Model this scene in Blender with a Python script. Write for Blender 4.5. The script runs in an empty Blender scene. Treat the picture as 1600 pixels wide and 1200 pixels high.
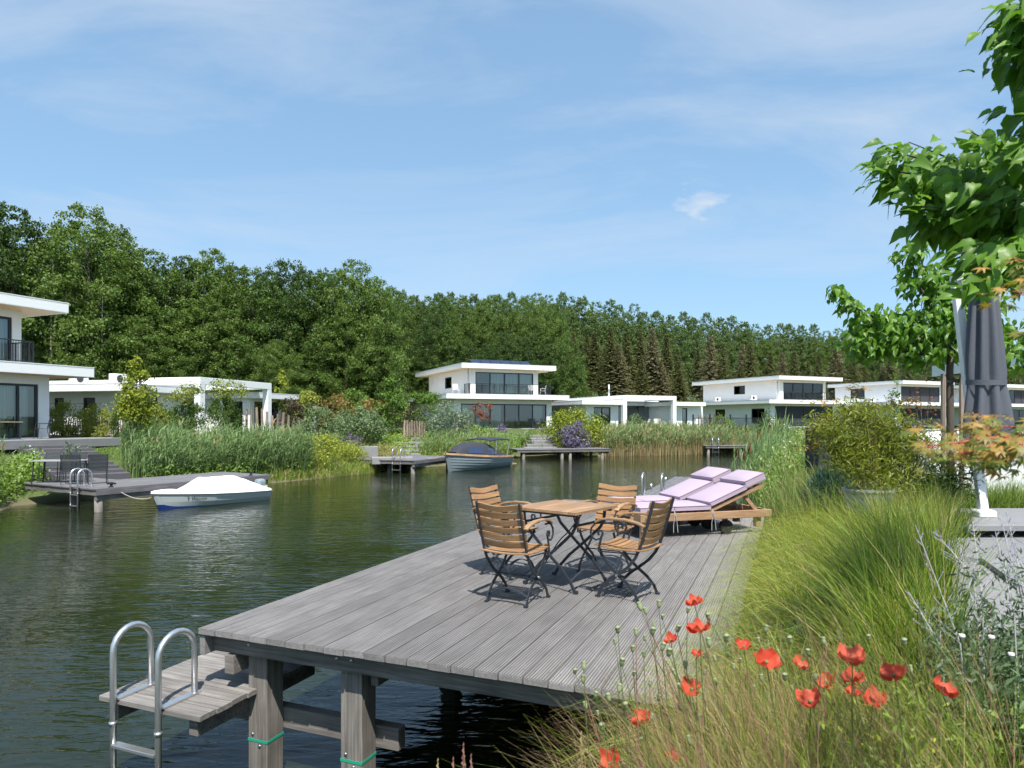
import bpy, bmesh, math, random
import numpy as np
from mathutils import Vector, Matrix

scene = bpy.context.scene
COL = scene.collection
random.seed(7)
RNG = np.random.default_rng(11)
rad = math.radians

# ------------------------------------------------------------------ camera
CAM_Z = 2.7            # eye above the water (water is z = 0)
FOC = 1067.0           # focal length in pixels of a 1600 px wide picture
HOR = 657.0            # row of the horizon
cam = bpy.data.cameras.new('camera')
cam_ob = bpy.data.objects.new('camera', cam)
COL.objects.link(cam_ob)
cam_ob.location = (0, 0, CAM_Z)
cam_ob.rotation_euler = (rad(90), 0, 0)
cam.sensor_width = 36.0
cam.lens = 36.0 * FOC / 1600.0
cam.shift_y = (HOR - 600.0) / 1600.0
cam.clip_start = 0.05
cam.clip_end = 3000
cam.dof.use_dof = True
cam.dof.focus_distance = 8.0
cam.dof.aperture_fstop = 5.6
scene.camera = cam_ob

# ------------------------------------------------------------------ light
SUN_EL = rad(60)
LIGHT_DIR = Vector((-0.20 * math.cos(SUN_EL), 0.98 * math.cos(SUN_EL), -math.sin(SUN_EL)))   # the way light travels
sun = bpy.data.lights.new('sun', 'SUN')
sun.energy = 5.0
sun.angle = rad(0.53)
sun.color = (1.0, 0.955, 0.89)
sun_ob = bpy.data.objects.new('sun', sun)
COL.objects.link(sun_ob)
sun_ob.rotation_euler = LIGHT_DIR.to_track_quat('-Z', 'Y').to_euler()
sun_ob.location = (0, -20, 40)

world = bpy.data.worlds.new('World')
scene.world = world
world.use_nodes = True
wn, wl = world.node_tree.nodes, world.node_tree.links
wn.clear()
def wnode(t, **kw):
    n = wn.new(t)
    for k, v in kw.items():
        setattr(n, k, v)
    return n
w_out = wnode('ShaderNodeOutputWorld')
w_bg = wnode('ShaderNodeBackground')
w_sky = wnode('ShaderNodeTexSky', sky_type='NISHITA', sun_disc=False)
w_sky.sun_elevation = SUN_EL
w_sky.sun_rotation = math.atan2(-LIGHT_DIR.x, -LIGHT_DIR.y)
w_sky.altitude = 0
w_sky.air_density = 1.0
w_sky.dust_density = 0.6
w_sky.ozone_density = 2.0
w_bg.inputs['Strength'].default_value = 0.1
w_tc = wnode('ShaderNodeTexCoord')
# thin cirrus: stretched noise over the sky direction
w_map = wnode('ShaderNodeMapping')
w_map.inputs['Rotation'].default_value = (rad(12), rad(-38), rad(20))
w_map.inputs['Scale'].default_value = (0.8, 2.2, 3.6)
w_n1 = wnode('ShaderNodeTexNoise')
w_n1.inputs['Scale'].default_value = 1.5
w_n1.inputs['Detail'].default_value = 9
w_n1.inputs['Roughness'].default_value = 0.62
w_n1.inputs['Distortion'].default_value = 0.7
w_r1 = wnode('ShaderNodeMapRange')
w_r1.inputs['From Min'].default_value = 0.43
w_r1.inputs['From Max'].default_value = 0.78
w_r1.inputs['To Max'].default_value = 0.78
wl.new(w_tc.outputs['Generated'], w_map.inputs['Vector'])
wl.new(w_map.outputs['Vector'], w_n1.inputs['Vector'])
wl.new(w_n1.outputs['Fac'], w_r1.inputs['Value'])
# one small puff of cumulus
w_dot = wnode('ShaderNodeVectorMath', operation='DISTANCE')
cd = Vector(((1092 - 800) / FOC, 1.0, (HOR - 312) / FOC)).normalized()
w_dot.inputs[1].default_value = cd
w_map2 = wnode('ShaderNodeMapping')
w_map2.inputs['Scale'].default_value = (1, 1, 2.2)
wl.new(w_tc.outputs['Generated'], w_map2.inputs['Vector'])
w_n2 = wnode('ShaderNodeTexNoise')
w_n2.inputs['Scale'].default_value = 26
w_n2.inputs['Detail'].default_value = 6
wl.new(w_map2.outputs['Vector'], w_n2.inputs['Vector'])
wl.new(w_tc.outputs['Generated'], w_dot.inputs[0])
w_sub = wnode('ShaderNodeMath', operation='MULTIPLY_ADD')
w_sub.inputs[1].default_value = 0.11
wl.new(w_n2.outputs['Fac'], w_sub.inputs[0])
w_neg = wnode('ShaderNodeMath', operation='MULTIPLY')
w_neg.inputs[1].default_value = -1.0
wl.new(w_dot.outputs['Value'], w_neg.inputs[0])
wl.new(w_neg.outputs[0], w_sub.inputs[2])
w_r2 = wnode('ShaderNodeMapRange')
w_r2.inputs['From Min'].default_value = 0.026
w_r2.inputs['From Max'].default_value = 0.055
w_r2.inputs['To Max'].default_value = 0.8
wl.new(w_sub.outputs[0], w_r2.inputs['Value'])
w_mx = wnode('ShaderNodeMath', operation='MAXIMUM')
wl.new(w_r1.outputs[0], w_mx.inputs[0])
wl.new(w_r2.outputs[0], w_mx.inputs[1])
w_mix = wnode('ShaderNodeMixRGB')
w_mix.inputs['Color2'].default_value = (4.6, 5.2, 6.0, 1)
wl.new(w_mx.outputs[0], w_mix.inputs['Fac'])
w_gam = wnode('ShaderNodeGamma')
w_gam.inputs['Gamma'].default_value = 0.48
w_tint = wnode('ShaderNodeVectorMath', operation='MULTIPLY')
w_tint.inputs[1].default_value = (1.74, 2.37, 2.86)
wl.new(w_sky.outputs['Color'], w_gam.inputs['Color'])
wl.new(w_gam.outputs['Color'], w_tint.inputs[0])
wl.new(w_tint.outputs['Vector'], w_mix.inputs['Color1'])
wl.new(w_mix.outputs['Color'], w_bg.inputs['Color'])
wl.new(w_bg.outputs['Background'], w_out.inputs['Surface'])

scene.view_settings.view_transform = 'Standard'
scene.view_settings.look = 'None'
scene.view_settings.gamma = 1.0
scene.view_settings.exposure = 0.6
scene.render.film_transparent = False
scene.cycles.max_bounces = 5
scene.cycles.diffuse_bounces = 2
scene.cycles.glossy_bounces = 3
scene.cycles.adaptive_threshold = 0.03
scene.cycles.transparent_max_bounces = 12
scene.cycles.caustics_reflective = False
scene.cycles.caustics_refractive = False
scene.cycles.use_denoising = True

# ------------------------------------------------------------------ helpers
def gp(px, py, z):
    """point of the plane at height z that the picture shows at px, py"""
    Y = (CAM_Z - z) * FOC / (py - HOR)
    return Vector(((px - 800) / FOC * Y, Y, z))
def dp(px, py, Y):
    return Vector(((px - 800) / FOC * Y, Y, CAM_Z + (HOR - py) * Y / FOC))

def tag(o, label=None, cat=None, group=None, kind=None):
    if label: o['label'] = label
    if cat: o['category'] = cat
    if group: o['group'] = group
    if kind: o['kind'] = kind
    return o
def link(o, parent=None):
    COL.objects.link(o)
    if parent is not None:
        o.parent = parent
    return o
def empty(name, loc=(0, 0, 0), rz=0.0, label=None, cat=None, group=None, parent=None):
    o = bpy.data.objects.new(name, None)
    o.empty_display_size = 0.2
    o.location = loc
    o.rotation_euler = (0, 0, rz)
    link(o, parent)
    return tag(o, label, cat, group)
def copy_tree(o, parent=None):
    c = o.copy()
    COL.objects.link(c)
    c.parent = parent
    for ch in list(o.children):
        copy_tree(ch, c)
    return c

def frame_axes(a, b, up=(0, 0, 1)):
    d = (Vector(b) - Vector(a)).normalized()
    u = Vector(up)
    if abs(d.dot(u)) > 0.98:
        u = Vector((0, 1, 0))
    s = d.cross(u).normalized()
    t = s.cross(d).normalized()
    return d, s, t

class MB:
    """collects faces of one mesh"""
    def __init__(self):
        self.v = []; self.f = []; self.m = []
    def add(self, vs, fs, mi=0):
        o = len(self.v)
        self.v += [tuple(p) for p in vs]
        self.f += [tuple(i + o for i in f) for f in fs]
        self.m += [mi] * len(fs)
    def box(self, x0, x1, y0, y1, z0, z1, mi=0):
        self.add([(x0,y0,z0),(x1,y0,z0),(x1,y1,z0),(x0,y1,z0),(x0,y0,z1),(x1,y0,z1),(x1,y1,z1),(x0,y1,z1)],
                 [(3,2,1,0),(4,5,6,7),(0,1,5,4),(1,2,6,5),(2,3,7,6),(3,0,4,7)], mi)
    def cbox(self, x0, x1, y0, y1, z0, z1, c=0.005, mi=0):
        """box with chamfered edges along its rim"""
        vs = []
        for (x, y) in ((x0+c,y0),(x1-c,y0),(x1,y0+c),(x1,y1-c),(x1-c,y1),(x0+c,y1),(x0,y1-c),(x0,y0+c)):
            vs.append((x, y, z0)); 
        for (x, y) in ((x0+c,y0),(x1-c,y0),(x1,y0+c),(x1,y1-c),(x1-c,y1),(x0+c,y1),(x0,y1-c),(x0,y0+c)):
            vs.append((x, y, z1-c))
        cx, cy = (x0+x1)/2, (y0+y1)/2
        for (x, y) in ((x0+c,y0),(x1-c,y0),(x1,y0+c),(x1,y1-c),(x1-c,y1),(x0+c,y1),(x0,y1-c),(x0,y0+c)):
            vs.append((x + (c if x < cx else -c), y + (c if y < cy else -c), z1))
        fs = [tuple(range(7,-1,-1)), tuple(range(16,24))]
        for i in range(8):
            j = (i+1) % 8
            fs.append((i, j, 8+j, 8+i)); fs.append((8+i, 8+j, 16+j, 16+i))
        self.add(vs, fs, mi)
    def bar(self, a, b, w, h, up=(0,0,1), mi=0):
        """rectangular bar from a to b, w across, h along up"""
        a, b = Vector(a), Vector(b)
        d, s, t = frame_axes(a, b, up)
        s = s * (w/2); t = t * (h/2)
        self.add([a-s-t, a+s-t, a+s+t, a-s+t, b-s-t, b+s-t, b+s+t, b-s+t],
                 [(3,2,1,0),(4,5,6,7),(0,1,5,4),(1,2,6,5),(2,3,7,6),(3,0,4,7)], mi)
    def ribbon(self, pts, w, h, side, mi=0):
        """bar swept along a polyline lying in the plane whose normal is side; w along side, h in the plane"""
        pts = [Vector(p) for p in pts]; side = Vector(side).normalized()
        vs = []
        for i, p in enumerate(pts):
            d = (pts[min(i+1, len(pts)-1)] - pts[max(i-1, 0)]).normalized()
            n = d.cross(side).normalized()
            for (a, b) in ((-1,-1),(1,-1),(1,1),(-1,1)):
                vs.append(p + side*(a*w/2) + n*(b*h/2))
        fs = [(3,2,1,0)]
        for i in range(len(pts)-1):
            o = i*4
            for k in range(4):
                fs.append((o+k, o+(k+1)%4, o+4+(k+1)%4, o+4+k))
        o = (len(pts)-1)*4
        fs.append((o, o+1, o+2, o+3))
        self.add(vs, fs, mi)
    def tube(self, pts, r, n=8, caps=True, mi=0):
        pts = [Vector(p) for p in pts]
        rs = r if isinstance(r, (list, tuple)) else [r]*len(pts)
        vs = []; ref = None
        for i, p in enumerate(pts):
            d = (pts[min(i+1, len(pts)-1)] - pts[max(i-1, 0)]).normalized()
            if ref is None:
                ref = Vector((0,0,1)) if abs(d.z) < 0.9 else Vector((1,0,0))
            s = d.cross(ref).normalized(); t = s.cross(d).normalized(); ref = t
            for k in range(n):
                a = 2*math.pi*k/n
                vs.append(p + (s*math.cos(a) + t*math.sin(a))*rs[i])
        fs = []
        for i in range(len(pts)-1):
            for k in range(n):
                fs.append((i*n+k, i*n+(k+1)%n, (i+1)*n+(k+1)%n, (i+1)*n+k))
        if caps:
            fs.append(tuple(range(n-1,-1,-1)))
            fs.append(tuple((len(pts)-1)*n+k for k in range(n)))
        self.add(vs, fs, mi)
    def lathe(self, prof, n=20, c=(0,0,0), mi=0):
        vs = []
        for (r, z) in prof:
            for k in range(n):
                a = 2*math.pi*k/n
                vs.append((c[0]+r*math.cos(a), c[1]+r*math.sin(a), c[2]+z))
        fs = []
        for i in range(len(prof)-1):
            for k in range(n):
                fs.append((i*n+k, i*n+(k+1)%n, (i+1)*n+(k+1)%n, (i+1)*n+k))
        fs.append(tuple(range(n-1,-1,-1)))
        fs.append(tuple((len(prof)-1)*n+k for k in range(n)))
        self.add(vs, fs, mi)
    def prism(self, poly, z0, z1, mi=0):
        n = len(poly)
        vs = [(x,y,z0) for x,y in poly] + [(x,y,z1) for x,y in poly]
        fs = [tuple(range(n-1,-1,-1)), tuple(range(n,2*n))]
        for i in range(n):
            j = (i+1) % n
            fs.append((i, j, n+j, n+i))
        self.add(vs, fs, mi)
    def mesh(self, name, mats, smooth=False):
        me = bpy.data.meshes.new(name)
        me.from_pydata(self.v, [], self.f)
        for m in (mats if isinstance(mats, (list, tuple)) else [mats]):
            me.materials.append(m)
        me.polygons.foreach_set('material_index', self.m)
        if smooth:
            me.polygons.foreach_set('use_smooth', [True]*len(me.polygons))
        me.update()
        return me
    def build(self, name, mats, parent=None, smooth=False, bevel=0.0):
        o = bpy.data.objects.new(name, self.mesh(name, mats, smooth))
        link(o, parent)
        if bevel:
            b = o.modifiers.new('bevel', 'BEVEL'); b.width = bevel; b.segments = 2; b.limit_method = 'ANGLE'
        return o

def np_mesh(name, V, Q, mats, mi=None):
    """mesh from numpy: V (n,3) vertices, Q (m,k) faces of k corners"""
    V = np.ascontiguousarray(V, dtype=np.float32); Q = np.ascontiguousarray(Q, dtype=np.int32)
    me = bpy.data.meshes.new(name)
    me.vertices.add(len(V)); me.vertices.foreach_set('co', V.ravel())
    me.loops.add(Q.size); me.loops.foreach_set('vertex_index', Q.ravel())
    me.polygons.add(len(Q))
    me.polygons.foreach_set('loop_start', np.arange(0, Q.size, Q.shape[1], dtype=np.int32))
    for m in (mats if isinstance(mats, (list, tuple)) else [mats]):
        me.materials.append(m)
    if mi is not None:
        me.polygons.foreach_set('material_index', np.ascontiguousarray(mi, dtype=np.int32))
    me.update(calc_edges=True)
    return me
def unit(a):
    return a / np.maximum(np.linalg.norm(a, axis=-1, keepdims=True), 1e-9)
def leaves(cent, axis, nrm, length, width):
    """rhombic leaves with a slight fold: (n,4,3)"""
    axis = unit(axis); side = unit(np.cross(axis, nrm)); nn = np.cross(side, axis)
    L = np.reshape(length, (-1,1)); Wd = np.reshape(width, (-1,1))
    b = cent - axis*L*0.5; t = cent + axis*L*0.5 - nn*L*0.12
    m = cent - axis*L*0.08 + nn*L*0.06
    return np.stack([b, m+side*Wd*0.5, t, m-side*Wd*0.5], axis=1)
def quads_to_mesh(name, Vq, mats, mi=None):
    n = Vq.shape[0]
    return np_mesh(name, Vq.reshape(-1,3), np.arange(n*4).reshape(n,4), mats, mi)
def blades(base, lean, height, width, seg=3, curl=1.0, rng=RNG):
    """grass blades: base (n,3), lean (n,2) horizontal reach of the tip, height (n,), width (n,)"""
    n = len(base); k = seg+1
    t = np.linspace(0,1,k)
    P = np.zeros((n,k,3))
    P[:,:,0] = base[:,0:1] + lean[:,0:1]*(t**2)[None,:]
    P[:,:,1] = base[:,1:2] + lean[:,1:2]*(t**2)[None,:]
    reach = np.linalg.norm(lean, axis=1, keepdims=True)
    P[:,:,2] = base[:,2:3] + height[:,None]*t[None,:] - curl*reach*0.45*(t**3)[None,:]
    a = rng.uniform(0, 2*np.pi, n)
    s = np.stack([np.cos(a), np.sin(a), np.zeros(n)], axis=1)[:,None,:]
    w = (width[:,None]*np.array([0.8,1.0,0.8,0.55,0.3,0.2])[:k][None,:] if k <= 6 else width[:,None]*np.ones(k)[None,:])
    w[:,-1] = width*0.08
    A = P - s*w[:,:,None]*0.5; B = P + s*w[:,:,None]*0.5
    V = np.stack([A,B], axis=2).reshape(n, k*2, 3)
    idx = []
    for i in range(seg):
        idx.append([2*i, 2*i+1, 2*i+3, 2*i+2])
    idx = np.array(idx)
    Q = (np.arange(n)*k*2)[:,None,None] + idx[None,:,:]
    return V.reshape(-1,3), Q.reshape(-1,4)
def join_np(parts):
    V = []; Q = []; M = []; o = 0
    for (v, q, m) in parts:
        V.append(v); Q.append(q+o); M.append(np.full(len(q), m)); o += len(v)
    return np.concatenate(V), np.concatenate(Q), np.concatenate(M)

# ------------------------------------------------------------------ materials
def new_mat(name):
    m = bpy.data.materials.new(name)
    m.use_nodes = True
    n = m.node_tree.nodes; l = m.node_tree.links
    b = n['Principled BSDF']
    return m, n, l, b
def lin(c):
    """picture colour 0-255 -> linear"""
    return tuple(((x/255.0)/12.92 if x <= 10 else (((x/255.0)+0.055)/1.055)**2.4) for x in c)
def plain(name, col, rough=0.5, metal=0.0, var=0.15, scale=6.0, bump=0.0, bscale=40.0, spec=0.5, stretch=(1,1,1), objvar=0.0):
    m, n, l, b = new_mat(name)
    tc = n.new('ShaderNodeTexCoord'); mp = n.new('ShaderNodeMapping'); mp.inputs['Scale'].default_value = stretch
    l.new(tc.outputs['Object'], mp.inputs['Vector'])
    nz = n.new('ShaderNodeTexNoise'); nz.inputs['Scale'].default_value = scale; nz.inputs['Detail'].default_value = 6; nz.inputs['Roughness'].default_value = 0.6
    l.new(mp.outputs['Vector'], nz.inputs['Vector'])
    mr = n.new('ShaderNodeMapRange'); mr.inputs['To Min'].default_value = 1-var; mr.inputs['To Max'].default_value = 1+var
    l.new(nz.outputs['Fac'], mr.inputs['Value'])
    src = mr.outputs[0]
    if objvar:
        oi = n.new('ShaderNodeObjectInfo')
        m2 = n.new('ShaderNodeMapRange'); m2.inputs['To Min'].default_value = 1-objvar; m2.inputs['To Max'].default_value = 1+objvar
        l.new(oi.outputs['Random'], m2.inputs['Value'])
        mu = n.new('ShaderNodeMath'); mu.operation = 'MULTIPLY'
        l.new(src, mu.inputs[0]); l.new(m2.outputs[0], mu.inputs[1]); src = mu.outputs[0]
    vm = n.new('ShaderNodeVectorMath'); vm.operation = 'SCALE'
    vm.inputs[0].default_value = col[:3]
    l.new(src, vm.inputs['Scale'])
    l.new(vm.outputs['Vector'], b.inputs['Base Color'])
    b.inputs['Roughness'].default_value = rough
    b.inputs['Metallic'].default_value = metal
    b.inputs['Specular IOR Level'].default_value = spec
    if bump:
        nb = n.new('ShaderNodeTexNoise'); nb.inputs['Scale'].default_value = bscale; nb.inputs['Detail'].default_value = 5
        l.new(mp.outputs['Vector'], nb.inputs['Vector'])
        bp = n.new('ShaderNodeBump'); bp.inputs['Strength'].default_value = bump; bp.inputs['Distance'].default_value = 0.02
        l.new(nb.outputs['Fac'], bp.inputs['Height']); l.new(bp.outputs['Normal'], b.inputs['Normal'])
    return m
def wood(name, c1, c2, grain=(3.0, 40.0, 40.0), rough=0.75, objvar=0.18, bump=0.25, blotch=0.25, axis_len='x'):
    """weathered or oiled timber: grain stretched along one axis, blotches, per-piece tone"""
    m, n, l, b = new_mat(name)
    tc = n.new('ShaderNodeTexCoord'); mp = n.new('ShaderNodeMapping'); mp.inputs['Scale'].default_value = grain
    oi = n.new('ShaderNodeObjectInfo')
    ad = n.new('ShaderNodeVectorMath'); ad.operation = 'ADD'
    sc = n.new('ShaderNodeVectorMath'); sc.operation = 'SCALE'; sc.inputs[0].default_value = (37, 13, 29)
    l.new(oi.outputs['Random'], sc.inputs['Scale'])
    l.new(tc.outputs['Object'], ad.inputs[0]); l.new(sc.outputs['Vector'], ad.inputs[1])
    l.new(ad.outputs['Vector'], mp.inputs['Vector'])
    nz = n.new('ShaderNodeTexNoise'); nz.inputs['Scale'].default_value = 1.0; nz.inputs['Detail'].default_value = 8; nz.inputs['Roughness'].default_value = 0.65; nz.inputs['Distortion'].default_value = 0.4
    l.new(mp.outputs['Vector'], nz.inputs['Vector'])
    cr = n.new('ShaderNodeValToRGB'); cr.color_ramp.elements[0].position = 0.32; cr.color_ramp.elements[1].position = 0.68
    cr.color_ramp.elements[0].color = (*c1, 1); cr.color_ramp.elements[1].color = (*c2, 1)
    l.new(nz.outputs['Fac'], cr.inputs['Fac'])
    n2 = n.new('ShaderNodeTexNoise'); n2.inputs['Scale'].default_value = 2.3; n2.inputs['Detail'].default_value = 4
    l.new(ad.outputs['Vector'], n2.inputs['Vector'])
    mr = n.new('ShaderNodeMapRange'); mr.inputs['From Min'].default_value = 0.3; mr.inputs['From Max'].default_value = 0.7
    mr.inputs['To Min'].default_value = 1-blotch; mr.inputs['To Max'].default_value = 1+blotch
    l.new(n2.outputs['Fac'], mr.inputs['Value'])
    m2 = n.new('ShaderNodeMapRange'); m2.inputs['To Min'].default_value = 1-objvar; m2.inputs['To Max'].default_value = 1+objvar
    l.new(oi.outputs['Random'], m2.inputs['Value'])
    mu = n.new('ShaderNodeMath'); mu.operation = 'MULTIPLY'
    l.new(mr.outputs[0], mu.inputs[0]); l.new(m2.outputs[0], mu.inputs[1])
    vm = n.new('ShaderNodeVectorMath'); vm.operation = 'SCALE'
    l.new(cr.outputs['Color'], vm.inputs[0]); l.new(mu.outputs[0], vm.inputs['Scale'])
    l.new(vm.outputs['Vector'], b.inputs['Base Color'])
    b.inputs['Roughness'].default_value = rough
    b.inputs['Specular IOR Level'].default_value = 0.3
    bp = n.new('ShaderNodeBump'); bp.inputs['Strength'].default_value = bump; bp.inputs['Distance'].default_value = 0.004
    l.new(nz.outputs['Fac'], bp.inputs['Height']); l.new(bp.outputs['Normal'], b.inputs['Normal'])
    return m
def leafmat(name, c_dark, c_light, trans=0.3, rough=0.5, spec=0.35, obj=False, hue2=None, hue2_amt=0.12):
    """foliage: tone differs from leaf to leaf (random per mesh island), light passes through a little"""
    m, n, l, b = new_mat(name)
    ge = n.new('ShaderNodeNewGeometry')
    src = ge.outputs['Random Per Island']
    if obj:
        oi = n.new('ShaderNodeObjectInfo'); src = oi.outputs['Random']
    cr = n.new('ShaderNodeValToRGB')
    cr.color_ramp.elements[0].color = (*c_dark, 1); cr.color_ramp.elements[1].color = (*c_light, 1)
    if hue2:
        e = cr.color_ramp.elements.new(1-hue2_amt); e.color = (*c_light, 1)
        cr.color_ramp.elements[-1].color = (*hue2, 1)
    l.new(src, cr.inputs['Fac'])
    l.new(cr.outputs['Color'], b.inputs['Base Color'])
    b.inputs['Roughness'].default_value = rough
    b.inputs['Specular IOR Level'].default_value = spec
    tr = n.new('ShaderNodeBsdfTranslucent')
    hs = n.new('ShaderNodeHueSaturation'); hs.inputs['Value'].default_value = 1.25; hs.inputs['Saturation'].default_value = 1.1
    l.new(cr.outputs['Color'], hs.inputs['Color']); l.new(hs.outputs['Color'], tr.inputs['Color'])
    mx = n.new('ShaderNodeMixShader'); mx.inputs['Fac'].default_value = trans
    out = n['Material Output']
    l.new(b.outputs['BSDF'], mx.inputs[1]); l.new(tr.outputs['BSDF'], mx.inputs[2]); l.new(mx.outputs['Shader'], out.inputs['Surface'])
    return m
def glassmat(name, tint=(0.85,0.9,0.88), gloss=0.05):
    m, n, l, b = new_mat(name)
    n.remove(b)
    tp = n.new('ShaderNodeBsdfTransparent'); tp.inputs['Color'].default_value = (*tint, 1)
    gl = n.new('ShaderNodeBsdfGlossy'); gl.inputs['Roughness'].default_value = 0.01; gl.inputs['Color'].default_value = (0.9,0.95,1,1)
    fr = n.new('ShaderNodeFresnel'); fr.inputs['IOR'].default_value = 1.5
    ad = n.new('ShaderNodeMath'); ad.operation = 'ADD'; ad.inputs[1].default_value = gloss
    l.new(fr.outputs['Fac'], ad.inputs[0])
    mx = n.new('ShaderNodeMixShader')
    l.new(ad.outputs[0], mx.inputs['Fac']); l.new(tp.outputs['BSDF'], mx.inputs[1]); l.new(gl.outputs['BSDF'], mx.inputs[2])
    l.new(mx.outputs['Shader'], n['Material Output'].inputs['Surface'])
    return m

M = {}
M['deck'] = wood('deck_wood', (0.165,0.156,0.152), (0.268,0.255,0.248), grain=(55,2.2,55), objvar=0.11, blotch=0.13)
M['deck2'] = wood('deck_wood_cross', (0.125,0.115,0.105), (0.29,0.27,0.25), grain=(1.6,55,55), objvar=0.16, blotch=0.22)
M['beam'] = wood('beam_wood', (0.09,0.08,0.072), (0.22,0.20,0.18), grain=(2.0,45,45), objvar=0.12, blotch=0.3)
M['post'] = wood('post_wood', (0.11,0.098,0.085), (0.25,0.23,0.205), grain=(45,45,1.6), objvar=0.12, blotch=0.3)
M['fdeck'] = wood('far_deck_wood', (0.11,0.105,0.112), (0.20,0.193,0.20), grain=(30,1.0,30), objvar=0.12, blotch=0.15)
M['teak'] = wood('teak', (0.225,0.118,0.052), (0.38,0.222,0.108), grain=(3,50,50), rough=0.55, objvar=0.16, blotch=0.15)
M['teak_y'] = wood('teak_cross', (0.23,0.13,0.068), (0.37,0.235,0.13), grain=(50,3,50), rough=0.6, objvar=0.14, blotch=0.2)
M['lounger_wood'] = wood('lounger_timber', (0.27,0.155,0.085), (0.41,0.265,0.16), grain=(3,45,45), rough=0.6, objvar=0.1, blotch=0.15)
M['paling'] = wood('paling_wood', (0.16,0.12,0.095), (0.34,0.27,0.215), grain=(35,35,1.5), objvar=0.25, blotch=0.25)
M['steel'] = plain('dark_steel', (0.028,0.033,0.042), rough=0.38, var=0.2, spec=0.5)
M['galv'] = plain('galvanised_tube', (0.62,0.63,0.64), rough=0.34, metal=0.85, var=0.12, scale=14, bump=0.05)
M['bolt'] = plain('bolt_metal', (0.45,0.47,0.48), rough=0.35, metal=0.9)
M['white'] = plain('white_render', (0.80,0.80,0.785), rough=0.8, var=0.07, scale=0.9, bump=0.05, bscale=60)
M['fascia'] = plain('white_fascia', (0.86,0.86,0.85), rough=0.45, var=0.03, scale=0.8)
M['soffit'] = plain('timber_soffit', (0.55,0.38,0.2), rough=0.6, var=0.15, stretch=(1,12,1), scale=2)
M['frame'] = plain('anthracite_frame', (0.018,0.02,0.023), rough=0.4, var=0.1)
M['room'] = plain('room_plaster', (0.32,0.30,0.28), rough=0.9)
M['curtain'] = plain('curtain_cloth', (0.72,0.72,0.69), rough=0.9, var=0.05)
M['screen'] = plain('dark_sun_screen', (0.035,0.037,0.044), rough=0.8, var=0.08, scale=3)
M['glass'] = glassmat('window_glass')
M['solar'] = plain('solar_panel', (0.02,0.03,0.06), rough=0.15)
M['tile'] = plain('grey_paving', (0.22,0.22,0.225), rough=0.7, var=0.12, scale=2.5, bump=0.1, objvar=0.08)
M['stone'] = plain('grey_stone', (0.25,0.245,0.25), rough=0.8, var=0.18, scale=3, bump=0.15, objvar=0.1)
M['lilac'] = plain('lilac_cushion', (0.40,0.32,0.395), rough=0.85, var=0.05, scale=3, bump=0.12, bscale=300)
M['lilac_d'] = plain('lilac_piping', (0.30,0.22,0.30), rough=0.85)
M['rubber'] = plain('black_rubber', (0.012,0.012,0.013), rough=0.7)
M['rope'] = plain('grey_rope', (0.42,0.40,0.38), rough=0.9)
M['mesh_chair'] = plain('charcoal_metal', (0.03,0.034,0.04), rough=0.65)
M['dark_stone'] = plain('dark_step_stone', (0.085,0.082,0.092), rough=0.8, var=0.2, scale=3, bump=0.1, objvar=0.1)
def see_through(name, col, a):
    m, n, l, b = new_mat(name); b.inputs['Base Color'].default_value = (*col, 1); b.inputs['Roughness'].default_value = 0.7
    t = n.new('ShaderNodeBsdfTransparent'); x = n.new('ShaderNodeMixShader'); x.inputs['Fac'].default_value = a
    l.new(b.outputs['BSDF'], x.inputs[2]); l.new(t.outputs['BSDF'], x.inputs[1]); l.new(x.outputs['Shader'], n['Material Output'].inputs['Surface']); return m
M['mesh_cloth'] = see_through('open_weave_textile', (0.05,0.06,0.065), 0.62)
M['white_plastic'] = plain('white_plastic', (0.75,0.74,0.72), rough=0.4)
M['green_tape'] = plain('green_tape', (0.02,0.32,0.20), rough=0.4)
# ------------------------------------------------------------------ terrain and water
SHORE = np.array([(-60,-30),(-34,-5),(-20,11),(-16.2,16.5),(-14.8,19.3),(-15.6,21.6),(-13.9,24.0),(-11.6,28.0),(-10.2,29.6),(-8.8,32.0),(-7.2,34.8),
                  (-6.6,37.0),(-4.4,40.3),(-1.5,43.2),(0.2,47.5),(0.6,49.8),(7.4,51.3),(11.0,52.4),(15.0,54.2),(21.0,56.5),(30,62),(34,60),(22.5,48.0),
                  (14.6,37.0),(10.4,29.0),(7.4,22.5),(5.6,18.0),(4.1,13.0),(2.5,8.6),(1.6,6.2),(0.80,4.4),(0.20,3.3),(-0.40,2.3),(-1.5,1.2),(-3.8,-1.0),(-8,-12),(-20,-60)], dtype=float)
NEAR_FROM = 20      # shore segments from here on belong to the near (right-hand) bank
def shore_dist(x, y):
    """signed distance to the shoreline (positive on land) and whether the nearest shore is the near bank"""
    x = np.asarray(x, float); y = np.asarray(y, float)
    best = np.full(x.shape, 1e9); near = np.zeros(x.shape, bool); inside = np.zeros(x.shape, bool)
    n = len(SHORE)
    for i in range(n):
        a = SHORE[i]; b = SHORE[(i+1) % n]
        dx, dy = b - a
        t = np.clip(((x-a[0])*dx + (y-a[1])*dy) / (dx*dx+dy*dy), 0, 1)
        d = np.hypot(x-a[0]-t*dx, y-a[1]-t*dy)
        u = d < best
        best = np.where(u, d, best); near = np.where(u, i >= NEAR_FROM, near)
        c = ((a[1] > y) != (b[1] > y)) & (x < (b[0]-a[0])*(y-a[1])/((b[1]-a[1]) if b[1] != a[1] else 1e-9)+a[0])
        inside ^= c
    return np.where(inside, -best, best), near
DECK_O = np.array((-2.34, 5.10)); DECK_Z = 1.15
DF = np.array((0.927, -0.375)); DP = np.array((0.375, 0.927))
DECK_RZ = math.atan2(-0.375, 0.927)
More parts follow.
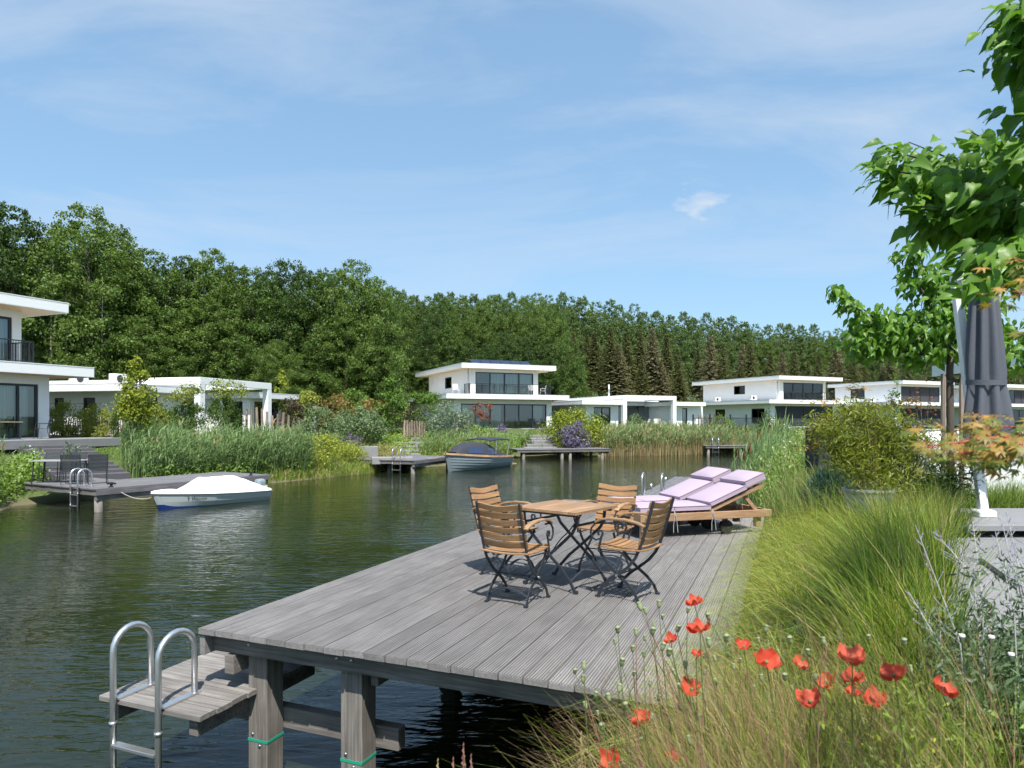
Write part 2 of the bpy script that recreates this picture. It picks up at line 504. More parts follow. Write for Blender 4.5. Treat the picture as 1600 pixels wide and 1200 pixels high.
def smooth(t):
    t = np.clip(t, 0, 1); return t*t*(3-2*t)
def height(x, y):
    x = np.asarray(x, float); y = np.asarray(y, float)
    d, near = shore_dist(x, y)
    far = np.interp(d, [-3,-1,0,0.4,1.2,3.6,7.0,9.5,2000], [-1.3,-0.7,-0.03,0.12,0.36,0.62,1.62,1.92,1.92])
    nr = np.interp(d, [-3,-1,0,0.4,0.9,1.5,2.2,4,2000], [-1.3,-0.8,-0.03,0.45,1.02,1.24,1.32,1.36,1.36])
    z = np.where(near, nr, far)
    yd = np.interp(x, [-400,-60,-25,10,35,90,260], [40,54,72,93,105,130,200])
    z = z + 4.3*smooth((y-yd)/11.0)*(d > 4)
    # hold the soil down below the near deck, and level the terrace beside it
    lx = (x-DECK_O[0])*DF[0] + (y-DECK_O[1])*DF[1]; ly = (x-DECK_O[0])*DP[0] + (y-DECK_O[1])*DP[1]
    under = (lx > -0.2) & (lx < 3.85) & (ly > -0.25) & (ly < 9.3)
    z = np.where(under, np.minimum(z, 0.92), z)
    return z
def h1(x, y):
    return float(height(np.array([x]), np.array([y]))[0])

xs = np.concatenate([[-1600,-900,-500,-300,-200], np.arange(-150,-40,6), np.arange(-40,-20,1.0), np.arange(-20,14,0.4), np.arange(14,40,1.0), np.arange(40,160,6), [200,300,500,900,1600]])
ys = np.concatenate([[-400,-100,-40], np.arange(-20,-2,2), np.arange(-2,34,0.4), np.arange(34,64,0.8), np.arange(64,150,3), np.arange(150,300,15), [350,500,900,1600,2600]])
GX, GY = np.meshgrid(xs, ys)
GZ = height(GX, GY)
nz_ = np.sin(GX*1.7+GY*0.9)*np.sin(GY*1.3-GX*0.6)*0.035
GZ = GZ + np.where((GZ > 0.1), nz_, 0)
V = np.stack([GX.ravel(), GY.ravel(), GZ.ravel()], axis=1)
nx, ny = len(xs), len(ys)
ii = (np.arange(ny-1)[:,None]*nx + np.arange(nx-1)[None,:]).ravel()
Q = np.stack([ii, ii+1, ii+nx+1, ii+nx], axis=1)

def ground_material():
    m, n, l, b = new_mat('soil_and_turf')
    tc = n.new('ShaderNodeTexCoord')
    a = n.new('ShaderNodeTexNoise'); a.inputs['Scale'].default_value = 0.35; a.inputs['Detail'].default_value = 8
    l.new(tc.outputs['Object'], a.inputs['Vector'])
    c = n.new('ShaderNodeTexNoise'); c.inputs['Scale'].default_value = 14; c.inputs['Detail'].default_value = 8
    l.new(tc.outputs['Object'], c.inputs['Vector'])
    r1 = n.new('ShaderNodeValToRGB')
    r1.color_ramp.elements[0].position = 0.3; r1.color_ramp.elements[0].color = (0.035,0.055,0.014,1)
    r1.color_ramp.elements[1].position = 0.7; r1.color_ramp.elements[1].color = (0.10,0.15,0.03,1)
    l.new(c.outputs['Fac'], r1.inputs['Fac'])
    mx = n.new('ShaderNodeMixRGB'); mx.inputs['Color2'].default_value = (0.075,0.06,0.035,1)
    mr = n.new('ShaderNodeMapRange'); mr.inputs['From Min'].default_value = 0.5; mr.inputs['From Max'].default_value = 0.75
    l.new(a.outputs['Fac'], mr.inputs['Value']); l.new(mr.outputs[0], mx.inputs['Fac']); l.new(r1.outputs['Color'], mx.inputs['Color1'])
    # wet mud close to the waterline
    sx = n.new('ShaderNodeSeparateXYZ'); l.new(tc.outputs['Object'], sx.inputs[0])
    mz = n.new('ShaderNodeMapRange'); mz.inputs['From Min'].default_value = 0.25; mz.inputs['From Max'].default_value = 0.05
    l.new(sx.outputs['Z'], mz.inputs['Value'])
    m3 = n.new('ShaderNodeMixRGB'); m3.inputs['Color2'].default_value = (0.13,0.115,0.06,1)
    l.new(mz.outputs[0], m3.inputs['Fac']); l.new(mx.outputs['Color'], m3.inputs['Color1'])
    l.new(m3.outputs['Color'], b.inputs['Base Color']); b.inputs['Roughness'].default_value = 0.95
    bp = n.new('ShaderNodeBump'); bp.inputs['Strength'].default_value = 0.6; bp.inputs['Distance'].default_value = 0.05
    l.new(c.outputs['Fac'], bp.inputs['Height']); l.new(bp.outputs['Normal'], b.inputs['Normal'])
    return m
M['ground'] = ground_material()
g = bpy.data.objects.new('ground', np_mesh('ground', V, Q, M['ground'])); link(g); tag(g, 'grassy earth banks and land around the canal', kind='structure')
g.data.polygons.foreach_set('use_smooth', [True]*len(g.data.polygons))

def water_material():
    m, n, l, b = new_mat('canal_water')
    tc = n.new('ShaderNodeTexCoord')
    hs = []
    for (sc, st, rot, w) in ((1.0, (1.0,3.6,1), 14, 1.0), (1.0, (3.0,9.0,1), 22, 0.50), (1.0, (9,17,1), -6, 0.10), (1.0,(0.25,0.5,1),20,1.2)):
        mp = n.new('ShaderNodeMapping'); mp.inputs['Scale'].default_value = st; mp.inputs['Rotation'].default_value = (0,0,rad(rot))
        l.new(tc.outputs['Object'], mp.inputs['Vector'])
        nz = n.new('ShaderNodeTexNoise'); nz.inputs['Scale'].default_value = sc; nz.inputs['Detail'].default_value = 2.5; nz.inputs['Distortion'].default_value = 0.5
        l.new(mp.outputs['Vector'], nz.inputs['Vector'])
        mu = n.new('ShaderNodeMath'); mu.operation = 'MULTIPLY'; mu.inputs[1].default_value = w
        l.new(nz.outputs['Fac'], mu.inputs[0]); hs.append(mu.outputs[0])
    # patches of breeze and calm
    pt = n.new('ShaderNodeTexNoise'); pt.inputs['Scale'].default_value = 0.16; pt.inputs['Detail'].default_value = 3
    l.new(tc.outputs['Object'], pt.inputs['Vector'])
    pr = n.new('ShaderNodeMapRange'); pr.inputs['From Min'].default_value = 0.35; pr.inputs['From Max'].default_value = 0.65; pr.inputs['To Min'].default_value = 0.30; pr.inputs['To Max'].default_value = 1.0
    l.new(pt.outputs['Fac'], pr.inputs['Value'])
    s = hs[0]
    for k in hs[1:]:
        ad = n.new('ShaderNodeMath'); ad.operation = 'ADD'; l.new(s, ad.inputs[0]); l.new(k, ad.inputs[1]); s = ad.outputs[0]
    bp = n.new('ShaderNodeBump'); bp.inputs['Distance'].default_value = 0.033
    l.new(pr.outputs[0], bp.inputs['Strength'])
    l.new(s, bp.inputs['Height']); l.new(bp.outputs['Normal'], b.inputs['Normal'])
    b.inputs['Base Color'].default_value = (0.012,0.017,0.006,1)
    b.inputs['Roughness'].default_value = 0.03
    b.inputs['IOR'].default_value = 1.333
    return m
M['water'] = water_material()
w = MB(); w.add([(-400,-200,0),(400,-200,0),(400,110,0),(-400,110,0)], [(0,1,2,3)])
wo = w.build('water', M['water']); tag(wo, 'dark green rippled canal water', kind='structure')

# ------------------------------------------------------------------ decks
def plank_mesh(name, width, length, thick, grooves, mat, along='y'):
    """one deck board with a ribbed top, lying along +y (or +x) from the origin, top at z = 0"""
    prof = [(0.0, -0.003)]
    if grooves:
        p = width/grooves
        for i in range(grooves):
            x0 = i*p
            prof += [(x0+0.002, 0.0), (x0+p*0.54, 0.0), (x0+p*0.60, -0.010), (x0+p*0.94, -0.010)]
    else:
        prof += [(0.003, 0.0), (width-0.003, 0.0)]
    prof += [(width, -0.003), (width, -thick), (0.0, -thick)]
    n = len(prof)
    mb = MB()
    if along == 'y':
        vs = [(x,0,z) for x,z in prof] + [(x,length,z) for x,z in prof]
        fs = [tuple(range(n)), tuple(range(2*n-1,n-1,-1))] + [((i+1)%n, i, n+i, n+(i+1)%n) for i in range(n)]
    else:
        vs = [(0,x,z) for x,z in prof] + [(length,x,z) for x,z in prof]
        fs = [tuple(range(n-1,-1,-1)), tuple(range(n,2*n))] + [(i, (i+1)%n, n+(i+1)%n, n+i) for i in range(n)]
    mb.add(vs, fs)
    return mb.mesh(name, mat)
def lay_planks(parent, me, n, pitch, along='y', jit=0.006, start=0.0):
    for i in range(n):
        o = bpy.data.objects.new('plank', me); link(o, parent)
        j = random.uniform(-jit, jit); zz = random.uniform(-0.0015, 0.0015)
        o.location = (start+i*pitch, j, zz) if along == 'y' else (j, start+i*pitch, zz)

deck = empty('sun_deck', (DECK_O[0], DECK_O[1], DECK_Z), DECK_RZ, 'large weathered grey ribbed plank deck under the teak table and chairs', 'deck')
PITCH = 0.1624
lay_planks(deck, plank_mesh('plank', PITCH-0.009, 9.0, 0.042, 8, M['deck']), 23, PITCH)
mb = MB(); mb.box(0.05, 3.68, 0.085, 0.155, -0.185, -0.044); mb.build('fascia_beam', M['beam'], deck, bevel=0.004)
mb = MB(); mb.box(-0.004, 0.045, 0.012, 8.95, -0.20, -0.044); mb.build('rim_board', M['deck'], deck, bevel=0.004)
for y in (1.6, 3.2, 4.8, 6.4, 8.0, 8.9):
    mb = MB(); mb.box(0.05, 3.68, y, y+0.07, -0.185, -0.044); mb.build('joist', M['beam'], deck)
for (x, y) in ((0.42,0.24),(1.25,0.24),(0.42,3.3),(2.0,3.3),(0.42,6.3),(2.0,6.3),(0.42,8.8),(2.0,8.8)):
    mb = MB(); mb.box(x-0.088, x+0.088, y-0.088, y+0.088, -2.2, -0.19)
    p = mb.build('post', M['post'], deck, bevel=0.006)
    if y < 1 and x < 2:
        t = MB(); t.box(x-0.0905, x+0.0905, y-0.0905, y+0.0905, -0.845, -0.825); t.build('green_tape', M['green_tape'], p)
        for (bx, bz) in ((-0.045,-0.79),(0.02,-0.87)):
            t = MB(); t.lathe([(0.0,0),(0.013,0.0),(0.012,0.006),(0.005,0.009)], 10)
            b = t.build('bolt', M['bolt'], p, smooth=True); b.location = (x+bx, y-0.088, bz); b.rotation_euler = (rad(90),0,0)
for (bx) in (0.40, 1.18, 1.30):
    t = MB(); t.lathe([(0.0,0),(0.014,0.0),(0.013,0.006),(0.005,0.009)], 10)
    b = t.build('bolt', M['bolt'], deck, smooth=True); b.location = (bx, 0.085, -0.10); b.rotation_euler = (rad(90),0,0)
sc_ = MB()
for i in range(23):
    for y in (0.12, 1.63, 3.23, 4.83, 6.43, 8.03):
        for fx in (0.22, 0.78):
            cx_, cy_ = i*PITCH+(PITCH-0.009)*fx, y+random.uniform(-0.008,0.008)
            sc_.add([(cx_+0.0055*math.cos(a), cy_+0.0055*math.sin(a), 0.0028) for a in [k*math.pi/3 for k in range(6)]], [(0,1,2,3,4,5)])
tag(sc_.build('screw_heads', M['beam'], deck), kind='stuff')
mb = MB(); mb.box(0.20, 0.285, 0.05, 4.0, -0.33, -0.19); mb.build('bearer', M['beam'], deck, bevel=0.006)
mb = MB(); mb.box(1.38, 1.44, 0.2, 4.0, -0.30, -0.19); mb.build('bearer', M['beam'], deck, bevel=0.004)
mb = MB(); mb.box(-0.62, 1.52, 0.335, 0.43, -0.80, -0.64); mb.build('cross_beam', M['beam'], deck, bevel=0.006)

low = empty('landing', (DECK_O[0], DECK_O[1], 0.70), DECK_RZ, 'low plank landing tucked below the front corner of the large deck', 'platform')
lay_planks(low, plank_mesh('plank', 0.137, 0.97, 0.035, 0, M['deck2'], 'x'), 9, 0.145, 'x', jit=0.008, start=-0.37)
for ch in low.children:
    ch.location.x -= 0.56
for x in (-0.50, 0.26):
    mb = MB(); mb.box(x, x+0.08, -0.33, 0.92, -0.165, -0.037); mb.build('joist', M['beam'], low, bevel=0.005)

def ladder(name, label, loc, rz, top=0.5, depth=0.31, width=0.44, down=1.3, r=0.022, rungs=(0.31,0.60,0.89), foot=True, group=None):
    """bathing ladder; local x across, local y from the water (0) inland; z = 0 is the deck it hangs on"""
    L = empty(name, loc, rz, label, 'ladder', group)
    for x in (0, width):
        pts = [(x,0,-down),(x,0,top-depth/2)]
        for k in range(1,10):
            a = math.pi*k/10
            pts.append((x, depth/2-depth/2*math.cos(a), top-depth/2+depth/2*math.sin(a)))
        pts += [(x,depth,top-depth/2),(x,depth,0.004)]
        mb = MB(); mb.tube(pts, r, 12); rail = mb.build('rail', M['galv'], L, smooth=True)
        if foot:
            mb = MB(); mb.box(x-0.028, x+0.028, 0.02, depth+0.04, 0.003, 0.016); mb.build('foot_plate', M['galv'], rail)
            mb = MB(); mb.lathe([(r+0.001,-0.012),(r+0.006,-0.012),(r+0.006,0.012),(r+0.001,0.012)], 12, (x,0,-0.16)); mb.build('collar', M['galv'], rail, smooth=True)
    for z in rungs:
        mb = MB(); mb.box(r*0.6, width-r*0.6, -0.03, 0.03, -z-0.012, -z+0.012); mb.build('rung', M['galv'], L, bevel=0.003)
    return L
lp = DECK_O + DF*(-0.385) + DP*(-0.40)
ladder('bathing_ladder', 'bright metal bathing ladder with two hoops on the low landing in front', (lp[0], lp[1], 0.70), DECK_RZ)

def jetty(name, label, O, rz, width, length, z, along, pitch=0.16, posts=(), short=None):
    """simple plank jetty, local x to the right along its front edge, local y inland"""
    J = empty(name, (O[0], O[1], z), rz, label, 'jetty')
    if short:
        ns = int(round(short[0]/pitch))
        lay_planks(J, plank_mesh('plank', pitch-0.012, short[1], 0.04, 0, M['fdeck']), ns, pitch)
        lay_planks(J, plank_mesh('plank', pitch-0.012, length, 0.04, 0, M['fdeck']), int(round(width/pitch))-ns, pitch, start=ns*pitch)
    elif along == 'y':
        lay_planks(J, plank_mesh('plank', pitch-0.012, length, 0.04, 0, M['fdeck']), int(round(width/pitch)), pitch)
    else:
        lay_planks(J, plank_mesh('plank', pitch-0.012, width, 0.04, 0, M['fdeck'], 'x'), int(round(length/pitch)), pitch, 'x')
    mb = MB(); mb.box(0.03, width-0.03, 0.03, 0.12, -0.20, -0.043); mb.build('fascia_beam', M['beam'], J)
    mb = MB(); mb.box(width-0.022, width+0.03, 0.02, length-0.02, -0.19, -0.043); mb.build('rim_board', M['fdeck'], J)
    mb = MB(); mb.box(width-0.16, width-0.03, 0.05, length-0.05, -0.34, -0.192); mb.build('bearer', M['beam'], J)
    mb = MB(); mb.box(0.03, 0.13, 0.14, (short[1] if short else length)-0.05, -0.20, -0.043); mb.build('bearer', M['beam'], J)
    for (x, y) in posts:
        mb = MB(); mb.tube([(x,y,-1.9),(x,y,-0.2)], 0.11, 10); mb.build('post', M['post'], J, smooth=True)
    return J
jo = jetty('jetty', 'long grey jetty across the water beside the covered white boat', (-15.77,22.05), rad(-30), 4.15, 6.3, 0.69, 'y', short=(1.5,2.2),
           posts=((4.0,0.16),(3.35,0.5),(4.0,3.0),(4.0,6.0),(2.1,0.5)))
def on(O, rz, x, y):
    c, s = math.cos(rz), math.sin(rz); return (O[0]+x*c-y*s, O[1]+x*s+y*c)
p = on((-15.77,22.05), rad(-30), 2.90, -0.06)
ladder('bathing_ladder', 'metal bathing ladder on the jetty by the dark mesh chairs', (p[0],p[1],0.69), rad(-30), top=0.55, depth=0.40, width=0.40, down=1.2, r=0.024, rungs=(0.22,0.55,0.88))
jetty('jetty', 'short grey jetty with ladder where the blue sloop is moored', (-7.9,35.4), rad(-20), 3.2, 4.6, 0.69, 'y', posts=((3.0,0.2),(3.0,4.3),(1.4,0.6),(0.3,1.6)))
p = on((-7.9,35.4), rad(-20), 1.95, -0.05)
ladder('bathing_ladder', 'metal bathing ladder on the short jetty left of the blue sloop', (p[0],p[1],0.69), rad(-20), top=0.6, depth=0.42, width=0.46, down=1.2, r=0.026, rungs=(0.2,0.5,0.8))
jetty('jetty', 'grey jetty on round piles below the stone steps of the middle house', (0.35,47.0), rad(13.5), 6.9, 2.6, 0.69, 'x', posts=((0.5,0.2),(0.9,2.2),(3.3,0.2),(3.9,0.2),(3.6,2.0),(6.3,0.2),(6.1,2.0)))
jetty('jetty', 'distant grey jetty half hidden behind the cattails', (15.2,53.6), rad(8), 6.0, 2.5, 0.72, 'x', posts=((0.3,0.2),(3.0,0.2),(5.6,0.2)))
ladder('bathing_ladder', 'far metal ladder at the end of the distant jetty', (15.75,53.6,0.72), rad(8), top=0.6, depth=0.45, width=0.5, down=1.2, r=0.03, rungs=(0.2,0.5,0.8))
nb = jetty('jetty', 'narrow plank jetty behind the sun loungers with two ladder hoops', (3.2,17.9), DECK_RZ, 1.75, 7.0, 0.70, 'y', pitch=0.17, posts=((0.15,0.25),(1.6,0.25),(0.15,3.5),(0.15,6.7)))
p = on((3.2,17.9), DECK_RZ, 0.22, -0.06)
ladder('bathing_ladder', 'pair of slim metal ladder hoops at the end of the narrow jetty', (p[0],p[1],0.70), DECK_RZ, top=0.62, depth=0.36, width=0.50, down=1.2, r=0.024)
for k, y in enumerate((2.1, 4.6)):
    mb = MB(); mb.tube([(0.06,y,0.0),(0.06,y,0.16)], 0.03, 8); mb.build('mooring_pin', M['galv'], nb, smooth=True)

# mooring bollards and rope
def bollard(loc, label, s=1.0):
    mb = MB(); mb.lathe([(0.075*s,0),(0.075*s,0.02*s),(0.035*s,0.03*s),(0.035*s,0.085*s),(0.06*s,0.10*s),(0.055*s,0.13*s),(0.02*s,0.14*s)], 12)
    mb.bar((-0.12*s,0,0.10*s),(0.12*s,0,0.10*s),0.045*s,0.045*s)
    o = mb.build('mooring_cleat', M['rubber'], None, smooth=False); o.location = loc
    tag(o, label, 'cleat')
c1 = on((-15.77,22.05), rad(-30), 3.98, 0.55); bollard((c1[0],c1[1],0.692), 'black mooring cleat beside the ladder of the long jetty', 1.1)
c2 = on((-15.77,22.05), rad(-30), 3.98, 5.6); bollard((c2[0],c2[1],0.692), 'black mooring cleat at the far end of the long jetty', 1.0)

# steps up from the long jetty
st = empty('garden_steps', (-15.85,23.7,0.0), math.atan2(0.62,0.785), 'broad dark grey steps climbing from the long jetty to the lawn', 'steps')
for k in range(9):
    mb = MB(); mb.cbox(-0.10*k, 2.3-0.10*k, k*0.56, k*0.56+0.60, 0.45 if k < 3 else 0.9, 0.78+k*0.115, 0.012)
    s_ = mb.build('step', M['dark_stone'], st)
# stepping slabs above the sloop jetty and before the middle house
def slab_steps(label, pts, w, d, rz, mat, name='stone_steps', th=0.09):
    S = empty(name, pts[0], 0, label, 'steps')
    for p in pts:
        mb = MB(); mb.cbox(-w/2, w/2, -d/2, d/2, -th-0.25, 0, 0.015)
        o = mb.build('step', mat, S); o.location = (p[0]-pts[0][0], p[1]-pts[0][1], p[2]-pts[0][2]); o.rotation_euler = (0,0,rz+random.uniform(-.03,.03))
    return S
slab_steps('grey slab steps winding up behind the short jetty', [gp(613,714,0.80), dp(629,709,40.5), dp(634,703,41.8), dp(631,697,43.2), dp(641,690.5,44.5), dp(630,684,46)], 2.1, 0.8, rad(12), M['stone'])
slab_steps('wide pale slab steps in front of the middle house', [dp(850,702,50.0), dp(843,698.5,51), dp(846,693.5,52), dp(850,688.5,53), dp(852,684.5,54), dp(848,679.5,55.5)], 2.6, 0.75, rad(20), M['stone'])

# near terrace: paving, retaining sleepers
ter = empty('terrace', (DECK_O[0], DECK_O[1], 0), DECK_RZ)
tag(ter, 'grey paved terrace on the near bank', kind='structure')
me_t = None
mb = MB(); mb.box(0.003,0.597,0.003,0.597,-0.05,0.0); me_t = mb.mesh('tile', M['tile'])
for i in range(9):
    for j in range(11):
        if i < 1 and j < 4: continue
        o = bpy.data.objects.new('tile', me_t); link(o, ter); o.location = (5.15+i*0.6, 1.3+j*0.6, 1.42+random.uniform(-0.0015,0.0015))
mb = MB(); mb.box(5.15,10.5,1.3,7.9,1.1,1.369); mb.build('bedding', M['stone'], ter)
rw = empty('retaining_wall', (DECK_O[0], DECK_O[1], 0), DECK_RZ, 'low retaining wall of upright weathered sleepers beside the deck', 'retaining wall')
for k in range(17):
    mb = MB(); t = 1.47+random.uniform(-0.03,0.04); mb.cbox(4.86,5.06,4.0+k*0.245,4.0+k*0.245+0.235,0.3,t,0.012)
    mb.build('sleeper', M['post'], rw)
# ------------------------------------------------------------------ houses
TZ = 1.92
class House:
    """local x runs along the canal front (left to right seen from the water), y back into the plot, z from the terrace"""
    def __init__(self, name, label, O, ang, cat='house'):
        self.O = Vector((O[0], O[1])); self.a = ang
        self.u = Vector((math.cos(ang), math.sin(ang))); self.v = Vector((-math.sin(ang), math.cos(ang)))
        self.e = empty(name, (O[0], O[1], TZ), ang, label, cat)
    def sx(self, px, y=0.0):
        r = (px-800)/FOC
        return (r*(self.O.y+y*self.v.y) - self.O.x - y*self.v.x) / (self.u.x - r*self.u.y)
    def sy(self, px, x=0.0):
        r = (px-800)/FOC
        return (r*(self.O.y+x*self.u.y) - self.O.x - x*self.u.x) / (self.v.x - r*self.v.y)
    def z(self, py, x, y):
        Y = self.O.y + x*self.u.y + y*self.v.y
        return CAM_Z + (HOR-py)*Y/FOC - TZ
    def slab(self, x0, x1, y0, y1, z0, z1, name='roof', soffit=None):
        mb = MB(); mb.box(x0,x1,y0,y1,z0,z1)
        o = mb.build(name, M['fascia'], self.e, bevel=0.02)
        mb = MB(); mb.box(x0+0.12,x1-0.12,y0+0.12,y1-0.12,z0-0.012,z0-0.002); mb.build('soffit', soffit or M['white'], o)
        mb = MB(); mb.box(x0-0.012,x1+0.012,y0-0.012,y1+0.012,z1+0.001,z1+0.035); mb.build('roof_edge', M['galv'] if False else M['fascia'], o)
        return o
    def _wall(self, tr, a0, a1, z0, z1, ops, name='wall', mat=None):
        """wall in the plane of tr with openings cut out; ops: (a0, a1, z0, z1)"""
        cuts = sorted(set([a0, a1] + [c for o in ops for c in (max(a0,o[0]), min(a1,o[1]))]))
        mb = MB()
        for i in range(len(cuts)-1):
            c0, c1 = cuts[i], cuts[i+1]; mid = (c0+c1)/2
            z = z0
            for o in sorted([o for o in ops if o[0] <= mid <= o[1]], key=lambda o: o[2]):
                if o[2] > z+0.001: tr(mb, c0, c1, z, o[2])
                z = o[3]
            if z < z1-0.001: tr(mb, c0, c1, z, z1)
        return mb.build(name, mat or M['white'], self.e)
    def box_room(self, x0, x1, y0, y1, z0, z1, front=(), left=(), right=(), mat=None):
        T = 0.28
        f = lambda mb,a,b,c,d: mb.box(a,b,y0,y0+T,c,d)
        self._wall(f, x0, x1, z0, z1, front, mat=mat)
        g_ = lambda mb,a,b,c,d: mb.box(x0,x0+T,a,b,c,d)
        self._wall(g_, y0+T+0.001, y1, z0, z1, left, mat=mat)
        g_ = lambda mb,a,b,c,d: mb.box(x1-T,x1,a,b,c,d)
        self._wall(g_, y0+T+0.001, y1, z0, z1, right, mat=mat)
        mb = MB(); mb.box(x0+T+0.001,x1-T-0.001,y1-T,y1,z0,z1); mb.build('wall', mat or M['white'], self.e)
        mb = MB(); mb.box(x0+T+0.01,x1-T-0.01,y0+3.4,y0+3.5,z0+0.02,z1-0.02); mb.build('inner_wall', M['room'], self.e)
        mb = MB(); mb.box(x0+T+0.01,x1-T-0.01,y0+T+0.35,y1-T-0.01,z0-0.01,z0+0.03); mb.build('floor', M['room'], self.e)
    def window(self, side, p, a0, a1, z0, z1, n=1, curtain=0.0, fr=0.10, dark=None):
        """side 'f': plane y=p, 'l': plane x=p; n lights; curtain 0..1 share; dark: lights closed by a screen"""
        W = empty('window', (0,0,0), 0, parent=self.e)
        def B(mb, u0, u1, d0, d1, c, d):
            if side == 'f': mb.box(u0,u1,p+d0,p+d1,c,d)
            elif side == 'l': mb.box(p+d0,p+d1,u0,u1,c,d)
            else: mb.box(p-d1,p-d0,u0,u1,c,d)
        mb = MB()
        B(mb,a0,a1,0.05,0.15,z0,z0+fr); B(mb,a0,a1,0.05,0.15,z1-fr,z1)
        wl_ = (a1-a0)/n
        for i in range(n+1):
            x = a0+i*wl_
            lo = x if i == 0 else x-fr/2; hi = x if i == n else x+fr/2
            if i == 0: hi = x+fr
            if i == n: lo = x-fr
            B(mb,lo,hi,0.048,0.152,z0+fr+0.0005,z1-fr-0.0005)
        mb.build('frame', M['frame'], W)
        for i in range(n):
            mb = MB(); B(mb,a0+i*wl_+0.02,a0+(i+1)*wl_-0.02,0.09,0.10,z0+0.03,z1-0.03)
            if dark and i in dark: mb.build('screen', M['screen'], W)
            else: mb.build('pane', M['glass'], W)
        if curtain:
            for i in range(n):
                if dark and i in dark: continue
                if random.random() > curtain: continue
                c0 = a0+i*wl_+0.05; c1 = a0+(i+1)*wl_-0.05
                if random.random() < 0.35: c1 = c0+(c1-c0)*random.uniform(0.5,0.8)
                k = max(8, int((c1-c0)/0.045)); mb = MB(); vs = []
                for q in range(k+1):
                    t = c0+(c1-c0)*q/k; dd = 0.27+0.035*math.sin(q*1.9)+random.uniform(-.008,.008)
                    for z in (z0+0.03, z1-0.04):
                        vs.append((t,p+dd,z) if side == 'f' else ((p+dd,t,z) if side == 'l' else (p-dd,t,z)))
                mb.add(vs, [(2*q,2*q+2,2*q+3,2*q+1) for q in range(k)])
                mb.build('curtain', M['curtain'], W)
        return W
    def railing(self, pts, z0, h=0.95, step=0.11):
        mb = MB()
        for i in range(len(pts)-1):
            a = Vector((*pts[i], 0)); b = Vector((*pts[i+1], 0)); L = (b-a).length
            mb.bar(a+Vector((0,0,z0+h)), b+Vector((0,0,z0+h)), 0.05, 0.04)
            mb.bar(a+Vector((0,0,z0+0.09)), b+Vector((0,0,z0+0.09)), 0.035, 0.03)
            for k in range(int(L/step)+1):
                p = a+(b-a)*min(1,k*step/L)
                w = 0.045 if k % 11 == 0 else 0.016
                mb.bar(p+Vector((0,0,z0)), p+Vector((0,0,z0+h)), w, w)
        return mb.build('railing', M['frame'], self.e)
    def vent(self, x, y, z, s=1.0):
        mb = MB(); mb.box(x-0.45*s,x+0.45*s,y-0.2*s,y+0.2*s,z+0.05,z+0.62*s)
        o = mb.build('air_unit', M['white_plastic'], self.e, bevel=0.02)
        t = MB(); t.lathe([(0.0,0),(0.21*s,0.0),(0.21*s,0.012),(0.0,0.012)], 20)
        f = t.build('fan_grille', M['screen'], o); f.location = (x-0.1*s,y-0.2*s-0.002,z+0.34*s); f.rotation_euler = (rad(90),0,0)
    def paving(self, x0, x1, y0, y1):
        mb = MB(); mb.box(x0,x1,y0,y1,-0.35,-0.012); mb.build('terrace_slab', M['tile'], self.e)

L0, L1, U0, U1 = 2.75, 3.18, 5.63, 6.06      # undersides and tops of the two roof slabs above the terrace

def two_storey(label, O, ang, low, upp, lw, uw, lops, uops, side_low=(), side_up=(), rail=None, solar=None, vents=()):
    """low/upp: x0,x1,y0,y1 of the roof slabs; lw/uw: x0,x1,y0,y1 of the walls below them"""
    H = House('house', label, O, ang)
    H.slab(*low, L0, L1, 'lower_roof', M['soffit']); H.slab(*upp, U0, U1, 'upper_roof', M['soffit'])
    H.box_room(*lw, 0.0, L0-0.013, front=[o[:4] for o in lops], left=[o[:4] for o in side_low])
    H.box_room(*uw, L1+0.036, U0-0.013, front=[o[:4] for o in uops], left=[o[:4] for o in side_up])
    for o in lops: H.window('f', lw[2], *o[:4], n=o[4], curtain=o[5], dark=o[6] if len(o) > 6 else None)
    for o in uops: H.window('f', uw[2], *o[:4], n=o[4], curtain=o[5], dark=o[6] if len(o) > 6 else None)
    for o in side_low: H.window('l', lw[0], *o[:4], n=o[4], curtain=o[5], dark=o[6] if len(o) > 6 else None)
    for o in side_up: H.window('l', uw[0], *o[:4], n=o[4], curtain=o[5], dark=o[6] if len(o) > 6 else None)
    if rail: H.railing(rail, L1+0.036)
    if solar:
        S = MB()
        x0,x1,y0,y1 = solar
        k = int((x1-x0)/1.05)
        for i in range(k):
            a = x0+i*1.05
            S = MB(); S.add([(a,y0,U1+0.10),(a+1.0,y0,U1+0.10),(a+1.0,y1,U1+0.62),(a,y1,U1+0.62)], [(0,1,2,3)])
            S.add([(a,y0,U1+0.04),(a+1.0,y0,U1+0.04),(a+1.0,y1,U1+0.57),(a,y1,U1+0.57)], [(3,2,1,0)])
            S.build('solar_panel', M['solar'], H.e)
    for vv in vents: H.vent(*vv)
    # rain pipe on the corner
    mb = MB(); mb.tube([(uw[0]-0.06,uw[2]+0.35,L1+0.05),(uw[0]-0.06,uw[2]+0.35,U0-0.02)], 0.045, 8); mb.build('rain_pipe', M['fascia'], H.e, smooth=True)
    return H
A24 = rad(24.2)
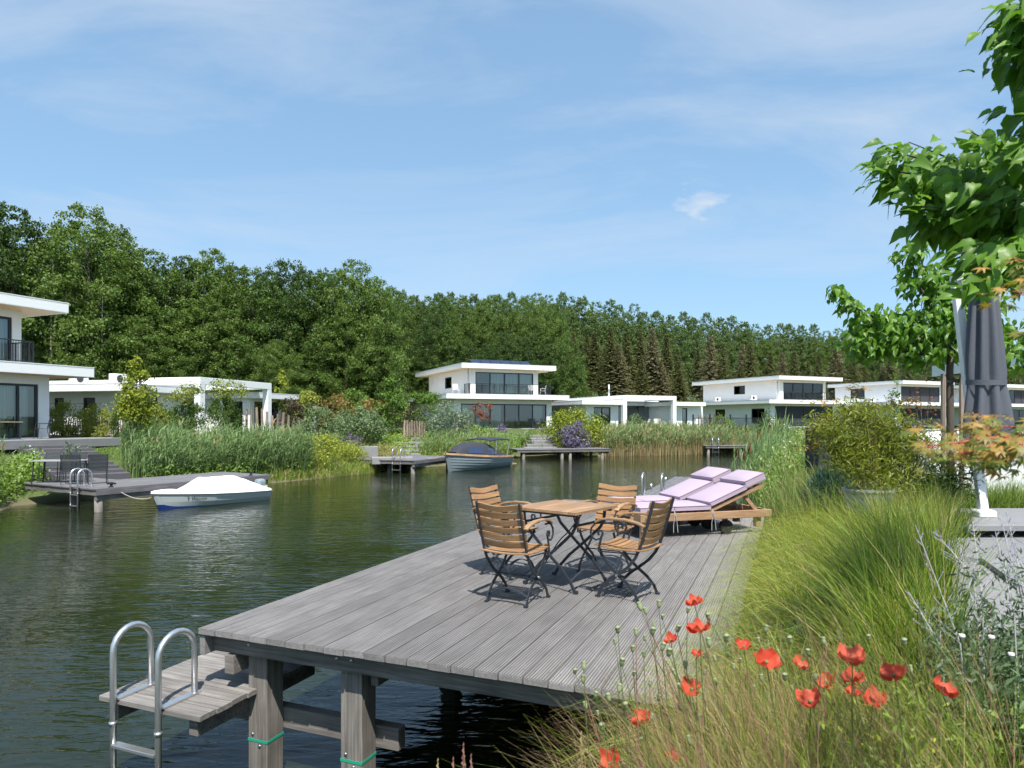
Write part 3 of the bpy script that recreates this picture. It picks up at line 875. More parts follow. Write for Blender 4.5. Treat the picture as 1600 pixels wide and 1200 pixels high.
# --- middle house (C)
OC = (-5.85, 61.0)
hc = House('probe', None, OC, A24); bpy.data.objects.remove(hc.e)
ux0, uy0 = 1.8, 1.0
uw = (ux0+1.1, hc.sx(840.7, uy0+0.8), uy0+0.8, 14.6)
lw = (1.0, 11.05, 0.9, 15.5)
HC = two_storey('white two-storey flat-roofed house in the middle behind the blue sloop', OC, A24,
    (0,12.5,0,16.2), (ux0,ux0+9.8,uy0,uy0+15.2), lw, uw,
    [(hc.sx(720.4,0.9), hc.sx(854.0,0.9), 0.03, 2.33, 6, 0.85)],
    [(hc.sx(742.9,1.8), hc.sx(833.4,1.8), L1+0.08, U0-0.28, 4, 0.5)],
    side_low=[(2.2,3.3,1.2,2.25,1,0)], side_up=[(hc.sy(705,2.9)-0.1, hc.sy(695.5,2.9)+0.1, L1+0.85, U0-0.45, 1, 0)],
    rail=[(2.35,0.75+1.0),(2.35,0.28),(10.6,0.28),(10.6,1.6)], solar=(3.5,10.2,2.6,3.6))
HC.paving(0,13.5,-2.8,0.895)
# --- house E, right
OE = tuple(dp(1202.4,657,78.5)[:2])
he = House('probe', None, OE, A24); bpy.data.objects.remove(he.e)
eu = (he.sx(1217.5,1.0)+0.0)
EL = he.sy(1081, eu)-1.0
uwE = (eu+0.9, he.sx(1290,1.8), 1.8, max(12, min(20, EL-0.3)))
lwE = (1.0, he.sx(1215,0.9)+9.5, 0.9, 18.5)
HE = two_storey('white two-storey house with dark sun screens beyond the cattails', OE, A24,
    (0,13.5,0,19.5), (eu,he.sx(1317,1.0),1.0,1.0+EL), lwE, uwE,
    [(he.sx(1211,0.9), he.sx(1301,0.9), 0.05, 2.5, 4, 0, (0,1,2,3))],
    [(he.sx(1224,1.8), he.sx(1286,1.8), L1+0.08, U0-0.28, 4, 0.9)],
    side_low=[(he.sy(1194.5,1.0), he.sy(1174,1.0), 0.4, 2.2, 2, 0), (he.sy(1133,1.0), he.sy(1117.5,1.0), 0.9, 2.2, 1, 0)],
    side_up=[(he.sy(1164,uwE[0]), he.sy(1146.5,uwE[0]), L1+0.95, U0-0.4, 2, 0.9, (0,))],
    rail=[(eu+0.9,0.35),(he.sx(1301,0.35),0.35),(he.sx(1302,0.35),1.7)],
    vents=[(0.6,3.2,L1,0.9),(0.6,9.5,L1,0.9)])
HE.paving(-2,15,-3,0.895)
# --- house F
OF = tuple(dp(1400,657,88)[:2])
hf = House('probe', None, OF, A24); bpy.data.objects.remove(hf.e)
fu = hf.sx(1411,1.0); FL = min(22, hf.sy(1293, fu)-1.0)
HF = two_storey('white two-storey house with dark upper windows behind the slim young tree', OF, A24,
    (0,13.5,0,20), (fu,fu+10.5,1.0,1.0+FL), (1.0,11.8,0.9,19), (fu+0.4,fu+9.0,1.8,max(12,FL-0.3)),
    [(2.0,10.5,0.05,2.4,4,0,(0,1,2,3))], [(fu+0.7,fu+8.6,L1+0.08,U0-0.28,4,0,(0,1,2,3))],
    side_up=[(hf.sy(1351,fu+0.4), hf.sy(1329,fu+0.4), L1+0.6, U0-0.35, 1, 0, (0,))],
    vents=[(0.6,4.0,L1,1.0),(0.6,6.5,L1,1.0)])
# --- house G, far right beyond the parasol
OG = tuple(dp(1568,657,98)[:2])
hg = House('probe', None, OG, A24); bpy.data.objects.remove(hg.e)
HG = two_storey('far white two-storey house showing just right of the folded parasol', OG, A24,
    (-1.5,12,0,18), (-1.0,9.5,1.0,17), (0.5,11,0.9,17), (0.4,8.6,1.8,16),
    [(1.2,9.8,0.05,2.4,4,0.5)], [(hg.sx(1576,1.8),hg.sx(1576,1.8)+6.5,L1+0.08,U0-0.28,4,0.2,(1,2))])
# --- house A, left edge
A_A = math.atan2(0.922, 0.388)
uA = Vector((math.cos(A_A), math.sin(A_A)))
OA = (-19.2-14*uA.x, 31.4-14*uA.y)
ha = House('probe', None, OA, A_A); bpy.data.objects.remove(ha.e)
aw = ha.sx(77,0.9); au_end = ha.sx(107.7,0.6)
uwx1 = ha.sx(33.5,2.0)
HA = two_storey('white two-storey house cut off at the left picture edge with balcony', OA, A_A,
    (0,14,0,14), (1.0,au_end,0.6,12), (1.0,aw,0.9,13), (2.0,uwx1,2.0,11.5),
    [(ha.sx(-110,0.9), ha.sx(60,0.9), 0.03, 2.36, 5, 0.9)],
    [(ha.sx(-90,2.0), ha.sx(19,2.0), L1+0.08, U0-0.32, 4, 0.3)],
    rail=[(3.0,0.55),(ha.sx(52,0.55),0.55),(ha.sx(52,0.55)+0.02,2.2)])
HA.paving(0,16.5,-1.6,0.895)

# --- bungalows with a white portal
def bungalow(label, O, ang, portal, roofs, rooms, wins, extra=None):
    """portal: x0,x1,z_top,depth; roofs/rooms lists of boxes"""
    H = House('bungalow', label, O, ang)
    x0, x1, zt, dpt = portal
    P = empty('portal', (0,0,0), 0, parent=H.e)
    t = 0.42
    mb = MB(); mb.box(x0,x0+t,0,t,0,zt-t-0.001); mb.build('column', M['fascia'], P, bevel=0.015)
    mb = MB(); mb.box(x1-t,x1,0,t,0,zt-t-0.001); mb.build('column', M['fascia'], P, bevel=0.015)
    mb = MB(); mb.box(x0,x1,0,t,zt-t,zt); mb.build('beam', M['fascia'], P, bevel=0.015)
    for x in (x0, x1-t):
        mb = MB(); mb.box(x,x+t,t+0.002,dpt,zt-t,zt); mb.build('beam', M['fascia'], P, bevel=0.015)
    for r in roofs: H.slab(*r)
    for r in rooms: H.box_room(*r[:6], front=r[6], left=r[7])
    for w_ in wins: H.window(*w_[0], **w_[1])
    return H
# bungalow B (left bank), front to the right and away, its near gable faces us
A_B = math.atan2(0.968, 0.25)
uB = Vector((math.cos(A_B), math.sin(A_B))); vB = Vector((-math.sin(A_B), math.cos(A_B)))
OBv = Vector((-17.9, 39.2)); OB = (OBv.x, OBv.y)
hb = House('probe', None, OB, A_B); bpy.data.objects.remove(hb.e)
# near wing: slab corner seen at px 192
cx = (Vector((-19.9,35.0))-OBv); bx0 = cx.dot(uB); by0 = cx.dot(vB)
lx1 = hb.sy(88, bx0+0.7); 
HB = bungalow('long white bungalow with portal frame behind the reeds on the left bank', OB, A_B, (0,6.95,3.28,5.0),
    [(bx0,1.2,by0,by0+14,2.3,2.68,'roof'), (1.3,7.0,5.1,14,2.86,3.26,'roof'), (7.1,12.2,1.2,12,2.3,2.68,'roof')],
    [(bx0+0.7,1.0,by0+0.8,by0+13.5,0,2.287,[(bx0+1.3,bx0+3.2,0.05,2.1)],
        [(hb.sy(95,bx0+0.7)-0.2,hb.sy(95,bx0+0.7)+0.45,0.6,2.0),(hb.sy(139,bx0+0.7)-0.4,hb.sy(139,bx0+0.7)+0.4,0.05,2.0)]),
     (1.0,7.4,5.6,13,0,2.84,[(1.5,6.9,0.05,2.3)],[]),
     (7.42,11.2,2.0,11,0,2.287,[(7.9,9.2,0.05,2.1),(9.7,10.8,0.05,2.1)],[(2.6,4.2,0.05,2.1)])],
    [(('f',by0+0.8,bx0+1.3,bx0+3.2,0.05,2.1),dict(n=2,curtain=0)),
     (('l',bx0+0.7,hb.sy(95,bx0+0.7)-0.2,hb.sy(95,bx0+0.7)+0.45,0.6,2.0),dict(n=1)),
     (('l',bx0+0.7,hb.sy(139,bx0+0.7)-0.4,hb.sy(139,bx0+0.7)+0.4,0.05,2.0),dict(n=1)),
     (('f',5.6,1.5,6.9,0.05,2.3),dict(n=4,curtain=0.3)),
     (('f',2.0,7.9,9.2,0.05,2.1),dict(n=1,curtain=1)), (('f',2.0,9.7,10.8,0.05,2.1),dict(n=1)),
     (('l',7.42,2.6,4.2,0.05,2.1),dict(n=1))])
HB.vent(bx0+1.2, hb.sy(123,bx0+1.2), 2.715, 1.0); HB.vent(bx0+2.0, hb.sy(185,bx0+2.0), 2.715, 1.0)
HB.paving(-5,13,-1.5,5.5)
# bungalow D
OD = tuple(dp(974,657,68)[:2])
hd = House('probe', None, OD, A24); bpy.data.objects.remove(hd.e)
px1 = hd.sx(1057,0)
dl = hd.sx(910,-0.6)
HD = bungalow('white bungalow with portal frame behind the tan reeds', OD, A24, (0,px1,3.3,5.0),
    [(dl,-0.25,-0.6,13,2.32,2.70,'roof'), (0.05,px1+1.5,5.1,15,2.86,3.27,'roof'), (px1+0.02,hd.sx(1103,0.6),0.6,12,2.32,2.70,'roof')],
    [(dl+0.9,-0.4,0.3,12,0,2.307,[(hd.sx(928,0.3),hd.sx(954,0.3),0.05,2.1)],[]),
     (-0.38,px1+0.6,5.6,14,0,2.84,[(0.4,hd.sx(1029,5.6),0.05,2.4)],[]),
     (px1+0.62,hd.sx(1098,1.5),1.5,11,0,2.307,[(hd.sx(1066,1.5),hd.sx(1074,1.5),0.05,2.1)],[])],
    [(('f',0.3,hd.sx(928,0.3),hd.sx(954,0.3),0.05,2.1),dict(n=2)),
     (('f',5.6,0.4,hd.sx(1029,5.6),0.05,2.4),dict(n=3,curtain=0.2)),
     (('f',1.5,hd.sx(1066,1.5),hd.sx(1074,1.5),0.05,2.1),dict(n=1,curtain=1))])
mb = MB(); mb.tube([(4.0,9,3.2),(4.0,9,4.9)], 0.10, 10); mb.build('flue', M['galv'], HD.e, smooth=True)
HD.paving(-6,px1+6,-2.5,5.5)

# --- the eaves of the house this terrace belongs to, at the right edge
ho = empty('house', (0,0,0), 0, 'corner of a pale house with timber-lined eaves at the right picture edge', 'house')
c0 = dp(1563,567,15.0)
mb = MB()
e0, e1 = dp(1566,556,15.0), dp(1700,520,13.0)
mb.add([dp(1566,575,15.0), dp(1700,562,13.0), e1, e0, dp(1566,575,15.0)+Vector((0.3,3,0)), dp(1700,562,13.0)+Vector((3,3,0)), e1+Vector((3,3,0)), e0+Vector((0.3,3,0))],
       [(0,1,2,3),(7,6,5,4),(3,2,6,7),(1,0,4,5),(2,1,5,6),(0,3,7,4)])
mb.build('roof', M['fascia'], ho)
mb = MB(); b0 = dp(1568,577,15.05); b1 = dp(1700,565,13.05)
mb.add([b0,b1,b1+Vector((3,2.9,0)),b0+Vector((0.3,2.9,0))],[(3,2,1,0)]); mb.build('soffit', M['soffit'], ho)
mb = MB(); mb.box(c0.x+2.6,c0.x+8,16.5,16.8,1.3,c0.z-0.2); mb.build('wall', M['white'], ho)
# ------------------------------------------------------------------ teak and steel furniture on the near deck
def teak_chair():
    """folding armchair; local +y is where the sitter looks, origin between the feet"""
    C = empty('folding_armchair', (0,0,0))
    hw = 0.205
    side = [(-0.335,0.875),(-0.285,0.70),(-0.235,0.54),(-0.205,0.455),(-0.165,0.375),(-0.10,0.295),(0.0,0.215),(0.09,0.15),(0.155,0.085),(0.195,0.0)]
    rear = [(0.195,0.435),(0.165,0.37),(0.10,0.29),(0.01,0.215),(-0.09,0.145),(-0.155,0.075),(-0.19,0.0)]
    for s in (-1, 1):
        x = s*hw
        mb = MB(); mb.ribbon([(x,y,z) for y,z in side], 0.010, 0.026, (1,0,0)); mb.box(x-0.014,x+0.014,0.175,0.215,0.0,0.016); mb.build('upright', M['steel'], C)
        xi = s*(hw-0.016)
        mb = MB(); mb.ribbon([(xi,y,z) for y,z in rear], 0.010, 0.026, (1,0,0)); mb.box(xi-0.014,xi+0.014,-0.21,-0.17,0.0,0.016); mb.build('leg', M['steel'], C)
        mb = MB(); mb.lathe([(0.0,-0.012),(0.013,-0.012),(0.013,0.012),(0.0,0.012)], 10)
        b = mb.build('pivot_bolt', M['bolt'], C); b.location = (x+s*0.004,0.005,0.213); b.rotation_euler = (0,rad(90),0)
        # scrolled arm bracket
        xa = s*(hw+0.018)
        sc = [(xa,0.175,0.40),(xa,0.165,0.47),(xa,0.150,0.53),(xa,0.135,0.56),(xa,0.145,0.585),(xa,0.172,0.585),(xa,0.182,0.56),(xa,0.168,0.545)]
        mb = MB(); mb.ribbon(sc, 0.012, 0.018, (1,0,0))
        arc = [(xa,0.10,0.655),(xa,0.16,0.655),(xa,0.215,0.64),(xa,0.25,0.60),(xa,0.255,0.555),(xa,0.235,0.515),(xa,0.20,0.50),(xa,0.165,0.515)]
        mb.ribbon(arc, 0.012, 0.014, (1,0,0)); mb.build('arm_bracket', M['steel'], C)
        arm = [(-0.268,0.655),(-0.20,0.682),(-0.08,0.700),(0.06,0.700),(0.15,0.685),(0.205,0.655)]
        mb = MB(); mb.ribbon([(xa,y,z) for y,z in arm], 0.048, 0.020, (1,0,0)); mb.build('armrest', M['teak_y'], C, bevel=0.005)
        mb = MB(); mb.tube([(x,0.18,0.40),(x,-0.195,0.415)], 0.006, 6); mb.build('seat_rail', M['steel'], C)
    # arched flat stretchers between the feet
    for (y, z) in ((-0.158,0.078),(0.135,0.105)):
        pts = [(-hw+0.02+ (2*hw-0.04)*k/10, y, z+0.055*math.sin(math.pi*k/10)) for k in range(11)]
        mb = MB(); mb.ribbon(pts, 0.034, 0.006, (0,1,0.0)); mb.build('stretcher', M['steel'], C)
    mb = MB(); mb.tube([(-hw,0.0,0.215),(hw,0.0,0.215)], 0.006, 6); mb.build('stretcher', M['steel'], C)
    # seat slats, each bowed, in a dished seat
    for k in range(8):
        y = -0.205+k*0.0575; z = 0.452-0.020*math.sin(math.pi*(k+0.5)/8)+0.010*(k/7)
        mb = MB(); n = 8
        pts = [(-0.225+0.45*i/n, y, z-0.012*math.sin(math.pi*i/n)) for i in range(n+1)]
        mb.ribbon(pts, 0.049, 0.014, (0,1,0)); mb.build('seat_slat', M['teak'], C, bevel=0.003)
    # back slats, hollowed
    d = Vector((0,-0.335+0.235,0.875-0.54)).normalized()
    nrm = Vector((0, d.z, -d.y))
    for k in range(6):
        c = Vector((0,-0.222,0.515)) + d*(k*0.066) + nrm*0.010
        n = 8; pts = []
        for i in range(n+1):
            t = i/n
            pts.append(c + Vector((-0.222+0.444*t,0,0)) - nrm*(0.022*math.sin(math.pi*t)) + d*(0.010*math.cos(2*math.pi*t) if k == 5 else 0.004*math.cos(2*math.pi*t)))
        mb = MB(); mb.ribbon(pts, 0.052, 0.014, d); mb.build('back_slat', M['teak'], C, bevel=0.003)
    return C
T_C = Vector((0.506, 6.49)); E2 = Vector((math.cos(rad(51)), math.sin(rad(51)))); E1 = Vector((E2.y, -E2.x))
chair0 = teak_chair()
def put_chair(first, pos, fwd, label, group, z=DECK_Z):
    c = first if first.get('used') is None else copy_tree(first)
    if first.get('used') is None: first['used'] = 1
    c.location = (pos.x, pos.y, z)
    c.rotation_euler = (0,0,math.atan2(fwd.y, fwd.x)-math.pi/2)
    tag(c, label, 'chair', group)
    return c
G4 = 'teak folding armchairs around the square table'
put_chair(chair0, T_C-E2*0.735, Vector((0.49,0.87)), 'teak slatted armchair nearest the low landing, its back towards us', G4)
for p, f, lb in ((T_C+E1*0.68, Vector((-0.80,0.60)), 'teak slatted armchair in front of the poppies, turned side-on to us'),
                 (T_C-E1*0.68+Vector((-0.02,0.0)), Vector((0.80,-0.60)), 'teak slatted armchair on the water side of the square table'),
                 (T_C+E2*0.72, Vector((-0.55,-0.83)), 'teak slatted armchair on the far side between the table and the loungers')):
    put_chair(chair0, p, f, lb, G4)
for o in list(scene.objects):
    if 'used' in o.keys(): del o['used']

tb = empty('folding_table', (T_C.x, T_C.y, DECK_Z), math.atan2(E1.y, E1.x), 'square teak folding table with crossed black steel legs', 'table')
hs = 0.36
for k in range(8):
    mb = MB(); x0 = -hs+k*(2*hs/8)
    mb.cbox(x0+0.0006, x0+2*hs/8-0.0006, -hs, hs, 0.715, 0.740, 0.0015); mb.build('table_board', M['teak_y'], tb)
for y in (-hs+0.07, hs-0.07):
    mb = MB(); mb.bar((-hs+0.03,y,0.70),(hs-0.03,y,0.70),0.025,0.022); mb.build('top_rail', M['steel'], tb)
for s in (-1, 1):
    y = s*0.265
    mb = MB(); mb.ribbon([(-0.29,y,0.69),(-0.28,y,0.60),(-0.24,y,0.53),(-0.06,y,0.37),(0.12,y,0.22),(0.24,y,0.09),(0.295,y,0.0)], 0.014, 0.026, (0,1,0)); mb.box(0.275,0.315,y-0.014,y+0.014,0,0.03); mb.build('leg', M['steel'], tb)
    y = s*0.238
    mb = MB(); mb.ribbon([(0.29,y,0.69),(0.28,y,0.60),(0.24,y,0.53),(0.06,y,0.37),(-0.12,y,0.22),(-0.24,y,0.09),(-0.295,y,0.0)], 0.014, 0.026, (0,1,0)); mb.box(-0.315,-0.275,y-0.014,y+0.014,0,0.03); mb.build('leg', M['steel'], tb)
for (x, z) in ((0.235,0.10),(-0.235,0.10)):
    pts = [(x,-0.26+0.52*k/10,z+0.07*math.sin(math.pi*k/10)) for k in range(11)]
    mb = MB(); mb.ribbon(pts, 0.028, 0.006, (1,0,0)); mb.build('stretcher', M['steel'], tb)
for x in (-0.27, 0.27):
    mb = MB(); mb.bar((x,-0.26,0.60),(x,0.26,0.60),0.012,0.022); mb.build('stretcher', M['steel'], tb)
mb = MB(); mb.tube([(-0.235,0.0,0.17),(-0.10,0.0,0.36),(-0.06,0.02,0.42),(0.04,0.0,0.50),(0.20,0.0,0.69)], 0.006, 6); mb.build('brace', M['steel'], tb)

# ------------------------------------------------------------------ sun loungers
def lounger(label, P0, L, N):
    rz = math.atan2(L.y, L.x)
    S = empty('sun_lounger', (P0.x, P0.y, DECK_Z), rz, label, 'sun lounger', 'wooden sun loungers side by side')
    Wd, Ln, hz = 0.64, 2.02, 0.335
    for y in (0.0, Wd-0.04):
        mb = MB(); mb.box(0,Ln,y,y+0.04,hz-0.115,hz-0.015); mb.build('side_rail', M['lounger_wood'], S, bevel=0.006)
    for x in (0.0, Ln-0.04):
        mb = MB(); mb.box(x,x+0.04,0.042,Wd-0.042,hz-0.11,hz-0.02); mb.build('end_rail', M['lounger_wood'], S)
    for (x, h) in ((0.04,0.0),(1.80,0.0)):
        for y in (0.043, Wd-0.043-0.075):
            mb = MB(); mb.box(x,x+0.085,y,y+0.075,h if x < 1 else 0.08,hz-0.02); mb.build('leg', M['lounger_wood'], S, bevel=0.005)
    for y in (0.10, Wd-0.10):
        mb = MB(); mb.tube([(0,-0.03,0),(0,0.03,0)], 0.095, 18); w_ = mb.build('wheel', M['rubber'], S, smooth=False); w_.location = (1.35,y,0.096)
    for k in range(9):
        mb = MB(); x = 0.05+k*0.115; mb.box(x,x+0.075,0.042,Wd-0.042,hz-0.03,hz-0.008); mb.build('slat', M['lounger_wood'], S)
    h = Vector((1.06,0,hz-0.01)); a = rad(21); d = Vector((math.cos(a),0,math.sin(a))); n = Vector((-math.sin(a),0,math.cos(a)))
    for y in (0.05, Wd-0.08):
        mb = MB(); mb.bar(h+Vector((0,y+0.015,0)), h+d*0.93+Vector((0,y+0.015,0)), 0.03, 0.045, (0,0,1)); mb.build('back_rail', M['lounger_wood'], S)
    for k in range(7):
        c = h+d*(0.08+k*0.125); mb = MB(); mb.bar(c+Vector((0,0.05,0))+n*0.026, c+Vector((0,Wd-0.05,0))+n*0.026, 0.075, 0.012, n); mb.build('back_slat', M['lounger_wood'], S)
    mb = MB(); mb.bar(h+d*0.62+Vector((0,0.1,-0.03)), (1.86,0.1,hz-0.06), 0.03, 0.05); mb.build('prop', M['lounger_wood'], S)
    mb = MB(); mb.bar(h+d*0.62+Vector((0,Wd-0.1,-0.03)), (1.86,Wd-0.1,hz-0.06), 0.03, 0.05); mb.build('prop', M['lounger_wood'], S)
    def pad(o, ax, nn, l, th, name):
        """padded cushion: rounded box swelling in the middle"""
        nx_, ny_ = 8, 6
        vs = []; fs = []
        y0, y1 = 0.025, Wd-0.025
        def P(i, j, top):
            u = i/nx_; v = j/ny_
            e = min(u,1-u)*l; g2 = min(v,1-v)*(y1-y0)
            r = min(1.0, e/0.05)*min(1.0, g2/0.05)
            zz = (th*(0.80+0.20*r)+0.012*math.sin(math.pi*u)*math.sin(math.pi*v)) if top else 0.008*(1-r)
            ins = 0.0
            return o+ax*(u*l)+Vector((0,y0+(y1-y0)*v,0))+nn*zz
        for top in (1, 0):
            for i in range(nx_+1):
                for j in range(ny_+1): vs.append(P(i,j,top))
        s_ = (nx_+1)*(ny_+1)
        for i in range(nx_):
            for j in range(ny_):
                q = i*(ny_+1)+j
                fs.append((q,q+ny_+1,q+ny_+2,q+1)); fs.append((s_+q,s_+q+1,s_+q+ny_+2,s_+q+ny_+1))
        for i in range(nx_):
            q = i*(ny_+1); fs.append((q,s_+q,s_+q+ny_+1,q+ny_+1)); q += ny_; fs.append((q+ny_+1,s_+q+ny_+1,s_+q,q))
        for j in range(ny_):
            q = j; fs.append((q+1,s_+q+1,s_+q,q)); q = nx_*(ny_+1)+j; fs.append((q,s_+q,s_+q+1,q+1))
        mb = MB(); mb.add(vs, fs); c = mb.build(name, M['lilac'], S, smooth=True)
        es = c.modifiers.new('edge', 'EDGE_SPLIT'); es.split_angle = rad(50)
        # piping round the upper rim
        ring = [P(i,0,1) for i in range(nx_+1)]+[P(nx_,j,1) for j in range(1,ny_+1)]+[P(i,ny_,1) for i in range(nx_-1,-1,-1)]+[P(0,j,1) for j in range(ny_-1,-1,-1)]
        mb = MB(); mb.tube(ring, 0.006, 6); mb.build('piping', M['lilac_d'], c, smooth=True)
        ring = [p-nn*(th*0.62) for p in ring]
        mb = MB(); mb.tube(ring, 0.005, 6); mb.build('piping', M['lilac_d'], c, smooth=True)
    X = Vector((1,0,0)); Z = Vector((0,0,1))
    pad(Vector((0.01,0,hz+0.002)), X, Z, 0.50, 0.085, 'foot_cushion')
    pad(Vector((0.52,0,hz+0.002)), X, Z, 0.55, 0.085, 'seat_cushion')
    pad(h+d*0.04+n*0.045, d, n, 0.60, 0.085, 'back_cushion')
    pad(h+d*0.645+n*0.060, d, n, 0.33, 0.13, 'head_cushion')
    for x in (0.50, 1.08):
        for s in (-0.025, 0.03):
            mb = MB(); mb.tube([(x,0.01,hz+0.02),(x+s*0.4,-0.018,hz-0.05),(x+s,-0.012,hz-0.16),(x+s*1.2,-0.02,hz-0.26)], 0.004, 5); mb.build('tie_cord', M['rope'], S)
    return S
LL = Vector((0.955, 0.297)); LN = Vector((-0.297, 0.955)); LP0 = Vector((1.67, 8.86))
lounger('nearer lilac-cushioned wooden sun lounger, right of the teak chairs', LP0, LL, LN)
lounger('farther lilac-cushioned wooden sun lounger, behind the nearer one', LP0+LN*0.70+LL*(-0.05), LL, LN)

# ------------------------------------------------------------------ boats
def hull_grid(L, b, s, k, rake, strakes, lap=0.0, full=0.55, n=26):
    """half sections from sheer to keel for both sides; b,s,k are functions of t; returns MB"""
    mb = MB()
    for sgn in (-1, 1):
        rows = []
        ts = [(i/n)**1.25 for i in range(n+1)]
        vv = []
        for q in range(strakes):
            vv.append((q/strakes, 0.0)); vv.append(((q+1)/strakes-0.0001, lap))
        for t in ts:
            row = []
            for (v, off) in vv:
                z = s(t)+(k(t)-s(t))*v
                y = b(t)*(1-v**2.2)**full if v < 1 else 0.0
                x = t*L - rake*(1-t)**3*max(0.0, z+0.3)
                row.append((x, sgn*(y+(off if 0.02 < t else 0)), z))
            rows.append(row)
        nv = len(vv); vs = [p for r in rows for p in r]; fs = []
        for i in range(len(ts)-1):
            for j in range(nv-1):
                a = i*nv+j
                f = (a,a+1,a+nv+1,a+nv)
                fs.append(f if sgn > 0 else f[::-1])
        mb.add(vs, fs)
        # transom
        last = rows[-1]
        mb.add([(p[0],0,p[2]) for p in last]+last, [((j,j+1,nv+j+1,nv+j) if sgn > 0 else (nv+j,nv+j+1,j+1,j)) for j in range(nv-1)])
    return mb
def cover_mesh(L, b, s, ridge, rake, n=34, m=16, sharp=1.5, wr=0.010, over=1.03, drop=0.05, x0=0.0, x1=1.0):
    mb = MB(); vs = []
    for i in range(n+1):
        t = x0+(x1-x0)*i/n
        for j in range(m+1):
            q = -1+2*j/m
            zz = s(t)+ridge(t)*(1-abs(q)**sharp)
            if abs(q) == 1: zz -= drop
            zz += wr*math.sin(9*t+7*q)*math.sin(17*t-5*q)*(1-abs(q))
            x = t*L - rake*(1-t)**3*max(0, s(t)+0.3)
            vs.append((x, b(t)*over*q, zz))
    mb.add(vs, [(i*(m+1)+j, (i+1)*(m+1)+j, (i+1)*(m+1)+j+1, i*(m+1)+j+1) for i in range(n) for j in range(m)])
    return mb
M['hull_white'] = plain('grey_white_hull', (0.46,0.50,0.48), rough=0.35, var=0.1, scale=4)
M['hull_blue'] = plain('blue_bottom_paint', (0.012,0.035,0.19), rough=0.35)
M['tarp'] = plain('white_tarpaulin', (0.80,0.80,0.80), rough=0.7, var=0.05, scale=4, bump=0.6, bscale=6)
M['hull_grey'] = plain('blue_grey_hull', (0.22,0.265,0.28), rough=0.25, var=0.08, scale=3)
M['navy'] = plain('dark_navy_canvas', (0.028,0.031,0.045), rough=0.8, var=0.12, bump=0.1)
M['vinyl'] = plain('clear_vinyl', (0.03,0.05,0.11), rough=0.08)
M['rubrail'] = wood('varnished_rail', (0.40,0.22,0.11), (0.60,0.38,0.22), grain=(3,30,30), rough=0.35)

# small white motor boat
Lb = 3.4
sh = lambda t: 0.50-0.16*t+0.03*(2*t-1)**2
bb = lambda t: 0.66*min(1.0, (t/0.42))**0.62*(1-0.10*max(0,t-0.6)/0.4) if t > 0 else 0.015
kk = lambda t: -0.25
B1 = empty('motor_boat', (-10.72,20.95,0.0), math.atan2(0.80,0.60), 'small white motor boat with blue waterline under a white tarpaulin', 'boat')
mb = hull_grid(Lb, bb, sh, kk, 0.42, 5, 0.0, 0.55); mb.build('hull', M['hull_white'], B1, smooth=False)
b2 = lambda t: bb(t)*0.995
mb = hull_grid(Lb*1.002, lambda t: bb(t)*(1-(0.62)**2.2)**0.55+0.012, lambda t: 0.13-0.09*t, lambda t: -0.25, 0.42, 3, 0.0, 0.5); mb.build('bottom_paint', M['hull_blue'], B1)
rr = lambda t: float(np.interp(t, [0,0.05,0.22,0.30,0.38,0.5,0.70,0.80,0.92,1.0], [0.02,0.05,0.07,0.26,0.43,0.45,0.46,0.33,0.15,0.05]))
cv = cover_mesh(Lb, bb, sh, rr, 0.42, sharp=2.6, wr=0.03, n=44, m=22).build('tarpaulin', M['tarp'], B1, smooth=True)
mb = MB()
for sgn in (-1,1):
    mb.tube([(t*Lb-0.42*(1-t)**3*(sh(t)+0.3), sgn*(bb(t)*1.03+0.008), sh(t)-0.045) for t in [i/24 for i in range(25)]], 0.016, 6)
mb.build('rub_rail', M['white_plastic'], B1, smooth=True)
cu = bpy.data.curves.new('lettering', 'FONT'); cu.body = "'t Woutje"; cu.size = 0.15; cu.shear = 0.3; cu.extrude = 0.002
cu.materials.append(M['frame'])
tmp = bpy.data.objects.new('lettering_curve', cu); COL.objects.link(tmp)
bpy.context.view_layer.update()
me_ = bpy.data.meshes.new_from_object(tmp.evaluated_get(bpy.context.evaluated_depsgraph_get()))
bpy.data.objects.remove(tmp)
to = bpy.data.objects.new('lettering', me_); link(to, B1)
ta = 0.16; tb2 = 0.30
pa = Vector((ta*Lb, -bb(ta)*0.985-0.012, sh(ta)-0.24)); pb = Vector((tb2*Lb, -bb(tb2)*0.985-0.012, sh(tb2)-0.24))
ax = (pb-pa).normalized(); upv = Vector((0,-0.14,1)).normalized(); nn_ = ax.cross(upv).normalized(); upv = nn_.cross(ax)
to.matrix_local = Matrix(((ax.x,upv.x,nn_.x,pa.x+nn_.x*0.03),(ax.y,upv.y,nn_.y,pa.y+nn_.y*0.03),(ax.z,upv.z,nn_.z,pa.z),(0,0,0,1)))
om = MB(); om.cbox(Lb-0.03,Lb+0.30,0.12,0.46,0.30,0.66,0.06); o_ = om.build('outboard_motor', M['hull_grey'], B1, bevel=0.05)
om = MB(); om.box(Lb+0.05,Lb+0.18,0.23,0.35,-0.4,0.32); om.build('drive_leg', M['frame'], o_)
om = MB(); om.box(Lb-0.035,Lb+0.305,0.115,0.465,0.36,0.42); om.build('white_band', M['white_plastic'], o_)
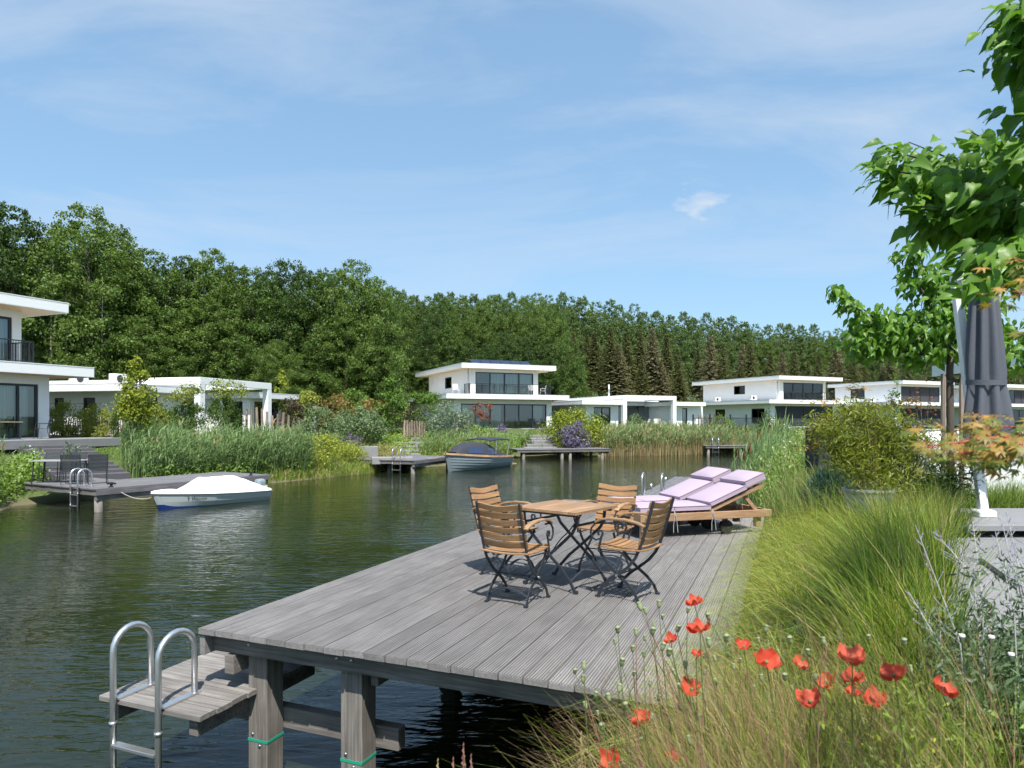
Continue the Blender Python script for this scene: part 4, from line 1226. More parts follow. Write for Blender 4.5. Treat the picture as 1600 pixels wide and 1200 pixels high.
# blue-grey sloop with canvas hood
Ls = 5.4
sh2 = lambda t: 0.98-0.62*t+0.28*t*t
bb2 = lambda t: (1.08*min(1.0,(t/0.46))**0.60*(1-0.22*max(0,t-0.5)/0.5)) if t > 0 else 0.03
B2 = empty('sloop', (-3.3,36.0,0.0), math.atan2(0.87,0.49), 'blue-grey clinker sloop with dark canvas hood and varnished rail', 'boat')
mb = hull_grid(Ls, bb2, sh2, lambda t: -0.25, 0.30, 8, 0.022, 0.5); mb.build('hull', M['hull_grey'], B2)
mb = MB()
for sgn in (-1,1):
    mb.ribbon([(t*Ls-0.30*(1-t)**3*(sh2(t)+0.3), sgn*(bb2(t)+0.015), sh2(t)-0.02) for t in [i/26 for i in range(27)]], 0.10, 0.085, (0,0,1))
mb.build('rub_rail', M['rubrail'], B2)
mb = MB(); mb.tube([(-0.37,0,1.04),(-0.14,0,0.25),(-0.02,0,-0.2)], 0.045, 8); mb.build('stem_post', M['galv'], B2)
mb = MB(); vs = []
for i in range(9):
    t = 0.02+0.10*i/8
mb = cover_mesh(Ls, bb2, sh2, lambda t: 0.03, 0.30, x0=0.0, x1=0.22, over=0.98, drop=0.0, wr=0); mb.build('fore_deck', M['rubrail'], B2)
hr = lambda t: float(np.interp(t, [0.10,0.16,0.30,0.50,0.60,0.70,0.85,0.97], [0.10,0.42,0.66,0.74,0.70,0.46,0.20,0.08]))
hood = cover_mesh(Ls, lambda t: bb2(t)*0.90, sh2, hr, 0.30, x0=0.10, x1=0.97, sharp=3.6, over=1.0, drop=0.02, wr=0.012).build('hood', M['navy'], B2, smooth=True)
for (t0, t1, z0, z1) in ((0.20,0.40,0.10,0.40),(0.44,0.60,0.10,0.42)):
    vs = []
    for (t, zf) in ((t0,z0),(t1,z0),(t1-0.01,z1),(t0+0.05,z1)):
        q = (max(0.0,1-zf/hr(t)))**(1/3.6)
        vs.append((t*Ls-0.30*(1-t)**3*(sh2(t)+0.3), -bb2(t)*0.90*q-0.022, sh2(t)+zf))
    mb = MB(); mb.add(vs, [(0,1,2,3)]); mb.add([(p[0],p[1]+0.01,p[2]) for p in vs], [(3,2,1,0)]); mb.build('hood_window', M['vinyl'], hood)
mb = MB(); vs = []
for i in range(9):
    x = 0.52*Ls+i*0.27
    for j in range(7):
        q = -1+2*j/6; vs.append((x, 0.86*q, sh2(0.6)+0.98+0.05*math.sin(math.pi*i/8)-0.10*q*q))
n0 = len(vs); vs += [(a,b_,c-0.055) for a,b_,c in vs]
fs = [(i*7+j,(i+1)*7+j,(i+1)*7+j+1,i*7+j+1) for i in range(8) for j in range(6)]
fs += [tuple(n0+k for k in f[::-1]) for f in fs]
for i in range(8): fs += [(i*7,n0+i*7,n0+(i+1)*7,(i+1)*7),((i+1)*7+6,n0+(i+1)*7+6,n0+i*7+6,i*7+6)]
for j in range(6): fs += [(j+1,n0+j+1,n0+j,j),(56+j,n0+56+j,n0+57+j,57+j)]
mb.add(vs, fs); bim = mb.build('bimini_top', M['navy'], B2, smooth=True)
for sgn in (-1,1):
    mb = MB(); mb.tube([(0.88*Ls,sgn*0.78,sh2(0.9)),(0.52*Ls+2.15,sgn*0.84,sh2(0.6)+0.9)], 0.018, 8); mb.build('bimini_pole', M['galv'], B2)
    mb = MB(); mb.tube([(0.62*Ls,sgn*0.86,sh2(0.62)),(0.52*Ls+0.6,sgn*0.84,sh2(0.6)+0.9)], 0.018, 8); mb.build('bimini_pole', M['galv'], B2)
mb = MB(); mb.box(Ls-0.02,Ls+0.55,-0.75,0.75,0.10,0.16); mb.build('swim_platform', M['rubrail'], B2)
mb = MB(); mb.tube([(Ls+0.02,-0.6,0.25),(Ls+0.02,-0.6,0.62)], 0.05, 8); mb.build('stern_light', M['white_plastic'], B2)
# mooring ropes
def rope(a, b, sag, label, r=0.012):
    a = Vector(a); b = Vector(b); pts = []
    for i in range(13):
        t = i/12; p = a.lerp(b,t); p.z -= sag*4*t*(1-t); pts.append(p)
    mb = MB(); mb.tube(pts, r, 6); o = mb.build('mooring_rope', M['rope'], None, smooth=True); tag(o, label, 'rope')
rope((c1[0],c1[1],0.78), (-10.95,20.80,0.36), 0.20, 'pale mooring rope from the long jetty to the covered boat', 0.013)
rope((-4.55,36.2,0.72), (-3.45,35.9,0.95), 0.12, 'mooring rope from the short jetty to the sloop bow', 0.016)

# ------------------------------------------------------------------ terrace things on the near bank
pl = MB(); pl.cbox(4.95,7.6,7.42,8.85,1.50,1.565,0.008); po = pl.build('parasol_plinth', M['tile']); tag(po, 'low raised slab of grey tiles carrying the white parasol foot', 'plinth')
for (a,b_) in ((5.1,5.4),(6.0,6.3),(6.9,7.2)):
    mb = MB(); mb.box(a,b_,7.62,8.7,1.415,1.498); mb.build('support', M['rubber'], po)
FX, FY = 5.56, 8.06
pa_ = empty('parasol', (FX,FY,1.567), 0, 'closed dark grey cantilever parasol on a white mast', 'parasol')
M['canopy'] = plain('grey_parasol_cloth', (0.085,0.092,0.112), rough=0.75, var=0.08, scale=5, bump=0.1, bscale=30)
M['mast'] = plain('white_mast_paint', (0.80,0.81,0.83), rough=0.35, var=0.03)
mb = MB(); mb.cbox(-0.105,0.105,-0.105,0.105,0,0.085,0.02); mb.build('foot', M['mast'], pa_, bevel=0.01)
mb = MB(); mb.bar((0,0,0.085),(-0.32,0.02,2.85),0.10,0.075,(0,1,0)); mb.build('mast', M['mast'], pa_, bevel=0.012)
mb = MB(); mb.bar((-0.32,-0.02,2.80),(-0.15,-0.18,2.88),0.06,0.06); mb.build('arm', M['mast'], pa_)
def canopy():
    mb = MB(); n = 64; rows = []
    zs = [2.88,2.80,2.70,2.55,2.35,2.1,1.85,1.66,1.58,1.53,1.44,1.30,1.12,0.95,0.80,0.66,0.55]
    R =  [0.06,0.10,0.125,0.145,0.165,0.185,0.20,0.205,0.195,0.197,0.215,0.235,0.255,0.265,0.265,0.25,0.20]
    for z, r in zip(zs, R):
        row = []
        for k in range(n):
            a = 2*math.pi*k/n
            f = 0.5+0.5*math.cos(8*a+0.6*math.sin(z*2)); g_ = math.cos(3*a+z*2.2)*0.05
            amp = 0.34 if z < 1.5 or z > 1.62 else 0.20
            rr_ = 0.90*r*(1-amp*(1-f)**1.4+g_)
            zz = z
            if z < 0.97:
                zz = 0.97-(0.97-z)*(0.25+0.75*(0.5+0.5*math.cos(4*a+0.8))**1.2)
            cx_ = -0.10-0.035*(2.88-z)/2.3*0-0.06*(z-1.5)/2.8
            row.append((cx_+rr_*math.cos(a)*1.12, -0.20+rr_*math.sin(a), zz))
        rows.append(row)
    vs = [p for r in rows for p in r]
    mb.add(vs, [(i*n+k,(i+1)*n+k,(i+1)*n+(k+1)%n,i*n+(k+1)%n) for i in range(len(zs)-1) for k in range(n)])
    return mb
cn = canopy().build('canopy', M['canopy'], pa_, smooth=True)
so = cn.modifiers.new('thick', 'SOLIDIFY'); so.thickness = 0.004
mb = MB(); mb.tube([(0.112+0.222*math.cos(2*math.pi*k/32), -0.20+0.20*math.sin(2*math.pi*k/32), 1.575+0.012*math.sin(2*math.pi*k/32)) for k in range(33)], 0.001, 4)
vs = []; fs = []
for k in range(41):
    a = 2*math.pi*k/40
    for dz in (-0.03, 0.03): vs.append((-0.103+0.205*math.cos(a), -0.20+0.184*math.sin(a), 1.572+dz+0.012*math.sin(a)))
mb = MB(); mb.add(vs, [(2*k,2*k+2,2*k+3,2*k+1) for k in range(40)]); st_ = mb.build('tie_strap', M['canopy'], pa_, smooth=True)
mb = MB(); n = 40; vs = []
for (z, r) in ((2.86,0.08),(2.74,0.13),(2.62,0.15)):
    for k in range(n):
        a = 2*math.pi*k/n; rr_ = r*(1+0.10*math.cos(8*a)); vs.append((-0.13+rr_*math.cos(a), -0.20+rr_*math.sin(a), z-(0.05*(0.5+0.5*math.cos(4*a)) if z < 2.7 else 0)))
mb.add(vs, [(i*n+k,(i+1)*n+k,(i+1)*n+(k+1)%n,i*n+(k+1)%n) for i in range(2) for k in range(n)]); mb.build('vent_flap', M['canopy'], pa_, smooth=True)

M['pot'] = plain('grey_glazed_pot', (0.27,0.29,0.32), rough=0.55, var=0.10, scale=4, bump=0.06)
M['zinc'] = plain('pale_blue_pot', (0.42,0.50,0.56), rough=0.5, var=0.12, scale=5)
def pot(label, c, r, h, mat):
    mb = MB(); mb.lathe([(r*0.72,0),(r*0.78,0.03),(r*0.96,h*0.85),(r*1.0,h*0.93),(r*1.04,h*0.95),(r*1.04,h),(r*0.94,h),(r*0.92,h*0.90),(0.0,h*0.90)], 28)
    o = mb.build('plant_pot', mat, None, smooth=True); o.location = c; tag(o, label, 'plant pot')
    e = o.modifiers.new('e','EDGE_SPLIT'); e.split_angle = rad(40)
    s = MB(); s.lathe([(0.0,0),(r*0.9,0.0),(0.0,0.02)], 20); so_ = s.build('soil', M['ground'], o); so_.location = (0,0,h*0.905)
    return o
pot('large tapered grey pot with the yellow-green bamboo', (4.10,7.85,1.42), 0.27, 0.50, M['pot'])
pot('smaller pale blue pot right of the large grey pot', (4.50,7.75,1.42), 0.17, 0.28, M['zinc'])
cvb = empty('white_cover', (7.3,11.3,1.36), rad(8), 'large smooth white cover with pale blue top behind the bamboo', 'cover')
mb = MB(); mb.cbox(-0.95,1.25,-0.45,0.6,0.0,1.18,0.14); mb.build('cover', M['tarp'], cvb, bevel=0.08)
mb = MB(); mb.box(-0.80,1.10,-0.30,0.45,1.181,1.195); mb.build('blue_top_panel', M['zinc'], cvb)
bx = MB(); bx.cbox(-0.16,0.16,-0.3,0.3,0,1.22,0.02); bo = bx.build('dark_box', M['screen']); bo.location = (5.82,12.9,1.36); tag(bo, 'dark upright box half hidden behind the bamboo', 'box')

# ------------------------------------------------------------------ patio furniture across the water
def mesh_chair(mat, name='patio_chair', cloth=None):
    C = empty(name, (0,0,0))
    for s in (-1,1):
        x = 0.26*s
        mb = MB(); mb.tube([(x,0.26,0),(x,0.22,0.42),(x,0.20,0.64),(x,0.0,0.66),(x,-0.24,0.64)], 0.014, 6); mb.build('front_leg', mat, C)
        mb = MB(); mb.tube([(x,-0.30,0),(x,-0.22,0.42),(x,-0.27,0.66),(x,-0.34,0.95)], 0.014, 6); mb.build('rear_leg', mat, C)
    mb = MB(); mb.ribbon([(0,0.24,0.44),(0,0.0,0.42),(0,-0.21,0.42)], 0.50, 0.016, (1,0,0)); mb.build('seat', cloth or mat, C)
    mb = MB(); mb.ribbon([(0,-0.22,0.45),(0,-0.27,0.66),(0,-0.335,0.95)], 0.50, 0.012, (1,0,0)); mb.build('backrest', cloth or mat, C)
    return C
def patio_table(mat, top, l, w_, h=0.73, name='patio_table'):
    T = empty(name, (0,0,0))
    mb = MB(); mb.cbox(-l/2,l/2,-w_/2,w_/2,h-0.03,h,0.01); mb.build('table_top', top, T)
    for sx in (-1,1):
        for sy in (-1,1):
            mb = MB(); mb.tube([(sx*(l/2-0.12),sy*(w_/2-0.1),h-0.031),(sx*(l/2-0.06),sy*(w_/2-0.08),0.0)], 0.022, 6); mb.build('leg', mat, T)
    return T
def place(o, x, y, z, rz, label, cat, group=None):
    o.location = (x,y,z); o.rotation_euler = (0,0,rz); tag(o, label, cat, group); return o
m0 = mesh_chair(M['mesh_chair'], cloth=M['mesh_cloth'])
gj = 'dark mesh chairs on the long jetty'
place(m0, -15.35,22.75,0.69, rad(195), 'dark mesh chair at the far left end of the jetty table', 'chair', gj)
place(copy_tree(m0), -14.62,22.72,0.69, rad(175), 'dark mesh chair on the far side of the jetty table by the pale reed tuft', 'chair', gj)
place(copy_tree(m0), -13.85,21.55,0.69, rad(20), 'dark mesh chair on the water side of the jetty table, back to us', 'chair', gj)
place(copy_tree(m0), -13.20,21.75,0.69, rad(35), 'dark mesh chair nearest the jetty steps, beside the ladder', 'chair', gj)
place(patio_table(M['mesh_chair'], M['stone'], 1.55, 0.75), -14.62,22.10,0.69, rad(3), 'low grey patio table on the long jetty', 'table')
ga = 'dark chairs on the terrace of the left house'
for x, y, r, lb in ((-20.4,29.7,110,'dark wire armchair standing against the white wall corner of the left house'),(-21.35,28.7,200,'dark chair under the window of the left house, right end of its table'),(-21.9,27.3,160,'dark chair at the left end of the table before the left house')):
    place(copy_tree(m0), x,y,TZ, rad(r), lb, 'chair', ga)
place(patio_table(M['mesh_chair'], M['paling'], 2.0, 0.9), -21.3,27.9,TZ, rad(67), 'dark patio table in front of the left house window', 'table')
def hpt(H, x, y):
    return (H.O.x+x*H.u.x+y*H.v.x, H.O.y+x*H.u.y+y*H.v.y)
gc = 'dark dining chairs on the terrace of the middle house'
for x, y, r, lb in ((8.2,-0.6,-70,'dark dining chair at the left of the table before the middle house'),(9.3,0.1,180,'dark dining chair behind the table before the middle house'),(10.4,-0.5,80,'dark dining chair at the right of the table before the middle house')):
    q = hpt(HC,x,y); place(copy_tree(m0), q[0],q[1],TZ, rad(r)+A24, lb, 'chair', gc)
q = hpt(HC,9.3,-0.6); place(patio_table(M['mesh_chair'], M['mesh_chair'], 1.3,0.8), q[0],q[1],TZ, A24, 'small dark dining table before the middle house', 'table')
m1 = mesh_chair(M['white_plastic'])
q = hpt(HC,9.0,0.95); place(m1, q[0],q[1],TZ+L1+0.036, A24+rad(-60), 'pale chair on the balcony of the middle house, left one', 'chair')
q = hpt(HC,10.1,0.95); place(copy_tree(m1), q[0],q[1],TZ+L1+0.036, A24+rad(60), 'pale chair on the balcony of the middle house, right one', 'chair')
q = hpt(HC,1.6,1.9); place(copy_tree(m1), q[0],q[1],TZ+L1+0.036, A24+rad(-40), 'wire chair on the flat roof left of the balcony', 'chair')
gd = 'white chairs on the terrace of the portal bungalow'
for k, (px, Y, r, lb) in enumerate(((1010,69.5,100,'white garden chair under the portal of the tan-reed bungalow, first from the planter'),(1026,70,170,'white garden chair under the portal of the tan-reed bungalow, middle of three'),(1036,69.5,-90,'white garden chair under the portal beside its right column'),
                        (1080,72,90,'white garden chair beside the glass door right of the portal'),(1092,72,180,'white garden chair between two others right of the portal'),(1101,72,-90,'white garden chair next to the black garden fence'))):
    q = dp(px,657,Y); place(copy_tree(m1), q.x,q.y,TZ, rad(r), lb, 'chair', gd)

# ------------------------------------------------------------------ garden fences
def stakes(label, pts, h, w_, mat, cat='fence', name='paling_fence', jit=0.12, rails=False, part='stake'):
    F_ = empty(name, pts[0], 0, label, cat)
    p0 = Vector(pts[0])
    for p in pts:
        hh = h*random.uniform(1-jit,1+jit*0.5); mb = MB()
        w2 = w_*random.uniform(0.85,1.15)
        mb.tube([(0,0,-0.4),(random.uniform(-.02,.02),0,hh*0.6),(random.uniform(-.03,.03),random.uniform(-.02,.02),hh)], [w2/2,w2/2,w2*0.42], 7)
        o = mb.build(part, mat, F_); o.location = Vector(p)-p0
    if rails:
        for z in rails:
            mb = MB(); mb.tube([Vector(p)-p0+Vector((0,0,z)) for p in pts], 0.012, 5); mb.build('wire', M['steel'], F_)
    return F_
def line_pts(a, b, n):
    a = Vector(a); b = Vector(b); r = []
    for i in range(n):
        p = a.lerp(b, i/(n-1)); p.z = h1(p.x,p.y)
        if p.z < 1.85: p.z = max(p.z, 1.2)
        r.append(p)
    return r
stakes('thin chestnut paling fence with climbers beside the left house', line_pts(dp(78,0,33.0), dp(200,0,32.0), 34), 0.95, 0.055, M['paling'], rails=(0.3,0.75))
stakes('row of tall pointed oak posts right of the left bungalow portal', line_pts(dp(385,0,38.5), dp(468,0,37.0), 11), 1.75, 0.15, M['paling'], jit=0.16, name='post_row', part='post')
stakes('row of tall oak posts behind the short jetty', line_pts(dp(632,0,45.5), dp(663,0,47.0), 9), 1.45, 0.14, M['paling'], jit=0.1, name='post_row', part='post')
stakes('low paling stakes below the middle house window', line_pts(dp(722,0,57), dp(742,0,57), 5), 0.95, 0.14, M['paling'], jit=0.1, name='post_row', part='post')
stakes('paling stakes in front of the right-hand screened house', line_pts(dp(1092,0,66), dp(1140,0,66), 15), 1.35, 0.13, M['paling'], jit=0.15)
stakes('thick weathered posts behind the slim young tree', line_pts(dp(1362,0,14.5), dp(1442,0,14.0), 6), 1.18, 0.17, M['paling'], jit=0.05, name='post_row', part='post')
F2 = empty('garden_fence', (0,0,0), 0, 'black bar garden fence with gate before the portal bungalow', 'fence')
mb = MB(); a = dp(1082,0,64); a.z = TZ-0.1; b_ = dp(1215,0,64); b_.z = TZ-0.1
for i in range(75):
    p = a.lerp(b_, i/74); mb.bar(p, p+Vector((0,0,1.15)), 0.03, 0.03)
mb.bar(a+Vector((0,0,1.1)), b_+Vector((0,0,1.1)), 0.04, 0.04); mb.build('bars', M['frame'], F2)
for px in (1083, 1109, 1141, 1166):
    q = dp(px,0,63.95); mb = MB(); mb.box(q.x-0.06,q.x+0.06,q.y-0.06,q.y+0.06,TZ-0.3,TZ+1.35); mb.build('fence_post', M['frame'], F2)
F3 = empty('garden_fence', (0,0,0), 0, 'dark wire fence with slim posts in front of the left bungalow wing', 'fence')
for px in (97, 149, 201):
    q = dp(px,0,33.4); mb = MB(); mb.box(q.x-0.03,q.x+0.03,q.y-0.03,q.y+0.03,TZ-0.3,TZ+1.65); mb.build('fence_post', M['frame'], F3)
for z in (0.5,0.9,1.3,1.6):
    mb = MB(); mb.tube([dp(77,657,33.4)+Vector((0,0,TZ+z-CAM_Z)), dp(215,657,33.4)+Vector((0,0,TZ+z-CAM_Z))], 0.009, 5); mb.build('wire', M['frame'], F3)
q = dp(491.5,657,41); mb = MB(); mb.box(-0.09,0.09,-0.09,0.09,-0.3,2.05); o = mb.build('steel_post', plain('lavender_grey_paint',(0.36,0.36,0.48),rough=0.5)); o.location = (q.x,q.y,h1(q.x,q.y)); tag(o, 'smooth lavender-grey square post among the shrubs', 'post')
pc = MB(); pc.cbox(-0.5,0.5,-0.28,0.28,0,0.75,0.02); o = pc.build('planter_box', M['stone']); q = gp(574,700,1.0); o.location = (dp(576,657,36.8).x,36.8,0.55); o.rotation_euler = (0,0,rad(10)); tag(o, 'plain grey planter box among the grasses by the short jetty', 'planter')
# ------------------------------------------------------------------ trees of the wood
def crown_quads(seed, H, R, z0, nclump, nleaf, leaf, taper=1.0, ragged=0.25, point=0.0, clump=0.24):
    """leaf clumps through the crown's volume; H top, z0 lowest foliage, R widest radius"""
    r = np.random.default_rng(seed)
    out = []
    zc = z0+(H-z0)*0.45
    for i in range(nclump):
        t = r.uniform(0,1)**0.85
        z = z0+(H-z0)*t
        env = math.sin(math.pi*min(1,max(0.03,(t*0.86+0.10)))**taper)**0.75
        if point: env *= (1-t)**point
        rad_ = R*env*(0.25+0.75*math.sqrt(r.uniform(0,1)))*(1+ragged*r.normal())
        a = r.uniform(0,2*np.pi)
        c = np.array([rad_*math.cos(a), rad_*math.sin(a), z])
        rc = R*clump*r.uniform(0.55,1.4)*(0.40+0.75*env)*(1-0.35*t)
        n = int(nleaf*(rc/(R*clump))**2)
        d = unit(r.normal(size=(n,3)))
        d[:,2] = np.where(d[:,2] < -0.35, -d[:,2], d[:,2])
        p = c+d*rc*np.array([1.1,1.1,1.0])*(r.uniform(0.25,1.12,size=(n,1)))
        p = p+r.normal(size=(n,3))*rc*0.28
        ax = unit(np.cross(d, r.normal(size=(n,3)))+np.array([0,0,-0.35]))
        nr = unit(d+0.55*r.normal(size=(n,3))+np.array([0,0,0.35]))
        L = leaf*r.uniform(0.6,1.3,n)
        out.append(leaves(p, ax, nr, L, L*r.uniform(0.6,0.85,n)))
    return np.concatenate(out)
def trunk_mb(seed, H, r0, limbs=7, zl=0.25, reach=0.35, n=7):
    rg = random.Random(seed); mb = MB()
    pts = []; x = y = 0.0
    for i in range(7):
        pts.append((x,y,H*0.92*i/6-0.3)); x += rg.uniform(-.02,.02)*H*0.35; y += rg.uniform(-.02,.02)*H*0.35
    mb.tube(pts, [r0*(1-0.82*i/6) for i in range(7)], n)
    for k in range(limbs):
        t = zl+(0.85-zl)*k/max(1,limbs); i = min(5,int(t*6)); f = t*6-i
        p = Vector(pts[i]).lerp(Vector(pts[i+1]), f); a = rg.uniform(0,6.28); L = H*reach*(1-t*0.7)*rg.uniform(0.7,1.1)
        q = p+Vector((math.cos(a)*L*0.6, math.sin(a)*L*0.6, L*0.45)); e = q+Vector((math.cos(a)*L*0.35, math.sin(a)*L*0.35, L*0.45))
        mb.tube([p,q,e], [r0*0.38*(1-t*0.6), r0*0.22*(1-t*0.6), r0*0.06], 5)
    return mb
M['bark'] = plain('brown_bark', (0.085,0.07,0.052), rough=0.95, var=0.35, scale=4, stretch=(3,3,0.6), bump=0.6, bscale=12)
M['bark_pale'] = plain('pale_bark', (0.30,0.27,0.22), rough=0.9, var=0.3, scale=3, stretch=(2,2,0.8), bump=0.3)
M['lf_dark'] = leafmat('dark_broadleaf', (0.024,0.050,0.010), (0.082,0.145,0.026), trans=0.3)
M['lf_mid'] = leafmat('mid_broadleaf', (0.044,0.080,0.015), (0.132,0.215,0.037), trans=0.36)
M['lf_light'] = leafmat('light_broadleaf', (0.075,0.120,0.024), (0.170,0.255,0.050), trans=0.4)
M['lf_poplar'] = leafmat('poplar_leaf', (0.075,0.118,0.036), (0.165,0.245,0.072), trans=0.42)
M['nd_green'] = leafmat('spruce_needles', (0.065,0.080,0.028), (0.215,0.225,0.082), trans=0.26)
M['nd_brown'] = leafmat('browning_spruce_needles', (0.110,0.105,0.052), (0.32,0.29,0.155), trans=0.26)

broad = []
for k, (H,R,z0,nc,nl,lf,cl) in enumerate(((20,5.4,1.0,420,150,0.24,0.150),(20,4.9,0.8,400,150,0.235,0.155),(20,4.5,1.2,380,145,0.235,0.16),(20,5.8,0.8,450,145,0.24,0.145),(20,4.2,0.6,370,145,0.23,0.165))):
    broad.append((quads_to_mesh('crown', crown_quads(100+k,H,R,z0,nc,nl,lf,ragged=0.22,clump=cl), M['lf_mid']), trunk_mb(k,H,0.28,9).mesh('trunk', M['bark']), H))
slim = []
for k in range(3):
    slim.append((quads_to_mesh('crown', crown_quads(200+k,20,3.9,1.5,330,90,0.30,ragged=0.16,point=0.04,clump=0.19), M['lf_poplar']), trunk_mb(20+k,20,0.22,8,reach=0.16).mesh('trunk', M['bark']), 20))
def conifer_quads(seed, H, R):
    r = np.random.default_rng(seed); P = []; A = []; Nn = []; Ls = []; Ws = []
    z = 0.06*H
    while z < H*0.985:
        t = z/H; rad_ = R*(1-t)**0.85*r.uniform(0.8,1.1)+0.12
        nb_ = int(6+3*r.uniform())
        a0 = r.uniform(0,6.28)
        for b in range(nb_):
            a = a0+b*6.283/nb_+r.uniform(-.25,.25); L = rad_*r.uniform(0.65,1.1)
            m = max(4,int(L/0.16)); u = np.linspace(0.12,1,m)
            droop = -0.30*L*u**1.6+0.10*L*u
            base = np.stack([np.cos(a)*L*u, np.sin(a)*L*u, z+droop], axis=1)
            for s in (-1,1):
                side = np.array([-math.sin(a)*s, math.cos(a)*s, -0.55])
                ln = (0.20+0.40*(1-u)*min(1,L/2))*r.uniform(0.7,1.3,m)
                ax = np.array([math.cos(a),math.sin(a),-0.2])*0.7+side*1.0+r.normal(size=(m,3))*0.25
                P.append(base+unit(ax)*ln[:,None]*0.45); A.append(ax); Nn.append(np.tile([0,0,1.0],(m,1))+r.normal(size=(m,3))*0.5); Ls.append(ln*1.25); Ws.append(ln*0.42)
        z += 0.34*(0.6+0.6*(1-t))*r.uniform(0.8,1.2)
    return leaves(np.concatenate(P), np.concatenate(A), np.concatenate(Nn), np.concatenate(Ls), np.concatenate(Ws))
conif = []
for k in range(4):
    mt = M['nd_brown'] if k == 1 else M['nd_green']
    mb = MB(); mb.tube([(0,0,-0.4),(0.05,0,9),(0,0.05,17.6)], [0.24,0.15,0.02], 7)
    conif.append((quads_to_mesh('crown', conifer_quads(300+k,18,3.3 if k < 2 else 2.8), mt), mb.mesh('trunk', M['bark_pale'] if mt is M['nd_brown'] else M['bark']), 18))
def retone(src, mat):
    c = src.copy(); c.materials.clear(); c.materials.append(mat); return c
broad_dark = [(retone(c, M['lf_dark']), t, H) for c, t, H in broad]
broad_light = [(retone(c, M['lf_light']), t, H) for c, t, H in broad[1:4]]
TREE_N = [0]
def wood_tree(proto, px, Y, ytop, label, group, wide=1.0, name='forest_tree'):
    c, t, H = proto
    X = (px-800)/FOC*Y; zb = h1(X,Y); top = CAM_Z+(HOR-ytop)*Y/FOC
    s = (top-zb)/H; TREE_N[0] += 1
    e = empty(name, (X,Y,zb-0.1), random.uniform(0,6.28), label, 'tree', group)
    e.scale = (s*wide, s*wide, s)
    o = bpy.data.objects.new('trunk', t); link(o, e)
    o = bpy.data.objects.new('crown', c); link(o, e)
    return e
GL, GCN, GR, GP = 'broadleaf trees of the wood behind the left houses', 'broadleaf trees behind the middle house', 'spruces in front of the wood on the right', 'tall slim trees along the top of the wood'
LBL = 'dense dark green broadleaf tree in the wood left of the middle house'
rg = random.Random(5)
for i, (px, Y, yt) in enumerate(((-40,60,318),(22,60,322),(135,63,326),(182,66,352),(228,68,392),(285,70,402),(332,70,390),(392,72,420),(455,74,408),(505,74,420),(550,75,409),(583,78,432))):
    wood_tree(rg.choice(broad_dark if i in (0,1,5,8) else (broad_light if i in (2,6,10) else broad)), px, Y, yt, LBL, GL, rg.uniform(0.85,1.0))
for i, (px, Y, yt) in enumerate(((60,72,372),(105,73,352),(205,76,392),(260,78,412),(310,80,405),(362,80,410),(425,82,418),(480,82,415),(530,84,420),(575,86,445),(-10,74,345),(160,74,356))):
    wood_tree(rg.choice(broad_dark), px, Y, yt+6, LBL, GL, rg.uniform(0.9,1.1))
for i, px in enumerate((40,100,165,215,265,320,372,430,490,540,590)):    # lower, younger growth along the edge
    wood_tree(rg.choice(broad_light if i % 2 else broad), px, 58+px*0.022+rg.uniform(-1,2), 500+rg.uniform(-45,25)+px*0.02, 'low bright green young tree at the foot of the left wood', 'young trees at the foot of the left wood', rg.uniform(1.0,1.3))
for i, px in enumerate(range(612,880,23)):
    wood_tree(rg.choice(broad + broad_light), px+rg.uniform(-6,6), 96+rg.uniform(-3,5), (462 if px > 640 else 452)+rg.uniform(-6,12)+max(0,px-820)*0.2, 'green broadleaf tree of the wood behind the middle house', GCN, rg.uniform(0.62,0.8))
for i, px in enumerate(range(600,900,26)):
    wood_tree(rg.choice(broad + broad_dark), px+rg.uniform(-6,6), 88+rg.uniform(-2,3), 520+rg.uniform(-30,25), 'green broadleaf tree of the wood behind the middle house', GCN, rg.uniform(0.85,1.1))
tops = lambda px: float(np.interp(px, [590,640,700,860,950,1050,1150,1250,1350,1500,1650], [456,454,458,460,472,487,497,505,515,532,545]))
for px in np.arange(590,1640,19.0):
    wood_tree(rg.choice(slim), px+rg.uniform(-4,4), 128+max(0,px-700)*0.035+rg.uniform(-4,4), tops(px)+rg.uniform(-5,9), 'tall slim tree rising along the top line of the distant wood', GP, rg.uniform(0.75,1.0))
for px in np.arange(598,1640,27.0):
    wood_tree(rg.choice(slim+broad_light[:1]), px+rg.uniform(-5,5), 120+max(0,px-700)*0.03+rg.uniform(-3,3), tops(px)+18+rg.uniform(-4,14), 'tall slim tree rising along the top line of the distant wood', GP, rg.uniform(0.8,1.1))
for px in np.arange(868,1640,22.0):
    wood_tree(rg.choice(conif), px+rg.uniform(-7,7), 106+max(0,px-860)*0.03+rg.uniform(-3,4), tops(px)+rg.uniform(24,60), 'spruce with brownish green boughs at the edge of the right wood', GR, rg.uniform(1.5,2.1), name='spruce')
for px in np.arange(842,1640,32.0):
    wood_tree(rg.choice(conif), px+rg.uniform(-7,7), 101+max(0,px-860)*0.03+rg.uniform(-2,2), tops(px)+rg.uniform(62,98), 'spruce with brownish green boughs at the edge of the right wood', GR, rg.uniform(2.0,2.7), name='spruce')
